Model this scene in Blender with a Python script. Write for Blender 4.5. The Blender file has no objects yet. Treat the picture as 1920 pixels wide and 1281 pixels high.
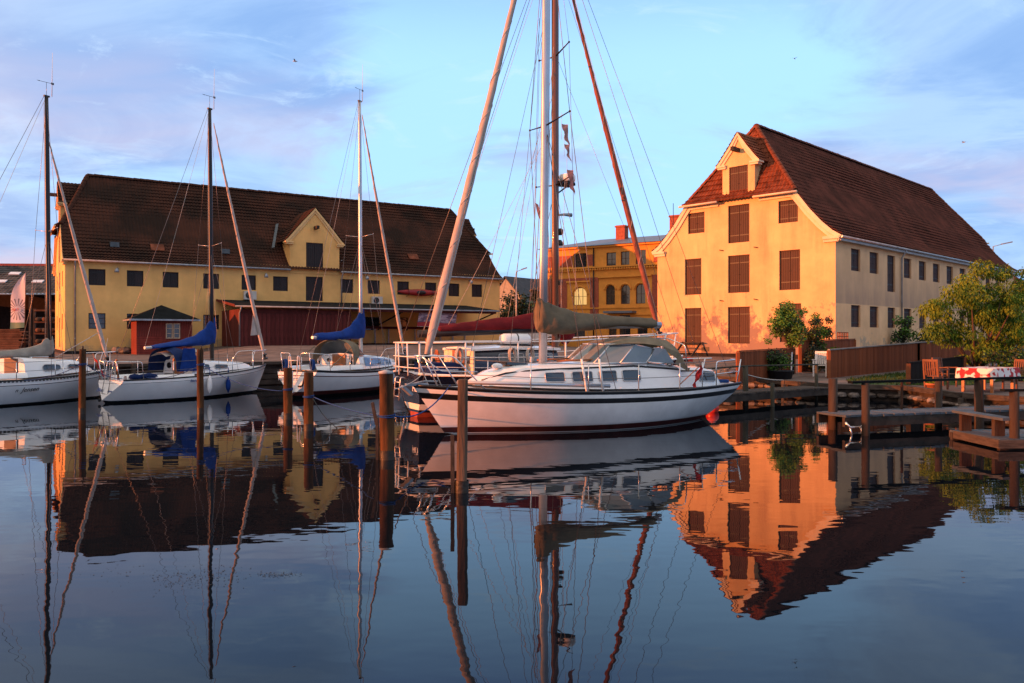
import bpy, math, random
from mathutils import Vector as V, Matrix
random.seed(7)
R = math.radians
SC = bpy.context.scene
COL = SC.collection

# ------------------------------------------------------------------ camera
cam = bpy.data.cameras.new('camera'); cam.sensor_width = 36.0
cam.lens = 1497 / 1920 * 36; cam.shift_y = -8.5 / 1920
cam.clip_end = 3000
camo = bpy.data.objects.new('camera', cam); COL.objects.link(camo)
camo.location = (0, 0, 2.1); camo.rotation_euler = (R(90), 0, 0)
SC.camera = camo

# ------------------------------------------------------------------ light
SUN_AZ = (-0.945, -0.327)         # horizontal direction towards the sun
SUN_EL = R(7)
w = bpy.data.worlds.new('World'); SC.world = w; w.use_nodes = True
def build_world():
    nt = w.node_tree; nt.nodes.clear(); N = nt.nodes; Lk = nt.links.new
    out = N.new('ShaderNodeOutputWorld'); bg = N.new('ShaderNodeBackground')
    Lk(bg.outputs[0], out.inputs[0])
    sky = N.new('ShaderNodeTexSky'); sky.sky_type = 'NISHITA'; sky.sun_disc = False
    sky.sun_elevation = SUN_EL
    sky.sun_rotation = math.atan2(SUN_AZ[0], SUN_AZ[1])
    sky.air_density = 1.0; sky.dust_density = 0.6; sky.ozone_density = 1.6
    tc = N.new('ShaderNodeTexCoord')
    sep = N.new('ShaderNodeSeparateXYZ'); Lk(tc.outputs['Generated'], sep.inputs[0])
    def math_(op, a, b=None, clamp=False):
        n = N.new('ShaderNodeMath'); n.operation = op; n.use_clamp = clamp
        for i, x in enumerate((a, b)):
            if x is None: continue
            if isinstance(x, (int, float)): n.inputs[i].default_value = x
            else: Lk(x, n.inputs[i])
        return n.outputs[0]
    def vmath(op, a, b):
        n = N.new('ShaderNodeVectorMath'); n.operation = op
        for i, x in enumerate((a, b)):
            if isinstance(x, tuple): n.inputs[i].default_value = x
            else: Lk(x, n.inputs[i])
        return n.outputs[0]
    def mix(f, a, b, typ='MIX'):
        n = N.new('ShaderNodeMix'); n.data_type = 'RGBA'; n.blend_type = typ
        for k, x in ((0, f), (6, a), (7, b)):
            if isinstance(x, (int, float)): n.inputs[k].default_value = x
            elif isinstance(x, tuple): n.inputs[k].default_value = (*x, 1)
            else: Lk(x, n.inputs[k])
        return n.outputs[2]
    def ramp(x, stops):
        n = N.new('ShaderNodeValToRGB'); cr = n.color_ramp
        cr.interpolation = 'EASE'
        while len(cr.elements) < len(stops): cr.elements.new(0.5)
        for e, (p, c) in zip(cr.elements, stops):
            e.position = p; e.color = (c, c, c, 1)
        Lk(x, n.inputs[0]); return n.outputs[0]
    def noise(vec, scale, detail, rough, dist=0.0, off=(0, 0, 0)):
        n = N.new('ShaderNodeTexNoise'); n.inputs['Scale'].default_value = scale
        n.inputs['Detail'].default_value = detail; n.inputs['Roughness'].default_value = rough
        n.inputs['Distortion'].default_value = dist
        Lk(vmath('ADD', vec, off), n.inputs['Vector']); return n.outputs['Fac']
    el = math_('MAXIMUM', sep.outputs['Z'], 0.0)
    den = math_('ADD', el, 0.16)
    cx = math_('DIVIDE', sep.outputs['X'], den); cy = math_('DIVIDE', sep.outputs['Y'], den)
    comb = N.new('ShaderNodeCombineXYZ'); Lk(cx, comb.inputs[0]); Lk(cy, comb.inputs[1])
    P = comb.outputs[0]
    st = vmath('MULTIPLY', P, (0.80, 1.0, 1.0))
    # clear sky: nishita, pushed towards the pale cyan of the evening
    nis = mix(1.0, sky.outputs[0], SKYK, 'MULTIPLY')
    clear = mix(0.82, nis, CLEAR)
    clear = mix(ramp(el, [(0.0, 0.6), (0.22, 0.0)]), clear, (0.50, 0.75, 1.12))
    clear = mix(ramp(el, [(0.31, 0.0), (0.46, 1.0)]), clear, (0.28, 0.50, 1.05))
    big = noise(P, 0.55, 3, 0.5, 0.4, BIGOFF)
    fine = noise(st, 1.6, 9, 0.60, 0.7, (11.0, 2.0, 0))
    wisp = noise(st, 3.4, 8, 0.66, 1.2, (1.0, 7.0, 0))
    cdir = V((0.10, 0.955, 0.24)).normalized()            # the clearing in the clouds
    dc = N.new('ShaderNodeVectorMath'); dc.operation = 'DOT_PRODUCT'; Lk(tc.outputs['Generated'], dc.inputs[0]); dc.inputs[1].default_value = tuple(cdir)
    clr = math_('SUBTRACT', ramp(dc.outputs['Value'], [(0.91, 0.0), (0.995, 0.32)]), 0.05)
    m = math_('ADD', math_('MULTIPLY', big, 0.70), math_('MULTIPLY', fine, 0.60))
    mask = ramp(math_('SUBTRACT', m, clr), [(0.42, 0), (0.60, 1)])
    cl = mix(ramp(fine, [(0.36, 0), (0.64, 1)]), (0.42, 0.62, 0.92), (0.24, 0.42, 0.78))
    pinkm = math_('MULTIPLY', ramp(noise(st, 0.8, 5, 0.55, 0.5, (4.0, 13.0, 0)), [(0.47, 0), (0.66, 1)]),
                  ramp(el, [(0.05, 0.9), (0.36, 0.25)]))
    cl = mix(pinkm, cl, (0.62, 0.54, 0.70))
    col = mix(math_('MULTIPLY', mask, 0.92), clear, cl)
    wm = math_('MULTIPLY', ramp(wisp, [(0.52, 0), (0.74, 1)]), 0.6)
    wm = math_('MULTIPLY', wm, ramp(fine, [(0.36, 0.1), (0.6, 1)]))
    col = mix(wm, col, (0.62, 0.84, 1.05))
    # overhead sky, out of view, brightened and warmed to fill the shaded sides
    col = mix(ramp(el, [(0.45, 0.0), (0.75, 0.92)]), col, (0.90, 0.82, 0.72))
    # warm glow spreading along the horizon from the low sun
    sd = V((SUN_AZ[0] * math.cos(SUN_EL), SUN_AZ[1] * math.cos(SUN_EL), math.sin(SUN_EL))).normalized()
    dp = N.new('ShaderNodeVectorMath'); dp.operation = 'DOT_PRODUCT'
    Lk(tc.outputs['Generated'], dp.inputs[0]); dp.inputs[1].default_value = tuple(sd)
    g = math_('POWER', math_('MAXIMUM', dp.outputs['Value'], 0.0), 1.7)
    col = mix(math_('MULTIPLY', g, 0.85), col, (1.30, 0.86, 0.58))
    Lk(col, bg.inputs[0]); bg.inputs[1].default_value = SKY_STRENGTH
SKYK = (0.10, 0.125, 0.115); CLEAR = (0.50, 0.88, 1.40); BIGOFF = (3.1, 0.4, 0.0); SKY_STRENGTH = 0.66
build_world()
sl = bpy.data.lights.new('sun', 'SUN'); sl.energy = 5.0; sl.angle = R(0.5); sl.color = (1.0, 0.25, 0.068)
so = bpy.data.objects.new('sun', sl); COL.objects.link(so)
_d = V((SUN_AZ[0] * math.cos(SUN_EL), SUN_AZ[1] * math.cos(SUN_EL), math.sin(SUN_EL)))
so.rotation_euler = _d.to_track_quat('Z', 'Y').to_euler(); so.location = (-40, -20, 30)
vs = SC.view_settings; vs.view_transform = 'Standard'; vs.look = 'None'; vs.exposure = 0.8; vs.gamma = 1
vs.use_curve_mapping = False
SC.cycles.max_bounces = 6; SC.cycles.diffuse_bounces = 3; SC.cycles.glossy_bounces = 4

# ------------------------------------------------------------------ materials
MATS = {}
def mat(name, col, rough=0.6, var=0.18, scale=3.0, bump=0.0, bscale=25.0, metal=0.0, spec=0.4,
        col2=None, stretch=(1, 1, 1), coat=0.0, detail=5.0, lo=0.35, hi=0.65, objvar=0.0):
    if name in MATS: return MATS[name]
    if rough >= 0.7: spec = min(spec, 0.15)
    m = bpy.data.materials.new(name); m.use_nodes = True; MATS[name] = m
    nt = m.node_tree; N = nt.nodes; Lk = nt.links.new; b = N['Principled BSDF']
    b.inputs['Roughness'].default_value = rough; b.inputs['Metallic'].default_value = metal
    b.inputs['Specular IOR Level'].default_value = spec
    b.inputs['Coat Weight'].default_value = coat
    tc = N.new('ShaderNodeTexCoord'); mp = N.new('ShaderNodeMapping'); mp.inputs['Scale'].default_value = stretch
    Lk(tc.outputs['Object'], mp.inputs[0])
    ns = N.new('ShaderNodeTexNoise'); ns.inputs['Scale'].default_value = scale
    ns.inputs['Detail'].default_value = detail; ns.inputs['Roughness'].default_value = 0.6
    Lk(mp.outputs[0], ns.inputs['Vector'])
    rp = N.new('ShaderNodeValToRGB'); rp.color_ramp.elements[0].position = lo; rp.color_ramp.elements[1].position = hi
    c1 = tuple(max(0, c * (1 - var)) for c in col); c2 = col2 or tuple(min(1, c * (1 + var)) for c in col)
    rp.color_ramp.elements[0].color = (*c1, 1); rp.color_ramp.elements[1].color = (*c2, 1)
    Lk(ns.outputs['Fac'], rp.inputs[0]); Lk(rp.outputs[0], b.inputs['Base Color'])
    if objvar:                                   # each piece a little lighter or darker than its neighbour
        oi = N.new('ShaderNodeObjectInfo'); mr = N.new('ShaderNodeMapRange'); mr.inputs[3].default_value = 1 - objvar; mr.inputs[4].default_value = 1 + objvar
        hs = N.new('ShaderNodeHueSaturation'); Lk(oi.outputs['Random'], mr.inputs[0]); Lk(mr.outputs[0], hs.inputs['Value']); Lk(rp.outputs[0], hs.inputs['Color']); Lk(hs.outputs[0], b.inputs['Base Color'])
    if bump:
        n2 = N.new('ShaderNodeTexNoise'); n2.inputs['Scale'].default_value = bscale; n2.inputs['Detail'].default_value = 4
        Lk(mp.outputs[0], n2.inputs['Vector'])
        bp = N.new('ShaderNodeBump'); bp.inputs['Strength'].default_value = bump; bp.inputs['Distance'].default_value = 0.02
        Lk(n2.outputs['Fac'], bp.inputs['Height']); Lk(bp.outputs[0], b.inputs['Normal'])
    return m

def plaster(name, col, stain, peel, z0, peel_h=1.8, streak=0.35, peel_amt=0.5, line=None):
    """limewashed wall: vertical rain streaks, dirt, flaking paint near the ground"""
    m = mat(name, col, rough=0.85, var=0.13, scale=0.55, bump=0.35, bscale=9, spec=0.2, detail=9)
    nt = m.node_tree; N = nt.nodes; Lk = nt.links.new; b = N['Principled BSDF']
    base = b.inputs['Base Color'].links[0].from_socket
    tc = N.new('ShaderNodeTexCoord')
    def nz(sc, stretch, det=6, rough=0.65):
        mp = N.new('ShaderNodeMapping'); mp.inputs['Scale'].default_value = stretch; Lk(tc.outputs['Object'], mp.inputs[0])
        n = N.new('ShaderNodeTexNoise'); n.inputs['Scale'].default_value = sc; n.inputs['Detail'].default_value = det
        n.inputs['Roughness'].default_value = rough; Lk(mp.outputs[0], n.inputs['Vector']); return n.outputs['Fac']
    def mr(x, a, b_, c=0.0, d=1.0):
        n = N.new('ShaderNodeMapRange'); Lk(x, n.inputs[0])
        for i, q in enumerate((a, b_, c, d)): n.inputs[i + 1].default_value = q
        return n.outputs[0]
    def mt(op, x, y):
        n = N.new('ShaderNodeMath'); n.operation = op
        for i, q in enumerate((x, y)):
            if isinstance(q, (int, float)): n.inputs[i].default_value = q
            else: Lk(q, n.inputs[i])
        return n.outputs[0]
    def mix(f, a, c):
        n = N.new('ShaderNodeMix'); n.data_type = 'RGBA'; Lk(f, n.inputs[0]); Lk(a, n.inputs[6])
        n.inputs[7].default_value = (*c, 1); return n.outputs[2]
    sp = N.new('ShaderNodeSeparateXYZ'); Lk(tc.outputs['Object'], sp.inputs[0])
    f1 = mt('MULTIPLY', mr(nz(1.6, (1, 1, 0.09)), 0.42, 0.72), mr(nz(0.4, (1, 1, 1)), 0.35, 0.65))
    f1 = mt('MULTIPLY', f1, streak)
    if line:   # grime band between the storeys, old wall paint stops at a line
        zb, zt, amt = line
        band = mt('MULTIPLY', mr(sp.outputs['Z'], zb, zb + 0.05), mr(sp.outputs['Z'], zb + 0.4, zt, 1.0, 0.0))
        f1 = mt('MAXIMUM', f1, mt('MULTIPLY', band, mt('MULTIPLY', mr(nz(1.2, (1, 1, 0.15)), 0.25, 0.65, 0.45, 1.0), amt)))
    c = mix(f1, base, stain)
    h = mr(sp.outputs['Z'], z0, z0 + peel_h, 0.25, -0.12)
    pe = mr(mt('ADD', nz(0.9, (1, 1, 1), 9, 0.72), h), 0.58, 0.66)
    c = mix(mt('MULTIPLY', pe, peel_amt), c, peel)
    Lk(c, b.inputs['Base Color'])
    return m

def glassmat(name, col=(0.02, 0.025, 0.03), rough=0.06):
    return mat(name, col, rough=rough, var=0.2, scale=1.0, spec=0.9)

# ------------------------------------------------------------------ mesh builder
class MB:
    def __init__(s): s.v = []; s.f = []; s.m = []; s.s = []
    def face(s, pts, mi=0, sm=False):
        b = len(s.v); s.v += [tuple(p) for p in pts]; s.f.append(tuple(range(b, b + len(pts)))); s.m.append(mi); s.s.append(sm)
        return s
    def obox(s, c, a, b, d, mi=0):
        c, a, b, d = V(c), V(a), V(b), V(d); n = len(s.v)
        for i in (-1, 1):
            for j in (-1, 1):
                for k in (-1, 1): s.v.append(tuple(c + a * i + b * j + d * k))
        for q in ((0, 1, 3, 2), (4, 6, 7, 5), (0, 4, 5, 1), (2, 3, 7, 6), (0, 2, 6, 4), (1, 5, 7, 3)):
            s.f.append(tuple(n + i for i in q)); s.m.append(mi); s.s.append(False)
        return s
    def box(s, x0, x1, y0, y1, z0, z1, mi=0):
        return s.obox(((x0 + x1) / 2, (y0 + y1) / 2, (z0 + z1) / 2), ((x1 - x0) / 2, 0, 0), (0, (y1 - y0) / 2, 0), (0, 0, (z1 - z0) / 2), mi)
    def bar(s, p, q, wd, h, up=(0, 0, 1), mi=0):
        p, q = V(p), V(q); d = q - p; u = V(up); sd = d.cross(u).normalized() * wd / 2; uu = sd.cross(d).normalized() * h / 2
        return s.obox((p + q) / 2, d / 2, sd, uu, mi)
    def loft(s, rings, closed=True, mi=0, sm=True, caps=(False, False), mis=None):
        n = len(rings[0]); b = len(s.v)
        for r in rings: s.v += [tuple(p) for p in r]
        k = n if closed else n - 1
        for i in range(len(rings) - 1):
            for j in range(k):
                j2 = (j + 1) % n
                s.f.append((b + i * n + j, b + i * n + j2, b + (i + 1) * n + j2, b + (i + 1) * n + j))
                s.m.append(mis[j] if mis else mi); s.s.append(sm)
        if caps[0]: s.f.append(tuple(b + j for j in range(n))[::-1]); s.m.append(mi); s.s.append(False)
        if caps[1]: s.f.append(tuple(b + (len(rings) - 1) * n + j for j in range(n))); s.m.append(mi); s.s.append(False)
        return s
    def tube(s, pts, r, n=6, mi=0, caps=True, sy=1.0):
        pts = [V(p) for p in pts]; rs = r if isinstance(r, (list, tuple)) else [r] * len(pts)
        rings = []; prev = None
        for i, p in enumerate(pts):
            t = (pts[min(i + 1, len(pts) - 1)] - pts[max(i - 1, 0)])
            t = t.normalized() if t.length > 1e-9 else V((0, 0, 1))
            if prev is None:
                a = V((0, 0, 1)) if abs(t.z) < 0.9 else V((1, 0, 0))
                u = t.cross(a).normalized()
            else: u = (prev - t * prev.dot(t)).normalized()
            prev = u; ww = t.cross(u)
            rings.append([p + u * (math.cos(2 * math.pi * k / n) * rs[i]) + ww * (math.sin(2 * math.pi * k / n) * rs[i] * sy) for k in range(n)])
        return s.loft(rings, True, mi, True, (caps, caps))
    def lathe(s, c, prof, n=12, mi=0, axis=None):
        c = V(c); M = Matrix.Identity(3)
        if axis is not None: M = V(axis).to_track_quat('Z', 'Y').to_matrix()
        rings = [[c + M @ V((r * math.cos(2 * math.pi * k / n), r * math.sin(2 * math.pi * k / n), z)) for k in range(n)] for r, z in prof]
        return s.loft(rings, True, mi, True, (prof[0][0] > 1e-4, prof[-1][0] > 1e-4))
    def sphere(s, c, r, n=12, mi=0, sz=1.0):
        k = n // 2
        return s.lathe(c, [(max(1e-5, r * math.sin(math.pi * i / k)), -r * sz * math.cos(math.pi * i / k)) for i in range(k + 1)], n, mi)
    def prism(s, poly, fr, d, mi=0):
        """poly of 2-D points, fr(u,v,depth) -> 3-D"""
        n = len(poly); s.face([fr(u, v, 0) for u, v in poly], mi); s.face([fr(u, v, d) for u, v in poly][::-1], mi)
        for i in range(n):
            (a, b), (c, e) = poly[i], poly[(i + 1) % n]
            s.face([fr(a, b, 0), fr(a, b, d), fr(c, e, d), fr(c, e, 0)], mi)
        return s
    def mesh(s, name, mats):
        me = bpy.data.meshes.new(name); me.from_pydata(s.v, [], s.f)
        for m in (mats if isinstance(mats, (list, tuple)) else [mats]): me.materials.append(m)
        me.polygons.foreach_set('material_index', s.m); me.polygons.foreach_set('use_smooth', s.s); me.update()
        return me
    def build(s, name, mats, parent=None, loc=None):
        return link(name, s.mesh(name, mats), parent, loc)
def link(name, me, parent=None, loc=None, rz=None):
    o = bpy.data.objects.new(name, me); COL.objects.link(o)
    if parent is not None: o.parent = parent
    if loc is not None: o.location = loc
    if rz is not None: o.rotation_euler = (0, 0, rz)
    return o
def tag(o, label, cat, group=None, kind=None):
    if label: o['label'] = label
    if cat: o['category'] = cat
    if group: o['group'] = group
    if kind: o['kind'] = kind
    return o
def thing(name, label, cat, loc=(0, 0, 0), rz=0.0, group=None):
    o = bpy.data.objects.new(name, None); COL.objects.link(o); o.location = loc; o.rotation_euler = (0, 0, rz)
    o.empty_display_size = 0.3
    return tag(o, label, cat, group)
def struct(name, mb, m):
    o = mb.build(name, m); o['kind'] = 'structure'; return o
def stuff(o): o['kind'] = 'stuff'; return o
def copy_tree(o, parent=None):
    c = o.copy(); COL.objects.link(c)
    if parent is not None: c.parent = parent
    for ch in o.children: copy_tree(ch, c)
    return c
def text_mesh(txt, size, shear=0.0, ext=0.004):
    cu = bpy.data.curves.new('lettering', 'FONT'); cu.body = txt; cu.size = size; cu.shear = shear; cu.extrude = ext
    cu.align_x = 'LEFT'; cu.resolution_u = 3
    ob = bpy.data.objects.new('lettering', cu); COL.objects.link(ob)
    dg = bpy.context.evaluated_depsgraph_get(); me = bpy.data.meshes.new_from_object(ob.evaluated_get(dg))
    bpy.data.objects.remove(ob); return me
def lettering(txt, size, m, parent, loc, xdir, ydir, shear=0.0):
    me = text_mesh(txt, size, shear); me.materials.clear(); me.materials.append(m)
    o = link('lettering', me, parent)
    x = V(xdir).normalized(); y = V(ydir); y = (y - x * y.dot(x)).normalized(); z = x.cross(y)
    Mx = Matrix((x, y, z)).transposed().to_4x4(); Mx.translation = V(loc); o.matrix_local = Mx
    return o
def at(px, py, Y):                      # a measured point of the photograph at depth Y
    return V(((px - 960) / 1497 * Y, Y, 2.1 + (632 - py) / 1497 * Y))
def lerp(a, b, t): return a + (b - a) * t
def interp(x, pts):
    if x <= pts[0][0]: return pts[0][1]
    for (a, b), (c, d) in zip(pts, pts[1:]):
        if x <= c: return b + (d - b) * (x - a) / (c - a)
    return pts[-1][1]
# ------------------------------------------------------------------ palette
M_tile_old = mat('old dark roof tiles', (0.036, 0.020, 0.014), 0.92, 0.3, 0.45, 0.3, 30, col2=(0.088, 0.031, 0.018), spec=0.12, detail=9, lo=0.38, hi=0.72)
M_tile_new = mat('red brown roof tiles', (0.074, 0.027, 0.019), 0.85, 0.25, 0.9, 0.2, 30, col2=(0.118, 0.038, 0.026), spec=0.12, detail=8)
M_tile_hip = mat('orange red roof tiles', (0.17, 0.048, 0.022), 0.75, 0.45, 2.2, 0.2, 30, detail=8)
M_plaster_l = plaster('yellow limewash', (0.82, 0.47, 0.155), (0.52, 0.29, 0.10), (0.33, 0.26, 0.17), 1.0, 1.4, 0.45, 0.55)
M_plaster_g = plaster('apricot limewash', (0.70, 0.46, 0.215), (0.44, 0.25, 0.13), (0.21, 0.155, 0.135), 0.9, 4.8, 1.0, 0.9)
M_plaster_s = plaster('weathered cream limewash', (0.80, 0.49, 0.25), (0.36, 0.235, 0.165), (0.33, 0.29, 0.22), 0.9, 2.2, 0.4, 0.7, line=(3.86, 6.9, 0.85))
M_cornice = mat('cream painted moulding', (0.72, 0.55, 0.36), 0.6, 0.1, 2, 0.1)
M_cornice_l = mat('yellow painted moulding', (0.76, 0.48, 0.19), 0.6, 0.1, 2, 0.1)
M_shut_l = mat('near black shutter paint', (0.020, 0.013, 0.012), 0.6, 0.3, 4, 0.2, 40, stretch=(6, 6, 0.5), objvar=0.4)
M_shut_r = mat('red brown shutter paint', (0.042, 0.014, 0.0085), 0.65, 0.25, 4, 0.2, 40, stretch=(6, 6, 0.5), objvar=0.28)
M_iron = mat('black iron', (0.015, 0.013, 0.012), 0.5, 0.3, 8)
M_zinc = mat('grey zinc', (0.30, 0.32, 0.34), 0.45, 0.2, 3, metal=0.5)
M_plinth = mat('tarred plinth', (0.018, 0.016, 0.016), 0.8, 0.4, 2, 0.3, 20)
M_lead = mat('grey lead flashing', (0.07, 0.09, 0.10), 0.6, 0.25, 5)
M_ground = mat('quay paving', (0.145, 0.11, 0.095), 0.9, 0.35, 1.2, 0.6, 9, detail=8)
M_grass = mat('grass', (0.045, 0.075, 0.018), 0.9, 0.4, 6, 0.4, 30)
M_timber = mat('weathered timber', (0.066, 0.053, 0.043), 0.85, 0.35, 3, 0.5, 30, stretch=(1, 1, 6), objvar=0.2)
M_timber_d = mat('dark wet timber', (0.045, 0.035, 0.028), 0.7, 0.4, 3, 0.5, 30)
M_deck = mat('grey decking', (0.075, 0.095, 0.115), 0.75, 0.25, 3, 0.4, 35, objvar=0.18)
M_red_wood = mat('falu red boards', (0.155, 0.030, 0.022), 0.8, 0.3, 3, 0.2, 40, stretch=(4, 4, 0.6))
M_felt = mat('dark roofing felt', (0.009, 0.011, 0.012), 0.95, 0.3, 2, 0.2, spec=0.08)
M_white = mat('white paint', (0.78, 0.77, 0.74), 0.45, 0.05, 2)
M_glass = glassmat('window glass')

# ------------------------------------------------------------------ water
def build_water():
    mb = MB(); mb.face([(-500, -80, 0), (500, -80, 0), (500, 500, 0), (-500, 500, 0)])
    m = bpy.data.materials.new('harbour water'); m.use_nodes = True
    nt = m.node_tree; N = nt.nodes; Lk = nt.links.new; b = N['Principled BSDF']
    b.inputs['Base Color'].default_value = (0.003, 0.005, 0.008, 1); b.inputs['Roughness'].default_value = 0.012
    b.inputs['IOR'].default_value = 1.32; b.inputs['Specular IOR Level'].default_value = 0.5
    tc = N.new('ShaderNodeTexCoord'); h = None
    def nz(sc, st, det, amp):
        mp = N.new('ShaderNodeMapping'); mp.inputs['Scale'].default_value = st; Lk(tc.outputs['Object'], mp.inputs[0])
        n = N.new('ShaderNodeTexNoise'); n.inputs['Scale'].default_value = sc; n.inputs['Detail'].default_value = det
        Lk(mp.outputs[0], n.inputs['Vector'])
        k = N.new('ShaderNodeMath'); k.operation = 'MULTIPLY'; Lk(n.outputs['Fac'], k.inputs[0]); k.inputs[1].default_value = amp
        return k.outputs[0]
    def add(a, c):
        k = N.new('ShaderNodeMath'); k.operation = 'ADD'; Lk(a, k.inputs[0]); Lk(c, k.inputs[1]); return k.outputs[0]
    h = add(nz(0.35, (0.5, 1, 1), 1, 1.3), nz(1.9, (0.55, 1, 1), 2, 0.62))
    h = add(h, nz(6.0, (0.6, 1, 1), 1, 0.11))
    bp = N.new('ShaderNodeBump'); bp.inputs['Strength'].default_value = 1.0; bp.inputs['Distance'].default_value = 0.0042
    Lk(h, bp.inputs['Height']); Lk(bp.outputs[0], b.inputs['Normal'])
    struct('water', mb, m)
build_water()

# ------------------------------------------------------------------ land
LB_A = V((-28.0, 50.0, 0)); LB_ANG = math.atan2(0.536, 0.844)
RB_A = V((16.998, 41.949, 0)); RB_ANG = math.atan2(0.697, 0.717)
def smooth(x, a, b): t = max(0, min(1, (x - a) / (b - a))); return t * t * (3 - 2 * t)
def ground_z(x, y):
    rx, ry = x - LB_A.x, y - LB_A.y
    s = rx * math.cos(LB_ANG) + ry * math.sin(LB_ANG); p = -rx * math.sin(LB_ANG) + ry * math.cos(LB_ANG)
    zl = 0.95 + (0.07 + 0.52 * smooth(s, 5.5, 10.5)) * smooth(p, -17, -7)
    zr = interp(y, [(18, 0.42), (27, 0.45), (31, 0.58), (38, 0.80), (43, 0.9), (60, 1.1), (200, 1.5)])
    k = smooth(x, 1.0, 6.0)
    return lerp(zl, zr, k)
EDGE = [(-150, -53.6), (-60, 3.55), (-28, 23.87), (-15.2, 32), (-5, 38.5), (4.2, 43.8), (5.4, 37.4), (6.6, 31), (8.7, 29.6), (10.8, 26.9),
        (12.9, 26), (12.9, 22.7), (14, 21), (16, 18.6), (30, 16), (80, 10), (300, 0)]
def build_land():
    from mathutils.geometry import delaunay_2d_cdt
    pts = [V((x, y)) for x, y in EDGE] + [V((300, 900)), V((-400, 900)), V((-400, -53.6))]
    n = len(pts); poly = list(range(n))
    for i in range(-52, 44, 2):
        for j in range(16, 100, 2): pts.append(V((i + 0.1, j + 0.1)))
    vs_, es, fs, *_ = delaunay_2d_cdt(pts, [], [poly], 1, 1e-4)
    mb = MB()
    mb.v = [(v.x, v.y, ground_z(v.x, v.y)) for v in vs_]
    for f in fs: mb.f.append(tuple(f)); mb.m.append(0); mb.s.append(True)
    # apron below the edge, so the land has a side
    for (a, b) in zip(EDGE, EDGE[1:]):
        mb.face([(a[0], a[1], -1.5), (b[0], b[1], -1.5), (b[0], b[1], ground_z(*b)), (a[0], a[1], ground_z(*a))], 1)
    o = mb.build('quay_ground', [M_ground, M_timber_d]); o['kind'] = 'structure'
build_land()
gm = MB(); gy = [(11.6, 27.0), (15.5, 27.0), (21, 31.5), (20.5, 34.2), (17.5, 33.8), (14.5, 31.0), (12.2, 29.2)]
gm.face([(x, y, ground_z(x, y) + 0.03) for x, y in gy]); struct('lawn', gm, M_grass)
gm = MB()
rg = random.Random(5)
for i in range(2600):
    a, b, c = rg.sample(gy, 3); u, v_ = sorted((rg.random(), rg.random()))
    x = a[0] * u + b[0] * (v_ - u) + c[0] * (1 - v_); y = a[1] * u + b[1] * (v_ - u) + c[1] * (1 - v_)
    z = ground_z(x, y) + 0.02; t = rg.random() * 6.28; h = rg.uniform(0.05, 0.13); dx, dy = math.cos(t) * 0.02, math.sin(t) * 0.02
    gm.face([(x - dx, y - dy, z), (x + dx, y + dy, z), (x + rg.uniform(-.05, .05), y + rg.uniform(-.05, .05), z + h)])
o = gm.build('grass', M_grass); tag(o, 'short green grass between the brown fence and the stone bank', 'grass', kind='stuff')

# ------------------------------------------------------------------ walls with openings
def wall_holes(mb, P, zl, left, right, holes, rec=0.19, zcuts=(), mi=0):
    """P(u,z,depth)->point; left(z), right(z) bound the wall; holes = (u0,u1,z0,z1)"""
    holes = [h[:4] for h in holes]
    zs = sorted(set([zl[0], zl[1]] + [h[2] for h in holes] + [h[3] for h in holes] + [z for z in zcuts if zl[0] < z < zl[1]]))
    for za, zb in zip(zs, zs[1:]):
        if zb - za < 1e-5: continue
        act = sorted([h for h in holes if h[2] <= za + 1e-6 and h[3] >= zb - 1e-6])
        la, lb = left(za), left(zb)
        for h in act + [None]:
            ra, rb = (right(za), right(zb)) if h is None else (h[0], h[0])
            mb.face([P(la, za, 0), P(ra, za, 0), P(rb, zb, 0), P(lb, zb, 0)], mi)
            if h: la = lb = h[1]
    for u0, u1, z0, z1 in holes:
        q = [(u0, z0), (u1, z0), (u1, z1), (u0, z1)]
        for (a, b), (c, d) in zip(q, q[1:] + q[:1]):
            mb.face([P(a, b, 0), P(c, d, 0), P(c, d, rec), P(a, b, rec)], mi)
_shut = {}
def shutter(parent, M, w_, h_, m, group_planks=4, label=None, single=False, frame=None):
    """a pair of boarded leaves in a frame; M = local matrix (x right, y into wall, z up), origin bottom-left"""
    key = (round(w_, 2), round(h_, 2), m.name, single)
    if key not in _shut:
        fr = MB(); t = 0.055
        for b in ((0, t, 0, 0.06, 0, h_), (w_ - t, w_, 0, 0.06, 0, h_), (t, w_ - t, 0, 0.06, 0, t), (t, w_ - t, 0, 0.06, h_ - t, h_)): fr.box(*b)
        fr.box(t, w_ - t, 0.062, 0.07, t, h_ - t)
        lf = []
        nl = 1 if single else 2; lw = (w_ - 2 * t) / nl
        for k in range(nl):
            mb = MB(); g = 0.012; npl = max(3, round(lw / 0.13)); pw = (lw - 0.016) / npl
            rr = random.Random(k * 7 + int(h_ * 100))
            for i in range(npl):
                x0 = t + lw * k + 0.008 + i * pw; dy = rr.uniform(0, 0.007)
                mb.box(x0 + g / 2, x0 + pw - g / 2, 0.012 + dy, 0.05, t + 0.006, h_ - t - 0.006)
            for zz in (0.2, 0.8):
                mb.box(t + lw * k + 0.02, t + lw * (k + 1) - 0.02, 0.002, 0.0115, h_ * zz - 0.03, h_ * zz + 0.03, 1)
            if not single: mb.sphere((w_ / 2 + (0.05 if k else -0.05), 0.0, h_ * 0.48), 0.018, 6, 1)
            lf.append(mb.mesh('leaf', [m, M_iron]))
        _shut[key] = (fr.mesh('shutter', frame or m), lf)
    fm, lf = _shut[key]
    o = link('shutter', fm, parent); o.matrix_local = M
    for l in lf: link('leaf', l, o)
    if label: o['label'] = label
    return o
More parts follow.
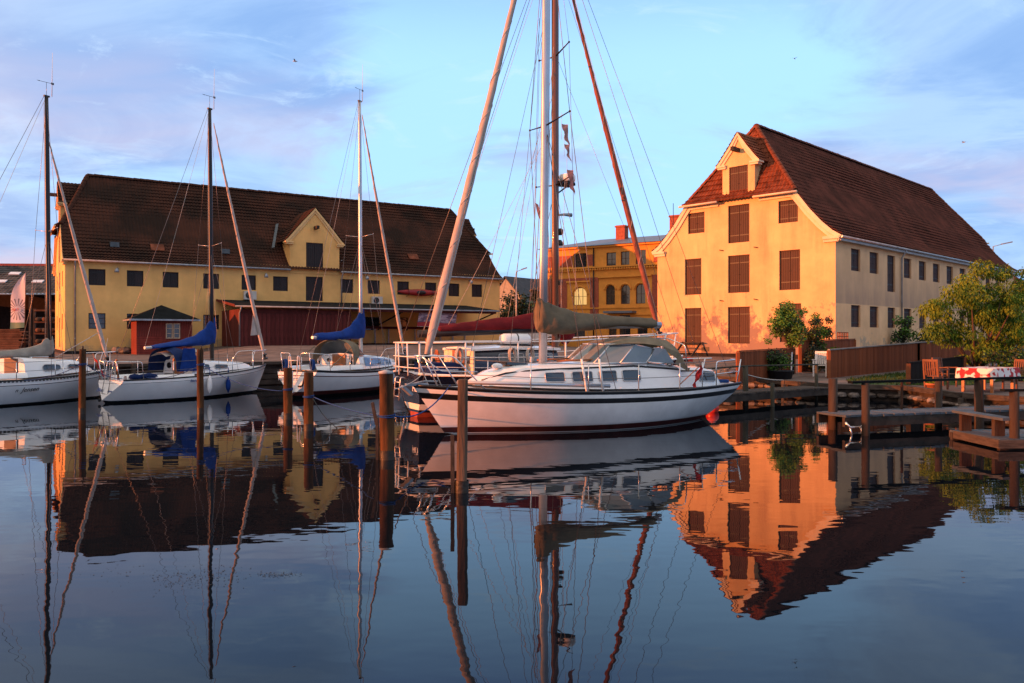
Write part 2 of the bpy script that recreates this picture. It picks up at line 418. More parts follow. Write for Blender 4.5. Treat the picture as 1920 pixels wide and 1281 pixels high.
def frame_mat(P, u, z, dep):
    o = P(u, z, dep); x = (P(u + 1, z, dep) - o).normalized(); y = (P(u, z, dep + 1) - o).normalized(); zz = V((0, 0, 1))
    Mx = Matrix((x, y, zz)).transposed().to_4x4(); Mx.translation = o; return Mx

# ------------------------------------------------------------------ tiled roofs
def tile_rows(mb, rows, o, d, n, pitch=0.22, hgt=0.05, lap=0.03, mi=0, sub=4, jit=0.0):
    """rows: list of (aBottom,bBottom,Pbottom, aTop,bTop,Ptop): positions along direction d from P; pantile wave across, a step per row"""
    for r, (a0, b0, p0, a1, b1, p1) in enumerate(rows):
        p0, p1 = V(p0), V(p1); lo, hi = min(a0, a1), max(b0, b1)
        k0 = math.floor(lo / pitch * sub); k1 = math.ceil(hi / pitch * sub); base = len(mb.v); cnt = 0
        nn = n[r] if isinstance(n, list) else n
        for k in range(k0, k1 + 1):
            c = k * pitch / sub; ph = (k % sub) / sub
            hh = hgt * (0.0, 0.45, 1.0, 0.55)[k % sub] if sub == 4 else hgt * (0.5 - 0.5 * math.cos(2 * math.pi * ph))
            col = k // sub
            jz = (((col * 73856093) ^ (r * 19349663)) % 97) / 97 * jit + jit * 2.2 * (math.sin(c * 0.33 + r * 0.21) + math.sin(c * 0.12 - r * 0.4 + 2))
            cb = min(max(c, a0), b0); ct = min(max(c, a1), b1)
            q0 = p0 + d * cb + nn * (hh + lap + jz); q1 = p1 + d * ct + nn * hh
            mb.v += [tuple(p0 + d * cb + nn * (hh - 0.01)), tuple(q0), tuple(q1)]; cnt += 1
        for i in range(cnt - 1):
            b = base + 3 * i
            mb.f.append((b, b + 3, b + 4, b + 1)); mb.m.append(mi); mb.s.append(False)
            mb.f.append((b + 1, b + 4, b + 5, b + 2)); mb.m.append(mi); mb.s.append(False)
def resample(prof, step):
    pts = [V(p) for p in prof]; L = [0]
    for a, b in zip(pts, pts[1:]): L.append(L[-1] + (b - a).length)
    n = max(2, round(L[-1] / step)); out = []
    for i in range(n + 1):
        s = L[-1] * i / n
        for j in range(len(pts) - 1):
            if s <= L[j + 1] + 1e-6:
                out.append(pts[j].lerp(pts[j + 1], (s - L[j]) / (L[j + 1] - L[j]))); break
    return out
_ridge = {}
def ridge_tiles(parent, p, q, m, step=0.42, r=0.13):
    p, q = V(p), V(q); L = (q - p).length; n = max(1, round(L / step)); d = (q - p).normalized(); st = L / n
    key = (m.name, round(r, 3))
    if key not in _ridge:
        mb = MB(); rings = []
        for x, rr in ((-0.5, r * 1.12), (0.42, r), (0.5, r * 0.94)):
            rings.append([(x * step * 1.08, math.cos(a) * rr, math.sin(a) * rr * 0.85) for a in [math.pi * k / 6 for k in range(7)]])
        mb.loft(rings, closed=False, sm=True)
        mb.face(rings[0]); mb.face(rings[2])
        _ridge[key] = mb.mesh('ridge_tile', m)
    z = V((0, 0, 1)); yv = z.cross(d).normalized(); zv = d.cross(yv)
    rr = random.Random(int(L * 100))
    for i in range(n):
        o = link('ridge_tile', _ridge[key], parent)
        Mx = Matrix((d, yv, zv)).transposed().to_4x4(); Mx.translation = p + d * st * (i + 0.5) + zv * rr.uniform(-0.012, 0.012); o.matrix_local = Mx
def moulding(mb, path, inw, out, wd=0.34, th=0.13, steps=2):
    """stepped raking cornice: path points, inw = inward normals, out = unit vector out of the wall"""
    for k in range(steps):
        a = wd * k / steps * 1.0; w2 = wd * (1 - k / steps) if k == 0 else wd / steps
        tt = th * (1 - k * 0.45)
        i0 = 0 if k == 0 else wd * 0.5; i1 = wd * 0.5 if k == 0 else wd
        rings = []
        for p, n in zip(path, inw):
            p = V(p); n = V(n)
            rings.append([p + n * i0, p + n * i1, p + n * i1 + out * tt, p + n * i0 + out * tt])
        mb.loft(rings, True, 0, False, (True, True))

def hoist_gable(parent, Pf, hw, z0, ze, za, depth, mats, door=None, tiles=None, beam=True, wall_z1=None, ov=0.34, zoff=0.0):
    """gabled hoist dormer. Pf(u,z,d): u across, d into the building. mats=(wall, mould, tile, shutter)"""
    wallm, mm, tm, sm_ = mats
    mb = MB(); holes = [door] if door else []
    prof = lambda z: hw if z <= ze else hw * (1 - (z - ze) / (za - 0.12 - ze))
    wall_holes(mb, Pf, (z0, za - 0.13), lambda z: -prof(z), lambda z: prof(z), holes, zcuts=(ze,))
    for sgn in (-1, 1):
        mb.face([Pf(sgn * hw, z0, 0), Pf(sgn * hw, z0, depth), Pf(sgn * hw, ze, depth), Pf(sgn * hw, ze, 0)])
    d = mb.build('dormer', wallm, parent)
    if door:
        u0, u1, a, b = door
        s = shutter(d.parent, frame_mat(Pf, u0, a, 0.05), u1 - u0, b - a, sm_)
    # roof slopes: slight bell-cast
    mb = MB(); outv = (Pf(0, 0, 0) - Pf(0, 0, 1)).normalized()
    dv = (Pf(0, 0, 1) - Pf(0, 0, 0)).normalized()
    for sgn in (-1, 1):
        pr = resample([(hw + ov, 0, ze - 0.02), (hw + ov * 0.25, 0, ze + 0.28), (hw * 0.55, 0, lerp(ze, za, 0.55)), (0, 0, za)], 0.3)
        rows = []; ns = []
        for a, b in zip(pr, pr[1:]):
            A_ = Pf(sgn * a.x, a.z, 0); B_ = Pf(sgn * b.x, b.z, 0)
            rows.append((-0.14, depth, A_, -0.14, depth, B_))
            t = (B_ - A_).normalized(); n_ = t.cross(dv); n_ = n_ if n_.z > 0 else -n_; ns.append(n_)
        tile_rows(mb, rows, None, dv, ns, jit=0.008)
    stuff(mb.build('roof_tiles', tm, d))
    # raking mouldings and kneelers
    for sgn in (-1, 1):
        mb = MB()
        pts = [(hw + ov, ze), (hw + ov * 0.3, ze + 0.25), (hw * 0.55, lerp(ze, za, 0.55) - 0.02), (0, za - 0.02)]
        path = [Pf(sgn * u, z, -0.002) for u, z in pts]; inw = []
        for i, (u, z) in enumerate(pts):
            a = pts[max(i - 1, 0)]; b = pts[min(i + 1, 3)]
            t = V((sgn * (b[0] - a[0]), b[1] - a[1])).normalized(); n_ = V((t.y, -t.x)) if sgn > 0 else V((-t.y, t.x))
            n_ = -n_ if n_.y > 0 else n_
            if i == 3: n_ = V((0, -1.25))
            inw.append(Pf(n_.x, n_.y, 0) - Pf(0, 0, 0))
        moulding(mb, path, inw, outv, wd=0.30, th=0.13)
        for k, (uu, zz) in enumerate(((0.0, 0.10), (0.09, 0.10))):
            c = Pf(sgn * (hw + ov - 0.29 - uu * 0.5), ze - 0.06 - k * 0.11, 0.11)
            ux = (Pf(1, 0, 0) - Pf(0, 0, 0)) * (0.30 - uu * 0.5 + 0.002); dx = dv * (0.30 - uu * 0.6)
            mb.obox(c, ux, dx, (0, 0, 0.055))
        mb.build('cornice', mm, d)
    if beam:
        mb = MB(); bz = lerp(ze, za, 0.42)
        mb.obox(Pf(0, bz, -0.30), (Pf(1, 0, 0) - Pf(0, 0, 0)) * 0.10, dv * 0.42, (0, 0, 0.11))
        mb.build('hoist_beam', M_timber_d, d)
    return d

def warehouse(name, label, A_, ang, L, W, zg, prof, zr, setb, mats, side_holes, gable_holes, gable_doors, dormer=None, hoist=True):
    """mats: side wall, gable wall, moulding, tiles, hip tiles, shutter.  local x along the long side, y into the building"""
    wm_s, wm_g, mm, tm, hm, sm_ = mats
    T = thing(name, label, 'warehouse', A_, ang)
    hw = W / 2; zb = prof[-2][1]; ub = prof[-2][0]; ze = prof[0][1]
    Ps = lambda u, z, d: V((u, d, z)); Pb = lambda u, z, d: V((L - u, W - d, z))
    Pg0 = lambda u, z, d: V((d, hw - u, z)); Pg1 = lambda u, z, d: V((L - d, hw + u, z))   # u across the gable seen from outside
    zs = ze - 0.02
    # long walls
    mb = MB(); wall_holes(mb, Ps, (zg - 0.4, zs + 0.25), lambda z: 0, lambda z: L, side_holes)
    mb.face([Pb(0, zg - .4, 0), Pb(L, zg - .4, 0), Pb(L, zs + .25, 0), Pb(0, zs + .25, 0)])
    mb.build('wall', wm_s, T)
    # gable walls follow the roof curve up to the half hip
    pz = [(z, min(u, hw)) for u, z in prof[:-1]]
    edge = lambda z: hw if z <= pz[0][0] else interp(z, pz)
    for Pg, hs in ((Pg0, gable_holes), (Pg1, gable_holes)):
        mb = MB(); wall_holes(mb, Pg, (zg - 0.4, zb + 0.05), lambda z: -edge(z), lambda z: edge(z), hs, zcuts=[z for z, u in pz] + [0.5 * (a[0] + b[0]) for a, b in zip(pz, pz[1:])])
        mb.build('gable_wall', wm_g, T)
        for h in hs: shutter(T, frame_mat(Pg, h[0], h[2], 0.10), h[1] - h[0], h[3] - h[2], sm_)
    for h in side_holes:
        if len(h) > 4: continue
        shutter(T, frame_mat(Ps, h[0], h[2], 0.10), h[1] - h[0], h[3] - h[2], sm_, single=(h[1] - h[0]) < 1.0 and name.startswith('apricot'))
    # plinth
    mb = MB(); t = 0.035
    mb.box(-t, L + t, -t, W + t, zg - 0.4, zg + 0.22); mb.build('plinth', M_plinth, T)
    # main slopes
    pr = resample([(u, 0, z) for u, z in prof], 0.34)
    xm = lambda z: -0.12 if z <= zb else lerp(-0.12, setb, (z - zb) / (zr - zb))
    for sgn, nm in ((-1, 'front'), (1, 'back')):
        mb = MB(); rows = []; ns = []
        for a, b in zip(pr, pr[1:]):
            A0 = V((0, hw + sgn * a.x, a.z)); B0 = V((0, hw + sgn * b.x, b.z))
            ta, tb = xm(a.z), xm(b.z)
            rows.append((ta, L - ta, A0, tb, L - tb, B0))
            t = (B0 - A0).normalized(); n_ = V((1, 0, 0)).cross(t); n_ = n_ if n_.z > 0 else -n_; ns.append(n_)
        tile_rows(mb, rows, None, V((1, 0, 0)), ns, jit=0.012)
        o = stuff(mb.build('roof_tiles', tm, T))
    # half hips
    for x0, sx in ((0.0, 1), (L, -1)):
        mb = MB(); rows = []; ns = []
        cps = resample([(-0.42, 0, zb - 0.10), (0.0, 0, zb + 0.22), (lerp(0, setb, 0.4), 0, lerp(zb, zr, 0.42)), (setb, 0, zr)], 0.34)
        half = lambda z: max(0.0, (ub + 0.12) * min(1, (zr - z) / (zr - zb)))
        for a, b in zip(cps, cps[1:]):
            A0 = V((x0 + sx * a.x, hw, a.z)); B0 = V((x0 + sx * b.x, hw, b.z))
            rows.append((-half(a.z), half(a.z), A0, -half(b.z), half(b.z), B0))
            t = (B0 - A0).normalized(); n_ = V((0, 1, 0)).cross(t); n_ = n_ if n_.z > 0 else -n_; ns.append(n_)
        tile_rows(mb, rows, None, V((0, 1, 0)), ns, jit=0.012, hgt=0.06)
        stuff(mb.build('hip_tiles', hm, T))
        for sy in (-1, 1):
            ridge_tiles(T, (x0 + sx * -0.10, hw + sy * (ub + 0.02), zb + 0.02), (x0 + sx * setb, hw, zr + 0.0), hm, 0.36, 0.15)
        # raking mouldings down the gable
        ov = V((-sx, 0, 0))
        Pg = Pg0 if sx > 0 else Pg1
        for sgn in (-1, 1):
            mb = MB()
            pp = [(u, z) for u, z in prof[:-1]]; path = []; inw = []
            for i, (u, z) in enumerate(pp):
                a = pp[max(i - 1, 0)]; b = pp[min(i + 1, len(pp) - 1)]
                t = V((b[0] - a[0], b[1] - a[1])).normalized(); n_ = V((t.y, -t.x)); n_ = -n_ if n_.x > 0 else n_
                path.append(Pg(sgn * (u + 0.03), z - 0.03, -0.002)); inw.append(Pg(sgn * n_.x, n_.y, 0) - Pg(0, 0, 0))
            moulding(mb, path, inw, ov, wd=0.40, th=0.16)
            for k in range(2):
                mb.obox(Pg(sgn * (hw - 0.18 - 0.06 * k), ze - 0.12 - 0.15 * k, -0.02), (0.10 + 0.08 * (1 - k), 0, 0), (0, 0.44 - 0.06 * k, 0), (0, 0, 0.074))
            mb.box(*( (x0 - 0.1, x0 + 0.1) ), *sorted((hw + (-sgn) * 1.3, hw + (-sgn) * (ub - 0.2))), zb - 0.33, zb - 0.12)
            mb.build('cornice', mm, T)
        # gutter along the foot of the half hip
        for sgn in (-1, 1):
            g = MB(); g.tube([(x0 - sx * 0.47, hw + sgn * 1.15, zb - 0.13), (x0 - sx * 0.47, hw + sgn * (ub + 0.30), zb - 0.14)], 0.06, 8)
            g.build('gutter', mm, T)
        if hoist:
            hoist_gable(T, (lambda u, z, d, x0=x0, sx=sx: V((x0 + sx * (d - 0.03), hw - sx * u, z))), 1.03, zb - 0.12, zb + 2.0 if zr > 14 else zb + 1.75,
                        zb + 3.78 if zr > 14 else zb + 3.3, 2.6, (wm_g, mm, hm if zr > 14 else tm, sm_), door=(-0.6, 0.6, zb - 0.1, zb + 1.85))
    ridge_tiles(T, (setb, hw, zr - 0.02), (L - setb, hw, zr - 0.02), tm, 0.42, 0.19)
    return T, Ps

def gutters(T, y, z, x0, x1, m, downs, zg):
    g = MB(); g.tube([(x0, y, z), (x1, y, z)], 0.07, 8); g.build('gutter', m, T)
    for x in downs:
        d = MB(); d.tube([(x, y, z - 0.02), (x, y + 0.05, z - 0.15), (x, -0.09, z - 0.5), (x, -0.09, zg)], 0.05, 8)
        for zz in (zg + 1.0, zg + 3.2): d.tube([(x, -0.09, zz - 0.02), (x, -0.09, zz + 0.02)], 0.065, 8)
        d.build('downpipe', m, T)

# ------------------------------------------------------------------ yellow warehouse (left)
up = [(1.31, 2.28), (3.52, 4.51), (5.68, 6.67), (8.24, 9.28), (10.79, 11.78), (12.98, 14.05), (18.0, 19.0), (20.15, 21.15), (22.6, 23.6), (25.0, 26.0), (27.1, 28.1), (29.25, 30.25)]
lowr = [(1.31, 2.28), (3.52, 4.51), (8.24, 9.28), (17.9, 18.7), (19.9, 21.1), (22.6, 23.5), (25.6, 26.6)]
sh = [(a, b, 5.40, 6.44) for a, b in up] + [(15.36, 16.64, 4.74, 6.52)]
shl = [(a, b, 2.62, 3.62, 0) for a, b in lowr]
gh = [(-0.62, 0.62, 4.5, 6.5), (-3.6, -2.7, 5.4, 6.4), (2.7, 3.6, 5.4, 6.4), (-0.62, 0.62, 1.4, 3.4), (-3.6, -2.7, 2.6, 3.6), (2.7, 3.6, 2.6, 3.6), (-0.62, 0.62, 7.2, 9.0)]
profL = [(5.98, 7.00), (5.5, 7.28), (4.9, 7.78), (4.25, 8.42), (3.4, 9.42), (0, 13.36)]
LW, PsL = warehouse('yellow_warehouse', 'long yellow warehouse with dark tiled roof, black shutters and a hoist gable over the quay', LB_A, LB_ANG, 31.95, 11.3, 1.0,
               profL, 13.36, 1.7, (M_plaster_l, M_plaster_l, M_cornice_l, M_tile_old, M_tile_old, M_shut_l), sh + shl, gh, [])
# panes in the ground floor windows
def window(parent, M, w_, h_, nx, nz, fm, gm_=None, t=0.05):
    mb = MB()
    for b in ((0, t, 0, 0.06, 0, h_), (w_ - t, w_, 0, 0.06, 0, h_), (t, w_ - t, 0, 0.06, 0, t), (t, w_ - t, 0, 0.06, h_ - t, h_)): mb.box(*b)
    for i in range(1, nx): x = w_ * i / nx; mb.box(x - 0.02, x + 0.02, 0.012, 0.05, t, h_ - t)
    for j in range(1, nz): z = h_ * j / nz; mb.box(t, w_ - t, 0.016, 0.046, z - 0.015, z + 0.015)
    o = mb.build('window', fm, parent); o.matrix_local = M
    g = MB(); g.box(t, w_ - t, 0.047, 0.055, t, h_ - t); g.build('pane', gm_ or M_glass, o)
    return o
for a, b, z0, z1, _ in shl: window(LW, frame_mat(PsL, a, z0, 0.07), b - a, z1 - z0, 2, 3, M_shut_l)
# central hoist gable on the long front
hoist_gable(LW, (lambda u, z, d: V((16.02 + u, d - 0.05, z))), 1.86, 6.72, 9.02, 11.55, 4.4, (M_plaster_l, M_cornice_l, M_tile_old, M_shut_l),
            door=(-0.66, 0.62, 7.20, 9.0), ov=0.36)
mb = MB()      # lead valley beside the hoist gable
mb.obox((13.62, 1.75, 9.55), (0.10, 0, 0.03), (0.42, 0.95, 1.0), (0, -0.03, 0.03)); mb.build('flashing', M_lead, LW)
gutters(LW, -0.36, 6.93, -0.1, 14.15, M_zinc, (0.55,), 1.0); gutters(LW, -0.36, 6.93, 17.9, 32.05, M_zinc, (18.05,), 4.6)
mb = MB()      # roof vents
for x, u, z in ((2.9, 4.6, 8.1), (9.9, 4.7, 8.05), (29.0, 3.0, 10.0)):
    b = MB(); b.box(x - 0.27, x + 0.27, 5.65 - u - 0.22, 5.65 - u + 0.4, z - 0.1, z + 0.22); b.build('roof_vent', M_lead, LW)
for x, u, z in ((5.5, 4.7, 8.05), (24.6, 4.3, 8.5)):     # replaced red tiles
    b = MB(); b.obox((x, 5.65 - u, z + 0.06), (0.42, 0, 0), (0, 0.21, 0.225), (0, -0.03, 0.03)); b.build('tile_patch', M_tile_hip, LW)
# wall lamps
for x, z in ((2.96, 6.50), (12.45, 6.55), (20.0, 6.7), (29.0, 6.72)):
    b = MB(); b.tube([(x, 0, z), (x, -0.25, z + 0.06), (x - 0.06, -0.45, z - 0.02)], 0.03, 6)
    b.lathe((x - 0.08, -0.48, z - 0.12), [(0.15, -0.14), (0.13, 0.0), (0.05, 0.12), (0.001, 0.14)], 10)
    b.sphere((x, -0.04, z), 0.07, 8); l = b.build('wall_lamp', M_zinc, LW)

# ------------------------------------------------------------------ apricot warehouse (right)
sr = []
for x0, x1 in ((1.95, 3.16), (4.43, 5.69), (9.58, 10.81), (12.11, 13.36), (14.65, 15.9), (17.3, 18.6), (20.0, 21.25), (23.0, 24.3), (26.0, 27.2), (28.6, 29.8)): sr.append((x0, x1, 5.71, 6.92))
sr.append((7.0, 8.2, 4.77, 6.92))
for x0, x1 in ((1.95, 3.17), (4.46, 5.69), (7.05, 8.2), (9.6, 10.83), (12.17, 13.36), (14.7, 15.9), (17.3, 18.5), (20.0, 21.2)): sr.append((x0, x1, 2.64, 3.84))
gr = [(-0.68, 0.68, 7.54, 9.72), (-0.69, 0.69, 4.65, 6.82), (-0.7, 0.7, 1.72, 3.84),
      (2.44, 3.58, 8.38, 9.62), (-3.41, -2.26, 8.34, 9.58), (2.49, 3.70, 4.68, 6.87), (2.52, 3.76, 1.82, 3.93), (-3.64, -2.48, 4.65, 6.82), (-3.64, -2.48, 1.72, 3.85)]
profR = [(5.98, 7.46), (5.5, 7.76), (4.95, 8.26), (4.30, 8.98), (3.45, 10.10), (0, 14.6)]
RW, PsR = warehouse('apricot_warehouse', 'tall apricot plastered warehouse with red brown shutters and red tiled half-hipped roof', RB_A, RB_ANG, 33.5, 11.3, 0.92,
               profR, 14.6, 2.0, (M_plaster_s, M_plaster_g, M_cornice, M_tile_new, M_tile_hip, M_shut_r), sr, gr, [])
gutters(RW, -0.36, 7.36, -0.1, 33.6, M_zinc, (9.0, 24.6), 1.0)
b = MB(); b.box(-0.02, 33.5, -0.30, -0.002, 7.16, 7.30); b.build('eaves_board', mat('grey eaves paint', (0.34, 0.34, 0.33), 0.6), RW)
for z in (4.2, 7.15, 10.0):      # wall anchors
    for u in (-1.1, 1.1):
        b = MB(); b.tube([(-0.05, 5.65 + u - 0.12, z), (-0.05, 5.65 + u + 0.12, z + 0.05)], 0.03, 6); b.build('wall_anchor', M_iron, RW)
b = MB(); b.box(-0.03, 0.05, 7.6, 8.1, 1.25, 1.5); b.build('cellar_vent', M_iron, RW)
# ------------------------------------------------------------------ boats
M_gel = mat('white gelcoat', (0.82, 0.81, 0.78), 0.22, 0.05, 1.5, spec=0.5, coat=0.3)
M_gel_old = mat('dulled white gelcoat', (0.80, 0.79, 0.76), 0.25, 0.10, 1.6, spec=0.5, coat=0.2, detail=9)
M_deckp = mat('pale grey deck paint', (0.50, 0.52, 0.53), 0.55, 0.1, 3, 0.1)
M_navy = mat('navy hull paint', (0.010, 0.012, 0.028), 0.2, 0.3, 2, spec=0.5, coat=0.4)
M_black = mat('black stripe paint', (0.012, 0.011, 0.012), 0.3, 0.3, 3)
M_dred = mat('dark red antifouling', (0.075, 0.014, 0.012), 0.6, 0.3, 3)
M_dark_af = mat('black antifouling', (0.012, 0.014, 0.016), 0.7, 0.4, 3)
M_orange_af = mat('brick red antifouling', (0.28, 0.055, 0.030), 0.6, 0.2, 3)
M_alu = mat('silver anodised mast', (0.50, 0.50, 0.52), 0.35, 0.08, 2, metal=0.7)
M_dmast = mat('dark anodised mast', (0.012, 0.010, 0.011), 0.4, 0.2, 2, metal=0.0)
M_bmast = mat('varnished brown mast', (0.15, 0.062, 0.034), 0.3, 0.25, 2, stretch=(1, 1, 0.1), coat=0.3)
M_steel = mat('polished steel tube', (0.68, 0.68, 0.68), 0.22, 0.05, 2, metal=0.85)
M_rail = mat('white rail paint', (0.78, 0.76, 0.72), 0.4, 0.05, 2)
M_wire = mat('rigging wire', (0.16, 0.15, 0.15), 0.4, 0.1, 2, metal=0.5)
M_sail = mat('furled sail cloth', (0.43, 0.365, 0.325), 0.75, 0.12, 6, 0.3, 16, stretch=(1, 1, 0.5))
M_sail_r = mat('furled tan sail cloth', (0.24, 0.085, 0.058), 0.75, 0.2, 5, 0.3, 16)
M_canvas = mat('olive tan canvas', (0.135, 0.108, 0.072), 0.85, 0.15, 4, 0.5, 9)
M_canvas_d = mat('faded tan canvas', (0.185, 0.15, 0.10), 0.85, 0.15, 4, 0.5, 9)
M_canvas_g = mat('grey beige canvas', (0.26, 0.235, 0.20), 0.85, 0.15, 4, 0.5, 9)
M_blue = mat('royal blue canvas', (0.007, 0.036, 0.185), 0.8, 0.2, 4, 0.5, 9)
M_dblue = mat('dark blue canvas', (0.008, 0.022, 0.085), 0.8, 0.2, 4, 0.5, 9)
M_red_cv = mat('wine red canvas', (0.14, 0.010, 0.013), 0.8, 0.2, 3, 0.5, 9)
M_teak = mat('varnished teak', (0.30, 0.105, 0.035), 0.35, 0.25, 3, stretch=(1, 5, 1))
M_win = glassmat('tinted cabin window', (0.03, 0.035, 0.04), 0.05)
M_clear = glassmat('clear windscreen', (0.16, 0.19, 0.20), 0.05)
M_frame = mat('aluminium frame', (0.62, 0.62, 0.62), 0.35, 0.05, 2, metal=0.6)
M_rope_b = mat('blue rope', (0.02, 0.06, 0.20), 0.9, 0.3, 40)
M_rope_w = mat('pale rope', (0.45, 0.42, 0.38), 0.9, 0.3, 40)
M_rope_g = mat('grey green rope', (0.12, 0.12, 0.10), 0.9, 0.3, 40)
M_red = mat('red cloth', (0.45, 0.03, 0.03), 0.8, 0.15, 6)

class Hull:
    """x forward from the transom, y to port, z up, waterline at z=0"""
    def __init__(s, root, L, B, sheer, xs, xf, tb, draft, rows, mats, ns=28, flare=2.6, deckm=None, camber=0.07, railm=None, name='hull', transom_mi=None):
        s.L, s.B, s.sheer_p, s.xs, s.xf, s.tb, s.dr, s.root = L, B, sheer, xs, xf, tb, draft, root; s.flare = flare
        mb = MB(); rings = []; ts = [(i / ns) ** 0.92 if False else i / ns for i in range(ns + 1)]
        for t in ts: rings.append(s.ring(t, rows))
        nr = len(rings[0]); half = nr // 2
        strip = [r[2] for r in rows]                     # material of the strip above each row (bottom to top)
        mis = []
        for j in range(nr - 1):
            k = j if j < half else nr - 2 - j            # distance from sheer
            mis.append(strip[len(rows) - 2 - k])
        mb.loft(rings, closed=False, sm=True, mis=mis)
        tr = rings[0]                                    # transom, banded like the sides
        for j in range(half):
            a, b = tr[j], tr[j + 1]; c, d = tr[nr - 2 - j], tr[nr - 1 - j]
            mb.face([a, b, c, d], transom_mi if (transom_mi is not None and mis[j] not in (strip[0],)) else mis[j])
        s.obj = mb.build(name, mats, root)
        # deck
        mb = MB(); dr_ = []
        for t in ts:
            zz = s.sheer(t) - 0.03; b = max(0.004, s.hb(t, s.sheer(t)) - 0.02); x = s.x(t, s.sheer(t))
            dr_.append([V((x, b * q, zz + camber * (1 - q * q) * min(1, b * 1.2))) for q in (-1, -0.5, 0, 0.5, 1)])
        mb.loft(dr_, closed=False); mb.build('deck', deckm or M_deckp, root)
        if railm:
            for sg in (-1, 1):
                mb = MB(); mb.tube([V((s.x(t, s.sheer(t)), sg * (s.hb(t, s.sheer(t)) - 0.01), s.sheer(t) + 0.012)) for t in ts], 0.026, 6, sy=1.1)
                mb.build('toe_rail', railm, root)
    def sheer(s, t): return interp_s(t, s.sheer_p)
    def d(s, t): return s.dr[0] + (s.dr[1] - s.dr[0]) * (math.sin(math.pi * min(1, max(0, t)) ** 0.9) ** 0.7 if 0 < t < 1 else 0)
    def bdeck(s, t):
        if t < 0.45: f = s.tb + (1 - s.tb) * math.sin(math.pi / 2 * t / 0.45) ** 0.9
        else: f = max(0.0, 1 - ((t - 0.45) / 0.55) ** 2.3) ** 0.92
        return s.B / 2 * f
    def hb(s, t, z):
        dd = s.d(t); v = max(0.0, min(1.0, (z + dd) / (s.sheer(t) + dd)))
        p = lerp(1.15, s.flare, math.sin(math.pi * min(1, t * 0.9 + 0.08)) ** 0.8)
        return s.bdeck(t) * (1 - (1 - v) ** p)
    def x(s, t, z):
        k = max(0, min(1.15, z / s.sheer(t)))
        return lerp(lerp(s.xs[0], s.xs[1], k), lerp(s.xf[0], s.xf[1], k), t)
    def t_at(s, xq, z): 
        k = max(0, min(1.15, z / s.sheer(0.5))); a = lerp(s.xs[0], s.xs[1], k); b = lerp(s.xf[0], s.xf[1], k)
        return (xq - a) / (b - a)
    def side(s, xq, z, sg, out=0.0):
        t = s.t_at(xq, z); return V((xq, sg * (s.hb(t, z) + out), z))
    def deckpt(s, xq, sg, inset=0.08):
        t = max(0.0, min(1.0, s.t_at(xq, 0.9))); zz = s.sheer(t)
        return V((xq, sg * max(0, s.hb(t, zz) - inset), zz))
    def ring(s, t, rows):
        sd = []
        for kind, val, _ in rows:
            z = -s.d(t) if kind == 'k' else val if kind == 'a' else s.sheer(t) * val
            z = max(z, -s.d(t)); sd.append((s.x(t, z), s.hb(t, z) if kind != 'k' else 0.0, z))
        up_ = [V((x, y, z)) for x, y, z in sd[::-1]]         # port sheer -> keel
        dn = [V((x, -y, z)) for x, y, z in sd[1:]]
        return up_ + dn
def interp_s(t, pts):
    if len(pts) == 3:                                         # quadratic through stern, middle, bow
        a, b, c = pts; return a * (1 - t) * (1 - 2 * t) + 4 * b * t * (1 - t) + c * t * (2 * t - 1)
    return interp(t, pts)

def cabin(root, xs, name='coachroof', m=None, camber=0.06, mis=None):
    """xs: (x, half width at foot, half width at top, foot z, top z)"""
    mb = MB(); rings = []
    for x, w0, w1, z0, z1 in xs:
        r = [V((x, w0, z0)), V((x, lerp(w0, w1, 0.85), lerp(z0, z1, 0.86))), V((x, w1 * 0.93, z1 - 0.005)), V((x, w1 * 0.5, z1 + camber * 0.75)), V((x, 0, z1 + camber)),
             V((x, -w1 * 0.5, z1 + camber * 0.75)), V((x, -w1 * 0.93, z1 - 0.005)), V((x, -lerp(w0, w1, 0.85), lerp(z0, z1, 0.86))), V((x, -w0, z0))]
        rings.append(r)
    mb.loft(rings, closed=False, sm=True, caps=(False, False)); mb.face(rings[0][::-1]); mb.face(rings[-1])
    return mb.build(name, m or M_gel, root)
def cab_at(xs, x, f, sg, out=0.01):
    """point on a cabin side at height fraction f"""
    a = [interp(x, [(q[0], q[i]) for q in sorted(xs)]) for i in range(1, 5)]
    return V((x, sg * (lerp(a[0], a[1], f) + out), lerp(a[2], a[3], f)))
def cab_window(root, xs, x0, x1, f0, f1, sg, m=None, frame=True, slant=0.0, rnd=0.04):
    def P(u, v): return cab_at(xs, lerp(x0, x1, u) + slant * v, lerp(f0, f1, v), sg, 0.014)
    L = abs(x1 - x0); H = (P(0.5, 1) - P(0.5, 0)).length; ru, rv = min(0.45, rnd / L), min(0.45, rnd / max(H, .01))
    poly = []
    for cu, cv, a0 in ((1 - ru, 1 - rv, 0), (ru, 1 - rv, 90), (ru, rv, 180), (1 - ru, rv, 270)):
        for k in range(4):
            a = R(a0 + 30 * k); poly.append((cu + ru * math.cos(a), cv + rv * math.sin(a)))
    mb = MB(); pts = [P(u, v) for u, v in poly]; off = V((0, sg * 0.006, 0))
    mb.face([p + off for p in pts]); n = len(pts)
    for i in range(n): mb.face([pts[i] - off * 3, pts[(i + 1) % n] - off * 3, pts[(i + 1) % n] + off, pts[i] + off])
    o = mb.build('window', m or M_win, root)
    if frame:
        fb = MB(); fb.tube([p + off * 1.4 for p in pts] + [pts[0] + off * 1.4], 0.010, 4); fb.build('window_frame', M_frame, o)
    return o
def pipe(root, name, pts, r, m=None, n=6):
    mb = MB(); mb.tube(pts, r, n); return mb.build(name, m or M_steel, root)
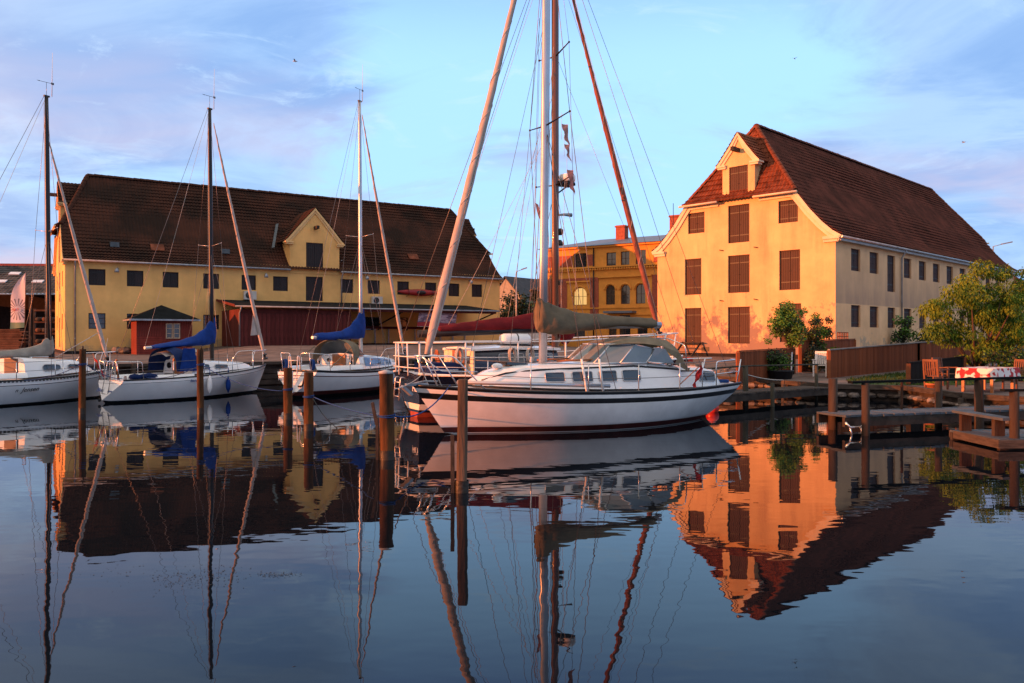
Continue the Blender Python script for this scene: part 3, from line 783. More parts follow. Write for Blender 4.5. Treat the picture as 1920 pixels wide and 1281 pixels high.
def bend(pts, rad=0.08, k=4):
    pts = [V(p) for p in pts]; out = [pts[0]]
    for a, b, c in zip(pts, pts[1:], pts[2:]):
        u = (a - b); v = (c - b); q = min(rad, u.length * 0.45, v.length * 0.45); p0 = b + u.normalized() * q; p1 = b + v.normalized() * q
        for i in range(k + 1):
            t = i / k; out.append(p0 * (1 - t) ** 2 + b * 2 * t * (1 - t) + p1 * t * t)
    return out + [pts[-1]]
def sag(p, q, s, n=10):
    p, q = V(p), V(q); return [p.lerp(q, i / n) - V((0, 0, s * 4 * (i / n) * (1 - i / n))) for i in range(n + 1)]
def mast(root, x, z0, z1, r, m, rake=0.0, top=0.75):
    mb = MB(); pts = [V((x - rake * k, 0, lerp(z0, z1, k))) for k in (0, 0.25, 0.5, 0.75, 0.92, 1)]
    mb.tube(pts, [r, r, r, r * 0.98, r * 0.88, r * top], 12, sy=1.25)
    o = mb.build('mast', m, root)
    c = MB(); c.box(x - rake - r * 1.3, x - rake + r * 1.5, -r * 0.6, r * 0.6, z1, z1 + 0.05); c.build('mast_cap', M_black, o)
    return o, (lambda z: x - rake * (z - z0) / (z1 - z0))
def furled(root, p, q, r0, r1, m, piping=None):
    p, q = V(p), V(q); mb = MB(); pts = []; rs = []; rr = random.Random(int(p.x * 50))
    N_ = 40
    for i in range(N_ + 1):
        t = i / N_; pts.append(p.lerp(q, t) - V((0, 0, 0.10 * 4 * t * (1 - t)))); pf = interp(t, [(0, 0.35), (0.05, 0.9), (0.15, 1), (0.5, 0.9), (0.85, 0.55), (0.95, 0.3), (1, 0.22)])
        rs.append(lerp(r0, r1, t) * pf * (1 + rr.uniform(-0.06, 0.06)))
    mb.tube(pts, rs, 9); o = mb.build('furled_sail', m, root)
    mb = MB(); sp = []; d = (q - p).normalized(); u = d.cross(V((0, 1, 0))).normalized(); w_ = d.cross(u)
    for i in range(0, N_ * 3):
        t = i / (N_ * 3); k = t * N_; c = pts[int(k)].lerp(pts[min(int(k) + 1, N_)], k - int(k)); rad = rs[int(k)] * 1.0
        a = t * 2 * math.pi * 11; sp.append(c + u * math.cos(a) * rad + w_ * math.sin(a) * rad)
    mb.tube(sp, 0.009, 4); mb.build('sail_edge', piping or m, o)
    g = MB(); g.lathe(p, [(0.02, -0.12), (0.11, -0.1), (0.11, -0.06), (0.05, -0.04), (0.05, 0.04), (0.11, 0.06), (0.11, 0.09), (0.03, 0.12)], 10, axis=d); g.build('furling_drum', M_black, o)
    return o
def stay(root, p, q, r=0.007, m=None, name='stay'):
    mb = MB(); mb.tube([p, q], r, 4); return mb.build(name, m or M_wire, root)
def spreaders(root, x, z, w_, up_=0.1, sweep=0.0, m=None, r=0.025):
    for sg in (-1, 1):
        mb = MB(); mb.tube([(x, 0, z), (x - sweep, sg * w_, z + up_)], [r, r * 0.6], 6, sy=0.6); mb.sphere((x - sweep, sg * w_, z + up_), r, 6); mb.build('spreader', m or M_alu, root)
def windex(root, x, z, vhf=True, side=-1, m=None):
    mb = MB(); mb.tube([(x, 0, z), (x, 0, z + 0.42)], 0.007, 4)
    mb.tube([(x - 0.24, 0, z + 0.42), (x + 0.18, 0.0, z + 0.43)], 0.007, 4); mb.obox((x + 0.20, 0, z + 0.43), (0.045, 0, 0), (0, 0.004, 0), (0, 0, 0.035))
    mb.tube([(x - 0.22, 0, z + 0.42), (x - 0.32, 0, z + 0.42)], [0.014, 0.002], 5)
    mb.build('wind_vane', M_black, root)
    if vhf: pipe(root, 'antenna', [(x + 0.18, 0, z), (x + 0.2, 0, z + 1.45)], [0.014, 0.006], M_rail, 4)
def sail_cover(root, path, m, name='sail_cover', n=16, wrinkle=0.03):
    """path: (x, z bottom, z top, half thickness) ; a drooped bundle along the boom with folds"""
    P = [V(q) for q in [(a, b, c) for a, b, c, d in path]]; rings = []; K = 36; rr = random.Random(int(path[0][0] * 31))
    ph = [rr.uniform(0, 6) for _ in range(6)]
    ks = [(i / (len(path) - 1), path[i]) for i in range(len(path))]
    for i in range(K + 1):
        t = i / K; g = [interp(t, [(k, q[j]) for k, q in ks]) for j in range(4)]
        x, zb, zt, th = g; cz = (zb + zt) / 2; hz = (zt - zb) / 2; r = []
        for k in range(n):
            a = 2 * math.pi * k / n
            wv = 1 + wrinkle * (math.sin(t * 33 + a * 2 + ph[0]) + 0.7 * math.sin(t * 61 - a * 3 + ph[1]) + 0.5 * math.sin(t * 17 + a * 5 + ph[2]))
            yy = math.sin(a) * th * (1.0 - 0.45 * math.cos(a)) * wv
            r.append(V((x + 0.02 * math.sin(a * 3 + t * 40), yy, cz + math.cos(a) * hz * (wv if hz < 0.3 else 1))))
        rings.append(r)
    mb = MB(); mb.loft(rings, True, 0, True, (True, True)); return mb.build(name, m, root)
def stanchions(root, H, xs, sides, h=0.6, m=None, wires=(1.0, 0.5), r=0.013, ends=None, mw=None):
    m = m or M_steel
    for sg in sides:
        tops = []
        for x in xs:
            p = H.deckpt(x, sg); pipe(root, 'stanchion', [p, p + V((0, 0, h))], r, m, 6); tops.append(p)
        if ends: tops = [V(ends[0](sg)) if ends[0] else None] + tops + [V(ends[1](sg)) if ends[1] else None]; tops = [q for q in tops if q is not None]
        for f in wires:
            mb = MB(); mb.tube([q + V((0, 0, h * f)) for q in tops], 0.007, 4); mb.build('lifeline', mw or M_wire, root)
def fender(label, P, m, cat='fender', L=0.55, r=0.10, rope_up=0.3, group=None):
    T = thing('fender', label, cat, P)
    mb = MB(); mb.lathe((0, 0, 0), [(0.02, -L / 2 - 0.06), (0.035, -L / 2), (r * 0.8, -L / 2 + 0.06), (r, -L / 2 + 0.14), (r, L / 2 - 0.14), (r * 0.8, L / 2 - 0.06), (0.035, L / 2), (0.02, L / 2 + 0.06)], 12)
    mb.build('body', m, T); pipe(T, 'rope', [(0, 0, L / 2 + 0.05), (0, 0, L / 2 + 0.05 + rope_up)], 0.012, M_rope_b)
    return T
def mooring(label, P, Q, s, m, r=0.014, group=None):
    mb = MB(); pts = sag(P, Q, s, 14); mb.tube([p - V(P) for p in pts], r, 5); o = mb.build('mooring_line', m, None, V(P)); tag(o, label, 'rope', group); return o
BG = 'sailing boats moored in the basin'

# ================= foreground white sloop, bow to the left
FG = thing('sailing_boat', 'large white sloop with black stripes and an olive canvas spray hood, nearest the camera', 'sailing boat', (5.43, 20.75, 0), R(-152.80), BG)
Hf = Hull(FG, 8.45, 2.85, (0.94, 0.87, 1.07), (0.62, -0.02), (7.72, 8.46), 0.50, (-0.04, 0.55),
          [('k', 0, 0), ('a', 0.005, 1), ('a', 0.025, 2), ('a', 0.155, 3), ('a', 0.175, 1), ('a', 0.215, 4), ('f', 0.74, 5), ('f', 0.865, 4), ('f', 0.955, 5), ('f', 1.0, 5)],
          [M_dark_af, M_gel, M_dred, M_gel, M_gel_old, M_black], ns=36, railm=M_black)
for i in range(1): pass
CF = [(7.15, 0.30, 0.22, 1.06, 1.10), (6.75, 0.48, 0.36, 1.04, 1.30), (6.2, 0.66, 0.52, 1.01, 1.42), (5.3, 0.84, 0.70, 0.96, 1.46), (4.4, 0.94, 0.80, 0.93, 1.49), (3.4, 1.0, 0.86, 0.91, 1.52), (2.1, 1.0, 0.88, 0.91, 1.40)]
cabin(FG, CF, 'coachroof', M_gel)
CA = [(2.1, 0.98, 0.86, 0.90, 1.36), (1.2, 0.86, 0.76, 0.90, 1.34), (0.85, 0.80, 0.70, 0.90, 1.28), (0.62, 0.74, 0.66, 0.90, 0.96)]
cabin(FG, CA, 'aft_cabin', M_gel, 0.04)
for sg in (1, -1):
    for x0, x1 in ((5.65, 5.20), (5.02, 4.52), (4.36, 3.90), (3.74, 3.26)): cab_window(FG, CF, x0, x1, 0.30, 0.72, sg)
    cab_window(FG, CA, 1.45, 0.88, 0.30, 0.80, sg, slant=0.0)
    mb = MB(); mb.tube([cab_at(CF, x, 0.86, sg, 0.012) for x in (7.0, 6.5, 5.8, 5.0, 4.2, 3.4, 2.6, 2.12)], 0.014, 4, sy=1.5); mb.build('trim_strip', M_black, FG)
    mb = MB(); mb.tube([cab_at(CA, x, 0.86, sg, 0.012) for x in (2.08, 1.5, 0.9)], 0.014, 4); mb.build('trim_strip', M_black, FG)
# windscreen: slanting panes round the front of the cockpit
WZ0, WZ1 = 1.50, 1.93
wf = [(3.05, 0.90), (3.75, 0.84), (4.35, 0.66), (4.62, 0.0), (4.35, -0.66), (3.75, -0.84), (3.05, -0.90)]
wt = [(2.75, 0.84), (3.30, 0.78), (3.85, 0.60), (4.05, 0.0), (3.85, -0.60), (3.30, -0.78), (2.75, -0.84)]
for i in range(6):
    a, b = wf[i], wf[i + 1]; c, d = wt[i + 1], wt[i]
    zt = WZ1 if i not in (0, 5) else WZ1
    q = [V((a[0], a[1], WZ0)), V((b[0], b[1], WZ0)), V((c[0], c[1], WZ1)), V((d[0], d[1], WZ1 - (0.12 if i in (0,) else 0)))]
    mb = MB(); nrm = (q[1] - q[0]).cross(q[2] - q[0]).normalized() * 0.006
    mb.face([p + nrm for p in q]); mb.face([p - nrm for p in q][::-1]); o = mb.build('windscreen_pane', M_clear, FG)
    fb = MB(); fb.tube([q[0], q[3]], 0.022, 5); fb.tube([q[0], q[1]], 0.022, 5); fb.tube([q[3], q[2]], 0.018, 5); fb.build('frame', M_frame, o)
mb = MB()    # sill under the screen
rb = [[V((x, y, WZ0 - 0.10)), V((x, y, WZ0 - 0.02)), V((x - 0.02, y * 0.97, WZ0 - 0.015))] for x, y in wf]; mb.loft(rb, False, 0, False); mb.build('screen_sill', M_gel, FG)
# canvas hood
rings = []
for k, (x, hz, hwid, drop) in enumerate(((3.9, 1.95, 0.66, 0.04), (3.55, 2.04, 0.80, 0.10), (3.1, 2.10, 0.88, 0.16), (2.6, 2.11, 0.93, 0.22), (2.15, 2.05, 0.97, 0.32), (1.98, 1.95, 1.0, 0.55), (1.9, 1.86, 1.02, 0.60))):
    r = []
    for i in range(13):
        a = math.pi * i / 12; y = math.cos(a); rr_ = hwid * (1 if abs(y) > 0 else 1)
        z = hz - drop * abs(y) ** 3.2 + 0.012 * math.sin(i * 2.1 + k * 1.3)
        r.append(V((x, y * hwid, z)))
    rings.append(r)
mb = MB(); mb.loft(rings, False); 
for sg, ix in ((1, 0), (-1, 12)):     # side panels falling aft to the coaming
    a = [rings[j][ix] for j in range(7)]; foot = [V((lerp(3.3, 1.85, j / 6), sg * 1.0, lerp(1.52, 1.36, j / 6))) for j in range(7)]
    mid = [a[j].lerp(foot[j], 0.5) + V((0, sg * 0.03, 0)) for j in range(7)]
    mb.loft([a[3:], [lerp_ for lerp_ in [a[j].lerp(foot[j], max(0, (j - 2.4) / 3.6)) for j in range(3, 7)]]], False)
mb.face([V((1.88, 1.02, 1.30)), V((2.32, 1.02, 1.46)), rings[4][0], rings[6][0]]); mb.face([V((1.88, -1.02, 1.30)), V((2.32, -1.02, 1.46)), rings[4][12], rings[6][12]])
mb.build('spray_hood', M_canvas_d, FG)
for sg in (1, -1):
    mb = MB(); mb.face([V((3.0, sg * 0.91, 1.53)), V((2.3, sg * 0.98, 1.47)), V((2.55, sg * 0.95, 1.82)), V((2.8, sg * 0.9, 1.86))]); mb.build('hood_window', M_clear, FG)
    pipe(FG, 'hood_bow', bend([(1.95, sg * 1.02, 1.3), (2.0, sg * 1.0, 1.9), (2.1, sg * 0.5, 2.06), (2.1, 0, 2.07)]), 0.014)
# spars
mo, mx = mast(FG, 5.31, 1.40, 12.35, 0.082, M_alu, 0.12)
spreaders(FG, mx(6.95), 6.95, 0.92, 0.12, 0.10, M_dmast, 0.03); spreaders(FG, mx(10.3), 10.3, 0.7, 0.1, 0.08, M_alu, 0.025)
mb = MB(); mb.tube([(5.2, 0, 2.33), (1.95, 0, 2.40)], 0.062, 10, sy=1.3); mb.build('boom', M_alu, FG)
sail_cover(FG, [(5.47, 2.26, 2.98, 0.13), (5.36, 2.18, 3.02, 0.19), (5.1, 2.16, 2.86, 0.24), (4.7, 2.17, 2.74, 0.25), (4.2, 2.24, 2.66, 0.22), (3.5, 2.33, 2.62, 0.17), (2.8, 2.35, 2.58, 0.15), (2.25, 2.30, 2.58, 0.13), (2.12, 2.36, 2.52, 0.10)], M_canvas, n=24, wrinkle=0.065)
furled(FG, (8.18, 0, 1.62), (5.42, 0, 12.2), 0.105, 0.085, M_sail)
for sg in (1, -1):
    cp = Hf.deckpt(4.55, sg, 0.06); cp2 = Hf.deckpt(4.95, sg, 0.06); tip = V((mx(6.95) - 0.1, sg * 0.92, 7.07))
    stay(FG, cp, tip, 0.009); stay(FG, tip, (5.2, 0, 12.2), 0.008); stay(FG, cp2 + V((0, 0, 0)), (mx(6.8), sg * 0.05, 6.85), 0.009); stay(FG, Hf.deckpt(4.2, sg, 0.06), (mx(6.8), sg * 0.05, 6.85), 0.008)
    for q in (cp, cp2):
        pipe(FG, 'turnbuckle', [q, q + ((tip if q is cp else V((mx(6.8), 0, 6.85))) - q).normalized() * 0.75], 0.026, M_rail, 6)
    stay(FG, (0.1, sg * 0.5, 1.0), (5.19, 0, 12.35), 0.007); stay(FG, (5.15, sg * 0.12, 2.2), (5.2, 0, 11.8), 0.006, name='halyard')
pipe(FG, 'topping_lift', [(2.0, 0, 2.45), (5.18, 0, 12.3)], 0.006, M_rope_w, 4)
pipe(FG, 'mainsheet', [(2.1, 0, 2.33), (1.75, 0.05, 1.42), (2.2, -0.05, 2.33), (1.7, -0.05, 1.42)], 0.012, M_rope_w, 5)
for i, (x0, z0, x1, z1) in enumerate(((8.3, 1.15, 5.3, 12.3), (7.3, 1.12, 5.3, 9.2), (6.2, 1.1, 5.3, 10.2), (5.55, 1.5, 5.4, 9.4))): stay(FG, (x0, 0.15 - 0.1 * i, z0), (x1, 0, z1), 0.0055, name='halyard')
# pulpit, pushpit, lifelines
tz = 0.62
bow = V((8.42, 0, 1.07))
pp = [Hf.deckpt(7.1, 1), V((7.72, 0.42, 1.70)), V((8.35, 0.20, 1.70)), V((8.45, 0, 1.70)), V((8.35, -0.20, 1.70)), V((7.72, -0.42, 1.70)), Hf.deckpt(7.1, -1)]
pipe(FG, 'pulpit', bend(pp, 0.12), 0.016)
pipe(FG, 'pulpit', bend([V((8.33, 0.22, 1.68)), V((7.95, 0.3, 1.38)), V((7.2, 0.52, 1.36))], 0.06), 0.012); pipe(FG, 'pulpit', [V((8.33, -0.22, 1.68)), V((7.95, -0.3, 1.38)), V((7.2, -0.52, 1.36))], 0.012)
for sg in (1, -1):
    pipe(FG, 'pulpit_leg', [Hf.deckpt(8.0, sg), V((8.3, sg * 0.22, 1.69))], 0.014); pipe(FG, 'pulpit_leg', [Hf.deckpt(7.6, sg), V((8.0, sg * 0.33, 1.69))], 0.014)
    q = [Hf.deckpt(1.0, sg) + V((0, 0, 0.0)), Hf.deckpt(1.0, sg) + V((0, 0, 0.60)), Hf.deckpt(0.15, sg) + V((0, 0, 0.60)), V((0.0, sg * 0.35, 1.54))]
    pipe(FG, 'pushpit', bend(q, 0.1), 0.016); pipe(FG, 'pushpit', [Hf.deckpt(0.1, sg), Hf.deckpt(0.05, sg) + V((-0.10, 0, 0.60))], 0.016)
    pipe(FG, 'pushpit', [Hf.deckpt(1.0, sg) + V((0, 0, .3)), Hf.deckpt(0.1, sg) + V((-0.05, 0, 0.30)), V((0.0, sg * 0.35, 1.24))], 0.012)
stanchions(FG, Hf, [6.2, 4.9, 3.6, 2.35, 1.55], (1, -1), 0.62, M_steel, ends=(lambda sg: Hf.deckpt(7.3, sg), lambda sg: Hf.deckpt(1.0, sg)))
pipe(FG, 'whisker_pole', [(7.75, 0.72, 1.16), (4.35, 1.30, 1.02)], 0.045, M_alu, 10)
mb = MB(); mb.sphere((6.55, 0.15, 1.46), 0.13, 10, sz=0.5); mb.build('deck_vent', M_gel, FG)
mb = MB(); mb.obox((6.1, 0, 1.50), (0.26, 0, 0.02), (0, 0.26, 0), (0, 0, 0.03)); mb.build('deck_hatch', M_win, FG)
for x, yy in ((4.7, 0.45), (4.7, -0.45)):
    mb = MB(); mb.tube([(5.2, yy, 1.56), (4.1, yy * 1.2, 1.585)], 0.025, 6); mb.build('grab_rail', M_teak, FG)
mb = MB(); mb.lathe((2.3, 0.80, 1.42), [(0.09, 0), (0.06, 0.05), (0.055, 0.1), (0.075, 0.14), (0.001, 0.15)], 12); mb.build('winch', M_steel, FG)
mb = MB()   # bow roller and anchor
mb.box(8.15, 8.62, -0.06, 0.06, 1.07, 1.12); mb.tube([(8.62, 0, 1.08), (8.2, 0, 1.16), (7.9, 0, 1.15)], 0.02, 6); mb.obox((8.6, 0, 0.97), (0.10, 0, 0.09), (0, 0.10, 0), (0.02, 0, -0.02)); mb.build('anchor', M_zinc, FG)
mb = MB(); mb.obox((7.45, 0.25, 1.12), (0.12, 0, 0), (0, 0.03, 0), (0, 0, 0.02)); mb.build('cleat', M_steel, FG)
b = MB()    # soft bundle of rope by the stern rail
for k in range(5): b.tube([V((0.35 + 0.14 * math.cos(a), 0.45 + 0.16 * math.sin(a), 0.96 + 0.012 * k)) for a in [i * 0.7 + k for i in range(10)]], 0.014, 5)
b.build('rope_coil', M_rope_b, FG)
# small swallow-tailed ensign furled on its staff at the quarter
T = thing('ensign', 'red and white ensign rolled on a slanting staff at the stern of the white sloop', 'flag', FG.matrix_basis @ V((1.95, 1.16, 1.0)), R(-152.8))
pipe(T, 'flagstaff', [(0.35, 0, -0.02), (-0.25, 0.02, 0.42)], 0.012, M_teak)
mb = MB(); rings = [[V((-0.22 + 0.03 * k, 0.0 + 0.05 * math.sin(k * 1.7 + j), 0.44 - 0.10 * k * 0.8)) + V((-0.02 - 0.13 * j / 4 * (1 - k / 9), 0.03 * math.sin(j * 1.9 + k), -0.02 * j)) for j in range(5)] for k in range(7)]
mb.loft(rings, False); mb.build('cloth', [M_red], T)

# ================= navy motor sailer behind it, bow to the right
NV = thing('sailing_boat', 'navy boat with tall white rails and wine red sail cover, behind the white sloop', 'sailing boat', (-2.8, 21.0, 0), R(27.12), BG)
Hn = Hull(NV, 9.2, 3.1, (1.15, 1.10, 1.50), (0.25, 0.0), (8.3, 9.2), 0.62, (0.22, 0.7),
          [('k', 0, 0), ('a', 0.13, 1), ('a', 0.20, 2), ('a', 0.36, 1), ('f', 1.0, 1)], [M_orange_af, M_navy, M_white], ns=32, railm=M_rail, deckm=M_deckp)
b = MB(); b.tube([Hn.side(x, 1.02 + 0.03 * abs(x - 4) , -1, 0.02) for x in (0.3, 2, 4, 6, 8)], 0.03, 6); b.build('rubbing_strake', M_rail, NV)
CN = [(1.55, 1.02, 0.92, 1.10, 1.76), (2.6, 1.05, 0.94, 1.08, 1.80), (3.7, 1.02, 0.90, 1.08, 1.80), (4.15, 0.95, 0.80, 1.10, 1.74)]
cabin(NV, CN, 'wheelhouse', M_navy, 0.03)
mb = MB(); rings = [[V((x, y * q, z + 0.05 * (1 - q * q))) for q in (-1, -.6, 0, .6, 1)] for x, y, z in ((1.45, 0.98, 1.79), (2.6, 1.0, 1.83), (4.2, 0.9, 1.79))]
mb.loft(rings, False); mb.loft([[p - V((0, 0, 0.06)) for p in r] for r in rings], False)
for a, b2 in ((0, 4),):
    for e in (0, 4): mb.loft([[r[e] for r in rings], [r[e] - V((0, 0, 0.06)) for r in rings]], False)
mb.face(rings[0] + [p - V((0, 0, 0.06)) for p in rings[0]][::-1]); mb.build('wheelhouse_roof', M_gel, NV)
mb = MB(); mb.box(1.50, 1.545, -1.0, -0.45, 1.12, 1.76); mb.box(1.50, 1.545, 0.35, 1.0, 1.12, 1.76); mb.box(1.502, 1.544, -0.45, 0.35, 1.70, 1.76); mb.build('aft_bulkhead', mat('cream paint', (0.72, 0.58, 0.40), 0.5), NV)
for sg in (-1, 1):
    mb = MB(); y0 = -0.05 + sg * 0.20; mb.box(1.47, 1.51, y0 - 0.19, y0 + 0.19, 1.10, 1.74); mb.build('cabin_door', M_teak, NV)
mb = MB(); mb.box(1.485, 1.52, -0.80, -0.62, 1.40, 1.60); mb.build('porthole', M_win, NV)
for sg in (-1, 1):
    cab_window(NV, CN, 2.25, 3.0, 0.28, 0.80, sg, M_clear); cab_window(NV, CN, 3.15, 3.95, 0.28, 0.80, sg, M_clear)
CN2 = [(4.15, 0.90, 0.78, 1.12, 1.42), (6.5, 0.75, 0.62, 1.22, 1.50), (7.1, 0.55, 0.45, 1.28, 1.40)]
cabin(NV, CN2, 'coachroof', M_gel, 0.05)
mb = MB(); mb.tube([(2.65, -0.30, 2.04), (2.75, -0.30, 2.04), (3.45, -0.30, 2.04), (3.55, -0.30, 2.04)], [0.12, 0.16, 0.16, 0.12], 14, sy=1.0); mb.build('liferaft_canister', M_gel, NV)
mb = MB(); mb.tube([(3.1, -0.30, 2.04), (3.13, -0.30, 2.04)], 0.166, 14); mb.build('strap', M_black, NV)
mb = MB(); mb.box(2.6, 3.6, -0.42, -0.18, 1.84, 1.89); mb.build('cradle', M_black, NV)
mn, mnx = mast(NV, 4.55, 1.75, 14.0, 0.088, M_bmast, 0.0)
pipe(NV, 'mast_track', [(4.45, -0.0, 2.9), (4.45, 0, 13.8)], 0.022, M_dmast, 4)
spreaders(NV, 4.55, 6.48, 1.05, 0.12, 0.05, M_dmast, 0.035); spreaders(NV, 4.55, 10.2, 0.85, 0.14, 0.05, M_dmast, 0.035)
mb = MB(); mb.tube([(4.3, 0, 2.32), (0.35, 0, 2.18)], 0.085, 10, sy=1.2); mb.build('boom', M_black, NV)
sail_cover(NV, [(4.72, 2.36, 3.06, 0.09), (4.5, 2.34, 3.0, 0.15), (4.0, 2.33, 2.82, 0.18), (3.2, 2.30, 2.68, 0.18), (2.2, 2.27, 2.57, 0.15), (1.4, 2.25, 2.46, 0.12), (0.9, 2.24, 2.38, 0.09)], M_red_cv, n=18, wrinkle=0.04)
mb = MB(); mb.tube([(4.72, 0.05, 2.35), (4.9, -0.1, 2.1), (4.75, -0.15, 1.95)], [0.2, 0.24, 0.12], 10); mb.build('sail_bag', M_red_cv, NV)
furled(NV, (8.25, 0, 2.3), (4.62, 0, 13.7), 0.095, 0.07, M_sail_r, M_sail)
stay(NV, (8.9, 0, 1.55), (8.25, 0, 2.3), 0.01)
for sg in (-1, 1):
    tip = V((4.5, sg * 1.05, 6.6)); tip2 = V((4.5, sg * 0.85, 10.34)); cp = Hn.deckpt(4.4, sg, 0.06)
    stay(NV, cp, tip, 0.008); stay(NV, tip, tip2, 0.007); stay(NV, tip2, (4.55, 0, 13.8), 0.006); stay(NV, Hn.deckpt(4.0, sg, .06), (4.55, 0, 6.4), 0.008); stay(NV, Hn.deckpt(5.0, sg, .06), (4.55, 0, 6.4), 0.008)
    stay(NV, (0.1, sg * 0.7, 1.9), (4.47, 0, 13.9), 0.008); stay(NV, Hn.deckpt(3.0, sg, .06), (4.55, 0, 10.1), 0.006); stay(NV, (4.52, sg * 0.3, 1.9), (4.52, sg * 0.6, 6.5), 0.006, M_rope_w, 'halyard')
stay(NV, (9.1, 0, 1.6), (4.62, 0, 12.9), 0.007); stay(NV, (8.9, 0.05, 1.6), (4.6, 0, 10.2), 0.006); stay(NV, (0.5, 0, 2.25), (4.47, 0, 13.6), 0.006, M_rope_w, 'topping_lift')
for i in range(4): stay(NV, (1.2 + i * 0.9, 0.0, 2.4 + i * 0.08), (4.5, 0.1 - 0.05 * i, 8.2 + i * 0.9), 0.0055, M_rope_w, 'lazy_jack')
# radar, horn and lights up the mast
b = MB(); b.box(4.6, 5.15, -0.12, 0.12, 6.55, 6.60); b.bar((4.62, 0, 6.25), (5.05, 0, 6.56), 0.04, 0.04)
for i in range(7): b.box(4.66 + i * 0.07, 4.69 + i * 0.07, -0.2, 0.2, 6.49, 6.55)
b.build('radar_bracket', M_black, NV)
b = MB(); b.lathe((4.95, 0, 6.61), [(0.20, 0), (0.24, 0.03), (0.245, 0.17), (0.22, 0.21), (0.001, 0.235)], 18); b.build('radar_dome', M_gel, NV)
b = MB(); b.tube([(4.6, 0, 5.62), (4.85, 0, 5.66), (5.1, 0, 5.66)], [0.02, 0.04, 0.06], 8); b.build('loud_hailer', M_zinc, NV)
b = MB(); b.lathe((4.72, 0, 5.05), [(0.04, 0), (0.09, 0.05), (0.09, 0.16), (0.03, 0.2)], 10); b.lathe((4.70, 0, 4.75), [(0.10, 0), (0.12, 0.05), (0.05, 0.16)], 10); b.lathe((4.70, 0, 3.6), [(0.08, 0), (0.08, 0.14)], 8); b.build('mast_light', M_black, NV)
# tall white rails all round
for sg in (-1, 1):
    xs_ = [0.05, 1.2, 2.6, 4.0, 5.4, 6.8, 8.0]; tops = []
    for x in xs_:
        p = Hn.deckpt(x, sg, 0.05); t = V((x, p.y, interp(x, [(0, 1.95), (4, 1.99), (8, 2.17)]))); tops.append(t); pipe(NV, 'rail_post', [p, t], 0.022, M_rail)
    bow_ = V((8.75, sg * 0.22, 2.22)); 
    pipe(NV, 'top_rail', tops + [bow_], 0.021, M_rail); pipe(NV, 'mid_rail', [lerp(t, V((t.x, t.y, Hn.deckpt(t.x, sg).z)), 0.45) for t in tops] + [bow_ - V((0.1, 0, 0.35))], 0.012, M_rail)
    pipe(NV, 'low_rail', [lerp(t, V((t.x, t.y, Hn.deckpt(t.x, sg).z)), 0.75) for t in tops], 0.008, M_rail)
    pipe(NV, 'rail_post', [Hn.deckpt(8.5, sg, 0.03), bow_], 0.02, M_rail)
pipe(NV, 'top_rail', bend([V((8.75, 0.22, 2.22)), V((8.95, 0.1, 2.22)), V((8.95, -0.1, 2.22)), V((8.75, -0.22, 2.22))], 0.06), 0.021, M_rail)
for f in (1, 0.55, 0.2): pipe(NV, 'stern_rail', [V((0.0, 0.95, 1.15 + 0.8 * f)), V((-0.08, 0.3, 1.15 + 0.8 * f)), V((-0.08, -0.3, 1.15 + 0.8 * f)), V((0.0, -0.95, 1.15 + 0.8 * f))], 0.02 if f == 1 else 0.014, M_rail)
for y in (-0.35, 0.35): pipe(NV, 'rail_post', [(-0.05, y, 1.1), (-0.08, y, 1.95)], 0.02, M_rail)
for y in (-0.2, 0.2): pipe(NV, 'boarding_ladder', bend([(-0.02, y, 1.0), (-0.2, y, 1.06), (-0.26, y, 0.45)], 0.06), 0.02, M_alu)
for z in (0.55, 0.75, 0.92): pipe(NV, 'ladder_rung', [(-0.235, -0.2, z), (-0.235, 0.2, z)], 0.016, M_alu)
lettering('HO', 0.26, M_white, NV, Hn.obj.matrix_local @ V((0.03, -0.42, 0.70)), (0, -1, 0), (0.12, 0, 1))
# cockpit clutter: outboard on the rail, coiled ropes, fender
b = MB(); b.lathe((0.12, 0.62, 1.30), [(0.10, 0), (0.15, 0.05), (0.16, 0.22), (0.12, 0.32), (0.001, 0.35)], 10); b.tube([(0.12, 0.62, 1.3), (0.1, 0.62, 1.1)], 0.05, 8); b.build('outboard_motor', M_black, NV)
for x in (1.0, 2.4, 2.9):
    p = Hn.deckpt(x, -1, 0.03); b = MB()
    for k in range(4): b.tube([V((x + 0.09 * math.sin(a) + 0.01 * k, p.y - 0.02 * k, 1.62 + 0.2 * math.cos(a))) for a in [j * math.pi / 6 for j in range(13)]], 0.014, 5)
    b.build('rope_coil', M_rope_w, NV)
b = MB(); b.box(0.5, 1.3, -0.7, 0.7, 1.14, 1.42); b.build('cockpit_seat', M_dblue, NV)
b = MB(); b.lathe((0.95, 0.1, 1.55), [(0.20, -0.012), (0.225, 0), (0.20, 0.012)], 16, axis=(1, 0, 0.2)); b.tube([(0.98, 0.1, 1.14), (0.97, 0.1, 1.55)], 0.03, 6); b.build('steering_wheel', M_teak, NV)
b = MB(); b.tube([(0.59, 0, 1.14), (0.59, 0, 2.2)], 0.035, 8); b.build('boom_crutch', M_teak, NV)
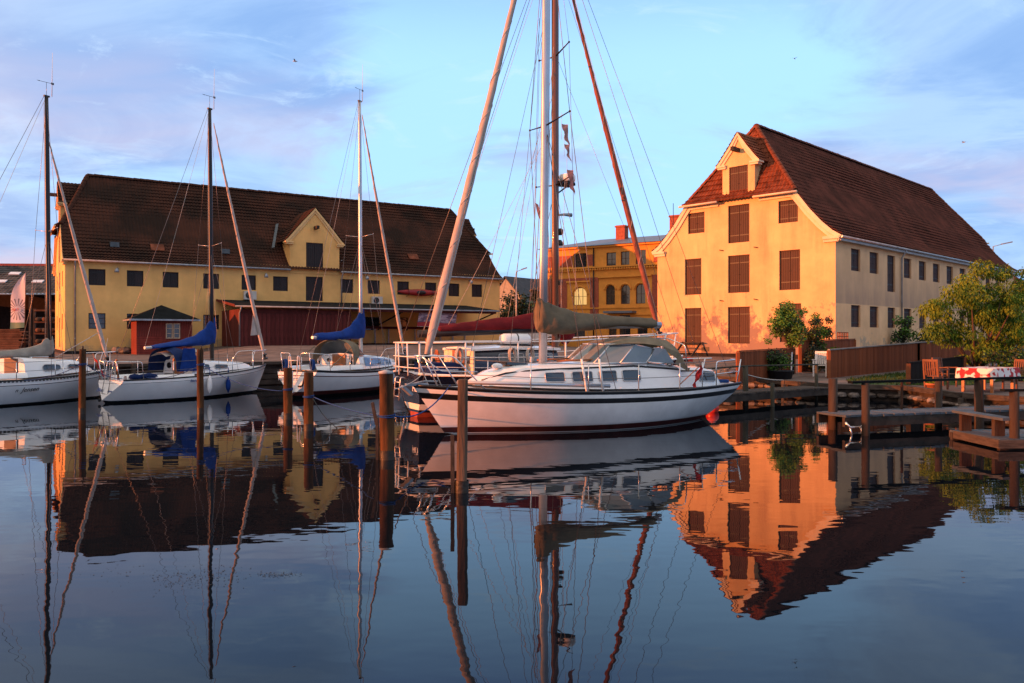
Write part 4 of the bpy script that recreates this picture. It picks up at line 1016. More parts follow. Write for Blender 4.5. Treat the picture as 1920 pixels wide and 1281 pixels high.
# ================= the three white sloops moored to the left, bows to the quay
def small_sloop(label, loc, ang, L, B, sheer, tb, rows, mats, mast_x, mast_z, mastm, gen_foot, gen_top, boom, cover, cabx, wins, railm, transom_rake=0.34, stanch=(1.9, 3.0, 4.2, 5.4), spr=5.3, draft=(-0.10, 0.42), sprz=0.08):
    T = thing('sailing_boat', label, 'sailing boat', loc, R(ang), BG)
    H = Hull(T, L, B, sheer, (-0.02, transom_rake), (L * 0.925, L), tb, draft, rows, mats, ns=30, railm=railm, flare=2.4)
    cabin(T, cabx, 'coachroof', M_gel)
    for sg in (-1, 1):
        for x0, x1, f0, f1, rnd in wins: cab_window(T, cabx, x0, x1, f0, f1, sg, rnd=rnd)
    m_, mx_ = mast(T, mast_x, cabx[0][4] if False else 1.2, mast_z, 0.062, mastm, 0.10)
    spreaders(T, mx_(spr), spr, 0.62, sprz, 0.05, M_alu, 0.02)
    bx0, bz0, bx1, bz1 = boom; b = MB(); b.tube([(bx0, 0, bz0), (bx1, 0, bz1)], 0.05, 8); b.build('boom', M_alu, T)
    if cover: sail_cover(T, cover[0], cover[1], n=18, wrinkle=0.03)
    furled(T, gen_foot, gen_top, 0.075, 0.06, M_sail)
    for sg in (-1, 1):
        cp = H.deckpt(mast_x - 0.15, sg, 0.06); tip = V((mx_(spr) - 0.05, sg * 0.62, spr + sprz))
        stay(T, cp, tip, 0.007); stay(T, tip, (mx_(mast_z) , 0, mast_z - 0.1), 0.0065); stay(T, H.deckpt(mast_x + 0.35, sg, .06), (mx_(spr), 0, spr - 0.1), 0.007); stay(T, H.deckpt(mast_x - 0.55, sg, .06), (mx_(spr), 0, spr - 0.1), 0.007)
        pipe(T, 'turnbuckle', [cp, cp + (tip - cp).normalized() * 0.35], 0.016, M_steel, 5)
    stay(T, (0.25, 0, sheer[0]), (mx_(mast_z) - 0.08, 0, mast_z), 0.0075); stay(T, (bx1, 0, bz1), (mx_(mast_z) - 0.05, 0, mast_z - 0.1), 0.006, M_rope_w, 'topping_lift')
    stay(T, (mast_x - 0.09, 0.06, 1.6), (mx_(mast_z) - 0.07, 0.03, mast_z - 0.2), 0.0055, M_rope_w, 'halyard')
    windex(T, mx_(mast_z), mast_z + 0.05, vhf=True)
    zb = sheer[2]
    pp = [H.deckpt(L - 1.25, 1), V((L - 1.0, 0.40, zb + 0.52)), V((L - 0.12, 0.15, zb + 0.56)), V((L + 0.02, 0, zb + 0.56)), V((L - 0.12, -0.15, zb + 0.56)), V((L - 1.0, -0.40, zb + 0.52)), H.deckpt(L - 1.25, -1)]
    pipe(T, 'pulpit', bend(pp, 0.12), 0.013)
    for sg in (-1, 1): pipe(T, 'pulpit_leg', [H.deckpt(L - 0.45, sg, 0.04), V((L - 0.35, sg * 0.2, zb + 0.55))], 0.012)
    stanchions(T, H, list(stanch), (-1, 1), 0.55, M_steel, ends=(lambda sg: H.deckpt(0.75, sg), lambda sg: H.deckpt(L - 1.2, sg)))
    b = MB(); b.box(0.5, cabx[-1][0] - 0.02, -0.45, 0.45, sheer[0] - 0.06, sheer[0] + 0.02); b.build('cockpit_floor', M_deckp, T)
    for sg in (-1, 1):
        b = MB(); zc = sheer[0] + 0.14; rr_ = []
        for x in (0.55, 1.0, 1.6, cabx[-1][0]):
            yb = min(H.hb(H.t_at(x, .8), .8) - 0.28, cabx[-1][1] + 0.05); rr_.append([V((x, sg * (yb + 0.10), sheer[0] - 0.02)), V((x, sg * (yb + 0.03), zc)), V((x, sg * (yb - 0.10), zc)), V((x, sg * (yb - 0.16), sheer[0] - 0.04))])
        b.loft(rr_, False, caps=(False, False)); b.build('coaming', M_gel, T)
    pq = lambda sg: bend([H.deckpt(0.95, sg, 0.05), H.deckpt(0.9, sg, 0.05) + V((0, 0, 0.58)), V((0.20, sg * B * tb * 0.36, sheer[0] + 0.60)), V((0.24, sg * 0.22, sheer[0] + 0.60)), V((0.27, sg * 0.22, sheer[0]))], 0.09)
    for sg in (-1, 1):
        pipe(T, 'pushpit', pq(sg), 0.013); pipe(T, 'pushpit', [V((0.33, sg * B * tb * 0.36, sheer[0])), V((0.22, sg * B * tb * 0.36, sheer[0] + 0.6))], 0.013)
    return T, H, mx_
def transom_pt(H, y, z, out=0.012):
    k = z / H.sheer(0); x = lerp(H.xs[0], H.xs[1], k); return V((x - out, y, z))

# --- boat 1: white, grey beige sail cover, bow towards the quay, stern out of the picture
cab1 = [(5.95, 0.22, 0.16, 0.98, 1.02), (5.7, 0.40, 0.30, 0.96, 1.20), (5.2, 0.58, 0.46, 0.93, 1.30), (4.6, 0.70, 0.56, 0.90, 1.34), (4.0, 0.80, 0.66, 0.86, 1.38), (3.4, 0.86, 0.74, 0.84, 1.42)]
B1, H1, mx1 = small_sloop('white sloop under a grey beige sail cover, cut off by the left edge', (-17.5, 22.2, 0), 59.74, 6.95, 2.35, (0.86, 0.78, 1.02), 0.62,
    [('k', 0, 0), ('a', 0.03, 0), ('a', 0.06, 1), ('f', 0.80, 2), ('f', 0.825, 1), ('f', 1.0, 1)], [M_dark_af, M_gel, M_navy],
    4.62, 9.95, M_dmast, (6.65, 0, 1.30), (4.55, 0, 8.7), (4.55, 1.62, 1.2, 1.48),
    ([(4.72, 1.50, 2.14, 0.07), (4.55, 1.46, 2.10, 0.13), (4.25, 1.46, 1.84, 0.17), (3.7, 1.44, 1.72, 0.18), (2.8, 1.42, 1.64, 0.16), (1.4, 1.40, 1.56, 0.12)], M_canvas_g), cab1,
    [(4.62, 3.98, 0.30, 0.72, 0.12), (5.32, 4.88, 0.34, 0.74, 0.10)], M_black, spr=5.55)
b = MB()
for i in range(46):
    x = 0.9 + i * 0.115; p = H1.side(x, H1.sheer(H1.t_at(x, .8)) - 0.03, -1, 0.012); b.obox(p, (0.035, 0, 0), (0, 0.006, 0), (0, 0, 0.014))
stuff(b.build('rail_slot', M_black, B1))
b = MB(); b.box(3.36, 3.42, -0.42, 0.30, 0.85, 1.42); b.build('companionway_board', mat('brown mahogany', (0.07, 0.03, 0.018), 0.4), B1)
b = MB(); b.obox((4.35, -0.35, 1.43), (0.5, 0.06, -0.02), (0, 0.02, 0), (0, 0, 0.015)); b.build('grab_rail', M_teak, B1)
b = MB(); b.box(3.9, 4.45, -0.25, 0.25, 1.40, 1.47); b.build('sliding_hatch', M_gel, B1)
p = H1.side(3.0, 0.44, -1, 0.02); q = H1.side(3.6, 0.46, -1, 0.02); pn = H1.side(3.0, 0.56, -1, 0.02)
txt = MATS.get('Jensen') ; lettering('Jensen', 0.20, M_black, B1, H1.side(3.12, 0.42, -1, 0.018), q - p, pn - p, 0.45)
lettering('n', 0.17, M_black, B1, H1.side(2.93, 0.42, -1, 0.018), q - p, pn - p, 0.45)
b = MB(); b.box(4.55, 4.75, -0.07, 0.07, 1.2, 1.66); b.build('mast_foot', M_black, B1)
pipe(B1, 'forestay_bridle', [(6.65, 0, 2.05), (6.1, -0.55, 1.15)], 0.008, M_rope_w); pipe(B1, 'kicking_strap', [(4.55, 0, 1.28), (6.4, 0, 2.3)], 0.012, M_rope_w)

# --- boat 2: white, royal blue boom tent and spray hood, teak hatch
cab2 = [(5.75, 0.25, 0.18, 0.97, 1.00), (5.35, 0.46, 0.36, 0.95, 1.12), (4.6, 0.62, 0.50, 0.92, 1.17), (3.6, 0.74, 0.62, 0.87, 1.24), (2.75, 0.80, 0.70, 0.84, 1.30)]
B2, H2, mx2 = small_sloop('white sloop with royal blue boom tent, spray hood and orange teak hatch', (-12.95, 25.15, 0), 58.44, 6.62, 2.35, (0.72, 0.80, 1.04), 0.56,
    [('k', 0, 0), ('a', 0.02, 0), ('a', 0.05, 1), ('a', 0.075, 2), ('f', 0.86, 3), ('f', 0.875, 2), ('f', 1.0, 2)], [M_dark_af, M_navy, M_gel, M_navy],
    4.15, 10.25, M_dmast, (6.55, 0, 1.35), (4.22, 0, 9.8), (4.05, 1.86, 1.5, 1.74),
    ([(4.28, 1.86, 2.80, 0.05), (4.12, 1.84, 2.78, 0.12), (3.85, 1.80, 2.42, 0.17), (3.4, 1.78, 2.14, 0.22), (2.8, 1.75, 1.98, 0.26), (2.1, 1.72, 1.88, 0.26), (1.75, 1.70, 1.82, 0.2)], M_blue), cab2,
    [(3.5, 2.95, 0.3, 0.75, 0.06), (4.35, 3.75, 0.3, 0.75, 0.06)], M_black, spr=5.35)
b = MB(); rr_ = []
for x, hw_, zt in ((2.05, 0.78, 1.70), (2.4, 0.86, 1.78), (2.9, 0.84, 1.66), (3.3, 0.74, 1.30)):
    rr_.append([V((x + 0.10 * abs(math.cos(a)), math.cos(a) * hw_, 0.95 + (zt - 0.95) * math.sin(a) ** 0.6)) for a in [math.pi * k / 10 for k in range(11)]])
b.loft(rr_[:3], False); b.build('spray_hood', M_dblue, B2)
b = MB(); b.face([V((2.2, -0.84, 0.95)), V((2.85, -0.86, 0.95)), V((2.80, -0.84, 1.72)), V((2.35, -0.84, 1.72))]); b.face([V((2.2, -0.86, 0.95)), V((2.85, -0.88, 0.95)), V((2.80, -0.86, 1.72)), V((2.35, -0.86, 1.72))]); b.build('hood_side_curtain', M_blue, B2)
b = MB(); rr_ = [[V((x, y, 1.74 - 0.35 * (abs(y) / 0.75) ** 1.5 - 0.05 * k)) for y in (-.42, -.3, -.1, 0.1, .3, .42)] for k, x in enumerate((3.3, 2.9, 2.3, 2.0))]; b.loft(rr_, False); b.build('sail_fold', M_sail, B2)
b = MB(); b.box(2.70, 2.745, -0.34, 0.20, 0.84, 1.36); b.build('companionway_board', M_teak, B2)
b = MB(); b.box(2.685, 2.70, -0.14, 0.02, 1.18, 1.24); b.build('name_plate', M_white, B2)
for y in (-0.55, 0.45):
    b = MB(); b.lathe((2.73, y, 1.12), [(0.10, -0.02), (0.10, 0.02), (0.06, 0.025)], 14, axis=(1, 0, 0)); b.build('instrument_dial', M_black, B2)
b = MB(); rr_ = [[V((1.2 + 0.5 * i, -0.95 + 0.02 * i, 0.80)), V((1.2 + 0.5 * i, -0.95, 0.80))] for i in range(2)]
for q, s0 in ((0.75, 0.20), (1.0, 0.16), (1.25, 0.22), (1.45, 0.14)): b.sphere((q, -0.62, 0.82), s0, 8, sz=0.55)
b.build('folded_tarpaulin', M_dblue, B2)
for y in (-0.16, 0.16): pipe(B2, 'stern_ladder', bend([(0.36, y, 0.74), (0.40, y, 1.30), (0.32, y * 1.0, 1.32), (0.13, y, 0.30)], 0.06), 0.014)
pipe(B2, 'ladder_rung', [(0.40, -0.16, 1.30), (0.40, 0.16, 1.30)], 0.014); pipe(B2, 'ladder_rung', [(0.38, -0.16, 1.0), (0.38, 0.16, 1.0)], 0.014); pipe(B2, 'ladder_rung', [(0.13, -0.16, 0.30), (0.13, 0.16, 0.30)], 0.014)
tt = lambda H, y, z: transom_pt(H, y, z, 0.016)
m_blut = mat('faded blue lettering', (0.10, 0.14, 0.32), 0.6); m_gryt = mat('faded grey lettering', (0.42, 0.42, 0.45), 0.6)
lettering('Bien', 0.19, m_blut, B2, tt(H2, 0.50, 0.36), (0, -1, 0), tt(H2, 0, .6) - tt(H2, 0, .3), 0.2)
lettering('Marina', 0.09, m_blut, B2, tt(H2, -0.10, 0.36), (0, -1, 0), tt(H2, 0, .6) - tt(H2, 0, .3), 0.2)
p = H2.side(2.4, 0.60, -1, 0.016); q = H2.side(2.9, 0.60, -1, 0.016); pn = H2.side(2.4, 0.70, -1, 0.016); lettering('Bianca 28', 0.12, m_blut, B2, p, q - p, pn - p, 0.25)
b = MB(); b.lathe(tt(H2, 0.12, 0.10), [(0.05, -0.01), (0.05, 0.03)], 10, axis=(1, 0, 0)); b.build('exhaust_outlet', M_black, B2)
b = MB(); b.tube([(0.3, -0.45, 0.75), (0.25, -0.45, 1.35)], 0.03, 6); b.sphere((0.25, -0.45, 1.36), 0.05, 8); b.build('marker_pole', M_teak, B2)
T = thing('ensign', 'red ensign furled on its staff at the stern of the blue-tented sloop', 'flag', B2.matrix_basis @ V((0.32, 0.55, 0.72)), R(58.4))
pipe(T, 'flagstaff', [(0, 0, 0), (-0.22, 0.05, 0.85)], 0.012, M_teak)
b = MB(); b.loft([[V((-0.19 + 0.05 * k + 0.03 * math.sin(j * 2 + k), 0.05 - 0.10 * j / 4 + 0.03 * math.sin(k * 2.2 + j), 0.76 - 0.10 * k - 0.03 * j)) for j in range(5)] for k in range(7)], False); b.build('cloth', M_red, T)

# --- boat 3: white, red waterline, clear dodger, blue sail cover
cab3 = [(6.2, 0.30, 0.22, 1.00, 1.04), (5.8, 0.52, 0.40, 0.98, 1.22), (5.0, 0.72, 0.56, 0.95, 1.30), (4.2, 0.84, 0.66, 0.93, 1.36), (3.3, 0.92, 0.76, 0.92, 1.42), (2.75, 0.94, 0.80, 0.92, 1.44)]
B3, H3, mx3 = small_sloop('white sloop with dark red waterline, clear dodger and royal blue sail cover', (-7.5, 27.05, 0), 65.96, 7.45, 2.55, (0.95, 0.84, 1.10), 0.66,
    [('k', 0, 0), ('a', 0.06, 0), ('a', 0.10, 1), ('a', 0.24, 2), ('f', 0.80, 3), ('f', 0.835, 2), ('f', 0.95, 4), ('f', 1.0, 4)], [M_dark_af, M_dred, M_gel, M_dred, M_black],
    4.12, 11.15, M_alu, (7.25, 0, 1.45), (4.18, 0, 10.7), (4.0, 2.14, 1.15, 2.08),
    ([(4.30, 2.06, 3.20, 0.07), (4.12, 2.04, 3.16, 0.13), (3.85, 2.02, 2.86, 0.18), (3.4, 2.02, 2.50, 0.19), (2.8, 1.98, 2.32, 0.18), (2.0, 1.98, 2.26, 0.16), (1.35, 2.00, 2.24, 0.13)], M_blue), cab3,
    [(5.2, 4.5, 0.28, 0.74, 0.05), (4.35, 3.6, 0.28, 0.74, 0.05)], M_black, spr=5.95)
for sg in (-1, 1):
    b = MB(); L_ = [cab_at(cab3, x, 0.86, sg, 0.02) for x in (5.3, 4.6, 3.9, 3.1)]; U_ = [p + V((0, -sg * 0.10, 0.01)) for p in L_]
    b.loft([[cab_at(cab3, x, 0.22, sg, 0.02) for x in (5.3, 4.6, 3.9, 3.1)], L_], False); b.build('blue_side_cover', mat('pale blue cover', (0.20, 0.32, 0.52), 0.7, 0.2, 3), B3)
b = MB(); hp = [(1.75, 0.88, 1.00, 1.50), (2.2, 0.92, 1.0, 1.98), (2.75, 0.90, 1.0, 2.02), (3.15, 0.82, 1.36, 1.62)]
arcs = []
for x, hw_, z0, zt in ((2.35, 0.92, 1.0, 2.02), (2.75, 0.88, 1.42, 2.0), (3.25, 0.76, 1.42, 1.46)):
    arcs.append([V((x + (0.10 if x < 2.5 else 0) * (1 - abs(math.cos(a))), math.cos(a) * hw_, z0 + (zt - z0) * math.sin(a) ** 0.55)) for a in [math.pi * k / 12 for k in range(13)]])
b.loft(arcs[:2], False); b.build('spray_hood', M_canvas_d, B3)
b = MB(); b.loft(arcs[1:], False); b.build('hood_window', M_clear, B3)
for a_ in arcs[:2]: pipe(B3, 'hood_bow', a_, 0.018, M_canvas_d)
for sg in (-1, 1): pipe(B3, 'hood_strap', [(1.0, sg * 0.92, 1.05), (2.36, sg * 0.84, 1.75)], 0.018, M_canvas_d)
b = MB(); b.box(2.70, 2.745, -0.28, 0.30, 0.92, 1.46); b.build('companionway_board', M_teak, B3)
for y in (-0.50, 0.48):
    for z in ((1.16, 1.30) if y < 0 else (1.25,)):
        b = MB(); b.lathe((2.73, y, z), [(0.07, -0.02), (0.07, 0.02), (0.04, 0.025)], 14, axis=(1, 0, 0)); b.build('instrument_dial', M_black, B3)
lettering('VIENNA', 0.17, m_gryt, B3, tt(H3, 0.72, 0.60), (0, -1, 0), tt(H3, 0, .6) - tt(H3, 0, .3))
for y in (-0.52, -0.62):
    b = MB(); b.lathe(tt(H3, y, 0.66), [(0.035, -0.01), (0.035, 0.03)], 10, axis=(1, 0, 0)); b.build('exhaust_outlet', M_zinc, B3)
b = MB(); b.tube([tt(H3, -0.40, 0.74), tt(H3, -0.40, 0.45) + V((-0.02, 0, 0)), tt(H3, -0.25, 0.42) + V((-0.04, 0, 0))], 0.035, 6); b.build('outboard_bracket', M_black, B3)
b = MB(); b.box(0.0, 0.05, -0.07, 0.07, 0.2, 0.95); b.build('rudder_post', M_gel, B3)
for y in (-0.18, 0.18): pipe(B3, 'stern_ladder', bend([(0.28, y, 0.95), (0.22, y, 1.45), (0.14, y, 1.45), (0.10, y, 0.62)], 0.06), 0.016, M_rail)
for z in (0.7, 1.0, 1.3): pipe(B3, 'ladder_rung', [(0.13, -0.18, z), (0.13, 0.18, z)], 0.014, M_rail)
for y in (0.62, -0.55):
    b = MB()
    for k in range(5): b.tube([V((0.40 + 0.03 * k, y + 0.06 * math.sin(a), 1.15 + 0.18 * math.cos(a))) for a in [j * math.pi / 5 for j in range(11)]], 0.016, 5)
    b.build('rope_coil', M_rope_b, B3)
# white burgee-like leech of the rolled sail on boat 2
b = MB(); b.face([V((6.02, 0.03, 2.95)), V((5.90, 0.02, 2.15)), V((6.42, 0.01, 2.2))]); b.face([V((6.02, 0.05, 2.95)), V((5.90, 0.04, 2.15)), V((6.42, 0.03, 2.2))]); b.build('sail_clew', M_sail, B2)

# fenders
fender('small royal blue fender hanging from the blue-tented sloop near the bow', B2.matrix_basis @ H2.side(3.95, 0.42, -1, 0.10), M_blue, L=0.42, r=0.085, rope_up=0.35)
fender('white fender hanging by the lettering of the blue-tented sloop', B2.matrix_basis @ H2.side(3.1, 0.48, -1, 0.10), M_gel_old, L=0.5, r=0.085, rope_up=0.3)
T = thing('buoy', 'round red ball buoy floating at the stern of the white sloop', 'buoy', (5.62, 22.4, 0.10))
b = MB(); b.sphere((0, 0, 0), 0.185, 18, sz=1.08); b.build('ball', mat('red buoy vinyl', (0.55, 0.035, 0.025), 0.35, 0.12, 3), T); b = MB(); b.tube([(0, 0, 0.17), (0, 0, 0.26)], [0.05, 0.03], 8); b.build('eye', M_black, T)

# ------------------------------------------------------------------ mooring piles
M_pile = mat('tarred brown pile', (0.048, 0.028, 0.017), 0.8, 0.5, 2.6, 0.7, 14, stretch=(1.6, 1.6, 0.35), col2=(0.135, 0.056, 0.019), detail=9)
M_pile_g = mat('silvered grey pile', (0.085, 0.058, 0.042), 0.8, 0.35, 2.5, 0.7, 18, stretch=(2, 2, 0.25), col2=(0.14, 0.095, 0.066), detail=9)
M_weed = mat('wet weedy wood', (0.030, 0.022, 0.014), 0.45, 0.4, 4, 0.5, 20)
M_cap = mat('pale lead pile cap', (0.36, 0.37, 0.38), 0.6, 0.2, 5)
def pile(label, x, y, r, zt, m, cap=None, tilt=(0, 0), n=16, square=False, wet=0.16, group='mooring piles standing in the basin', cat='post', name='mooring_pile'):
    T = thing(name, label, cat, (x, y, 0), 0, group); rr = random.Random(int(x * 100 + y * 10)); b = MB(); rings = []
    for z in (wet, lerp(wet, zt, 0.3), lerp(wet, zt, 0.6), lerp(wet, zt, 0.85), zt - 0.02, zt):
        k = r * (1 - 0.05 * z) * (0.93 if z == zt else 1); ring = []
        for i in range(n):
            a = 2 * math.pi * i / n; q = (1 / max(abs(math.cos(a)), abs(math.sin(a))) ** 0.8 * 0.86) if square else 1
            ring.append(V((math.cos(a) * k * q * (1 + rr.uniform(-.045, .045)) + tilt[0] * z, math.sin(a) * k * q * (1 + rr.uniform(-.02, .02)) + tilt[1] * z, z)))
        rings.append(ring)
    b.loft(rings, True, 0, True, (False, True)); b.build('shaft', m, T)
    b = MB(); rings = []
    for z in (-1.2, 0, wet): rings.append([V((math.cos(2 * math.pi * i / n) * r * 1.015 * (1.12 if square else 1) + tilt[0] * z, math.sin(2 * math.pi * i / n) * r * 1.015 * (1.12 if square else 1) + tilt[1] * z, z)) for i in range(n)])
    b.loft(rings); b.build('wet_foot', M_weed, T)
    if cap: b = MB(); b.lathe((tilt[0] * zt, tilt[1] * zt, zt), [(r * 1.02, -0.02), (r * 1.03, 0.015), (0.001, 0.05)], n); b.build('cap', cap, T)
    return T
PX = lambda px, Y: (px - 960) / 1497 * Y
def piles():
    spec = [('slender brown pile standing in front of the leftmost sloop', 154, 21.8, 0.092, 1.77, M_pile, None, (0.010, 0)),
            ('slender brown pile in front of the teak hatch of the blue-tented sloop', 376, 21.9, 0.092, 1.76, M_pile, None, (-0.012, 0.01)),
            ('dark topped pile in front of the transom of the red-lined sloop', 540, 20.4, 0.115, 1.31, M_pile, None, (0, 0)),
            ('lichened pile just right of the dark topped one by the red-lined sloop', 578.5, 17.9, 0.110, 1.31, M_pile, None, (0.004, 0)),
            ('thick brown pile with pale cap at the stern of the navy boat', 726, 13.7, 0.128, 1.49, M_pile, M_cap, (-0.012, 0)),
            ('squared grey pile nearest the camera, in front of the white sloop bow', 865.5, 10.8, 0.083, 1.53, M_pile_g, None, (0.012, 0))]
    for i, (l, px, Y, r, zt, m, c, t) in enumerate(spec):
        T = pile(l, PX(px, Y), Y, r, zt, m, c, t, square=(i == 5))
        if i in (0, 1):
            b = MB(); b.tube([(0.02, 0, zt), (0.02, 0, zt + 0.09)], 0.02, 6); b.build('pin', M_iron, T)
        if i in (4, 5):
            b = MB(); s = -1; b.bar((s * (r + 0.03), -0.03, -0.9), (s * (r + 0.04), -0.02, 0.72 if i == 4 else 0.78), 0.05, 0.06, up=(0, 1, 0)); b.build('cleat_board', M_timber_d, T)
            if i == 4: b = MB(); b.bar((-(r + 0.05), -0.02, 0.6), (-(r + 0.12), -0.04, 0.98), 0.05, 0.05, up=(0, 1, 0)); b.build('splinter_board', M_timber, T)
        if i in (0, 1, 2, 3, 4):
            zz = zt - (0.42 if i < 2 else 0.55 if i != 4 else 0.75); b = MB()
            for k in range(2): b.tube([V((math.cos(a) * (r + 0.01), math.sin(a) * (r + 0.01), zz + k * 0.022 + 0.012 * math.sin(a + k))) for a in [j * math.pi / 7 for j in range(15)]], 0.010, 5)
            b.build('rope_turns', M_rope_b, T)
piles()
w1 = B1.matrix_basis; w2 = B2.matrix_basis; w3 = B3.matrix_basis; wf_ = FG.matrix_basis
Y5 = V((PX(726, 13.7), 13.7, 0)); P1 = V((PX(154, 21.8), 21.8, 0)); P2 = V((PX(376, 21.9), 21.9, 0)); P3 = V((PX(540, 20.4), 20.4, 0)); P4 = V((PX(578.5, 17.9), 17.9, 0))
RG = 'mooring lines between boats and piles'
mooring('blue line sagging from the thick capped pile to the white sloop bow', Y5 + V((0.13, 0, 0.74)), wf_ @ V((7.75, 0.33, 1.08)), 0.22, M_rope_b, 0.014)
mooring('blue line from the first slender pile to the leftmost sloop', P1 + V((-.05, 0.09, 1.35)), w1 @ H1.deckpt(3.2, -1), 0.10, M_rope_b, 0.011)
mooring('blue line from the first slender pile to the blue-tented sloop transom', P1 + V((0.09, 0, 1.36)), w2 @ V((0.4, -0.5, 0.78)), 0.10, M_rope_b, 0.011)
mooring('blue line from the second slender pile to the blue-tented sloop stern', P2 + V((-0.09, 0, 1.28)), w2 @ V((1.0, -0.85, 0.80)), 0.12, M_rope_b, 0.011)
mooring('long blue line drooping past the blue-tented sloop to the dark topped pile', P2 + V((0.09, 0, 1.30)), P3 + V((-0.11, 0, 0.72)), 0.16, M_rope_b, 0.011)
mooring('pale line from the dark topped pile to the red-lined sloop transom', P3 + V((-0.05, 0.1, 0.75)), w3 @ V((0.3, 0.7, 0.97)), 0.08, M_rope_w, 0.011)
mooring('blue line from the lichened pile along the red-lined sloop to the capped pile', P4 + V((0.1, 0, 0.76)), Y5 + V((-0.13, 0, 0.74)), 0.05, M_rope_b, 0.012)
mooring('dark slack line drooping from the lichened pile into the water', P4 + V((0.1, 0, 0.72)), V((PX(640, 18.5), 18.5, -0.05)), 0.12, M_rope_g, 0.010)
mooring('pale line from the capped pile to the navy stern rail', Y5 + V((0.12, 0.05, 1.2)), NV.matrix_basis @ V((0.2, -0.8, 1.18)), 0.06, M_rope_w, 0.010)
# pennants under the spreader of the white sloop
PG = 'little faded pennants hung under the spreader'
for i, (px, py, l, h_) in enumerate(((1053, 232, 0.16, 0.36), (1058, 270, 0.12, 0.28), (1063, 318, 0.16, 0.42))):
    P = at(px, py, 17.9); T = thing('pennant', ('topmost faded pink pennant hung right of the silver mast', 'small middle faded pennant hung right of the silver mast', 'lowest red and white pennant, in front of the radar dome')[i], 'pennant', P, 0.5, PG)
    b = MB(); rows_ = 6
    b.loft([[V((lerp(0, l * (1 - 0.35 * k / rows_), j / 3) + 0.10 * k / rows_ + 0.012 * math.sin(k * 2 + j), 0.03 * math.sin(k * 1.5 + j * 1.2), -h_ * k / rows_ - 0.05 * j * (k / rows_))) for j in range(4)] for k in range(rows_ + 1)], False)
    b.build('cloth', [mat('faded pink bunting', (0.52, 0.24, 0.21), 0.8, 0.3, 9), mat('pale red bunting', (0.55, 0.20, 0.17), 0.8, 0.4, 7)][i == 2], T); pipe(T, 'halyard', [(0, 0, 0.25), (0.0, 0, -h_)], 0.004, M_rope_w, 4)
P = at(1004, 380, 18.6); T = thing('pennant', 'tiny pink pennant hung left of the silver mast', 'pennant', P, 0.4, PG)
b = MB(); b.loft([[V((0.02 * k + 0.08 * j / 2, 0.02 * math.sin(k + j), -0.09 * k - 0.02 * j)) for j in range(3)] for k in range(5)], False); b.build('cloth', mat('faded pink bunting', (0.5, 0.2, 0.17)), T); pipe(T, 'halyard', [(0, 0, 0.6), (0, 0, -0.4)], 0.004, M_rope_w, 4)
# ------------------------------------------------------------------ quay wall, stone bank
rq = random.Random(11)
M_stone = mat('granite boulders', (0.20, 0.165, 0.14), 0.85, 0.4, 2.0, 0.6, 12, detail=8)
M_stone_d = mat('dark wet boulders', (0.07, 0.055, 0.045), 0.6, 0.4, 2.5, 0.6, 12)
T = thing('quay_wall', 'dark timber quay wall behind the moored sloops', 'quay wall', (0, 0, 0))
eds = [(-60, 3.55), (-28, 23.87), (-15.2, 32), (-5, 38.5), (4.2, 43.8)]
for (ax, ay), (bx, by) in zip(eds, eds[1:]):
    a, b = V((ax, ay, 0)), V((bx, by, 0)); L_ = (b - a).length; n = max(2, round(L_ / 3.6)); d = (b - a) / n; nn = V((d.y, -d.x, 0)).normalized()
    for i in range(n):
        p = a + d * i; q = p + d * 0.992
        for z, th in ((0.97, 0.10), (0.62, 0.06), (0.38, 0.06), (0.14, 0.06)):
            mb = MB(); off = nn * (0.05 + (0.06 if z > 0.9 else 0) + rq.uniform(0, 0.02)); mb.bar(p + off + V((0, 0, z)), q + off + V((0, 0, z + rq.uniform(-.01, .01))), 0.32 if z > 0.9 else 0.1, 0.20 if z < 0.9 else 0.12)
            mb.build('cap_beam' if z > 0.9 else 'beam', M_timber if z > 0.9 else M_timber_d, T)
        mb = MB(); c = p + nn * 0.22; mb.tube([c + V((0, 0, -1)), c + V((0, 0, 1.05))], 0.11, 8); mb.build('post', M_timber_d, T)
def rock_mesh(seed, m):
    r_ = random.Random(seed); mb = MB(); rings = []; n = 8
    for k in range(6):
        th = math.pi * k / 5; rings.append([V((math.sin(th) * math.cos(2 * math.pi * i / n) * 1.0, math.sin(th) * math.sin(2 * math.pi * i / n) * 0.75, -math.cos(th) * 0.62)) * (1 + r_.uniform(-0.16, 0.16)) for i in range(n)])
    mb.loft(rings, True, 0, False, (True, True)); return mb.mesh('stone', m)
rocks = [rock_mesh(s, M_stone if s % 3 else M_stone_d) for s in range(7)]
T = thing('stone_bank', 'low bank of rough stones and timber along the garden shore', 'bank', (0, 0, 0))
bank = [(4.2, 43.8), (5.4, 37.4), (6.6, 31), (8.7, 29.6), (10.8, 26.9), (12.9, 26), (12.9, 22.7), (14, 21), (16, 18.6)]
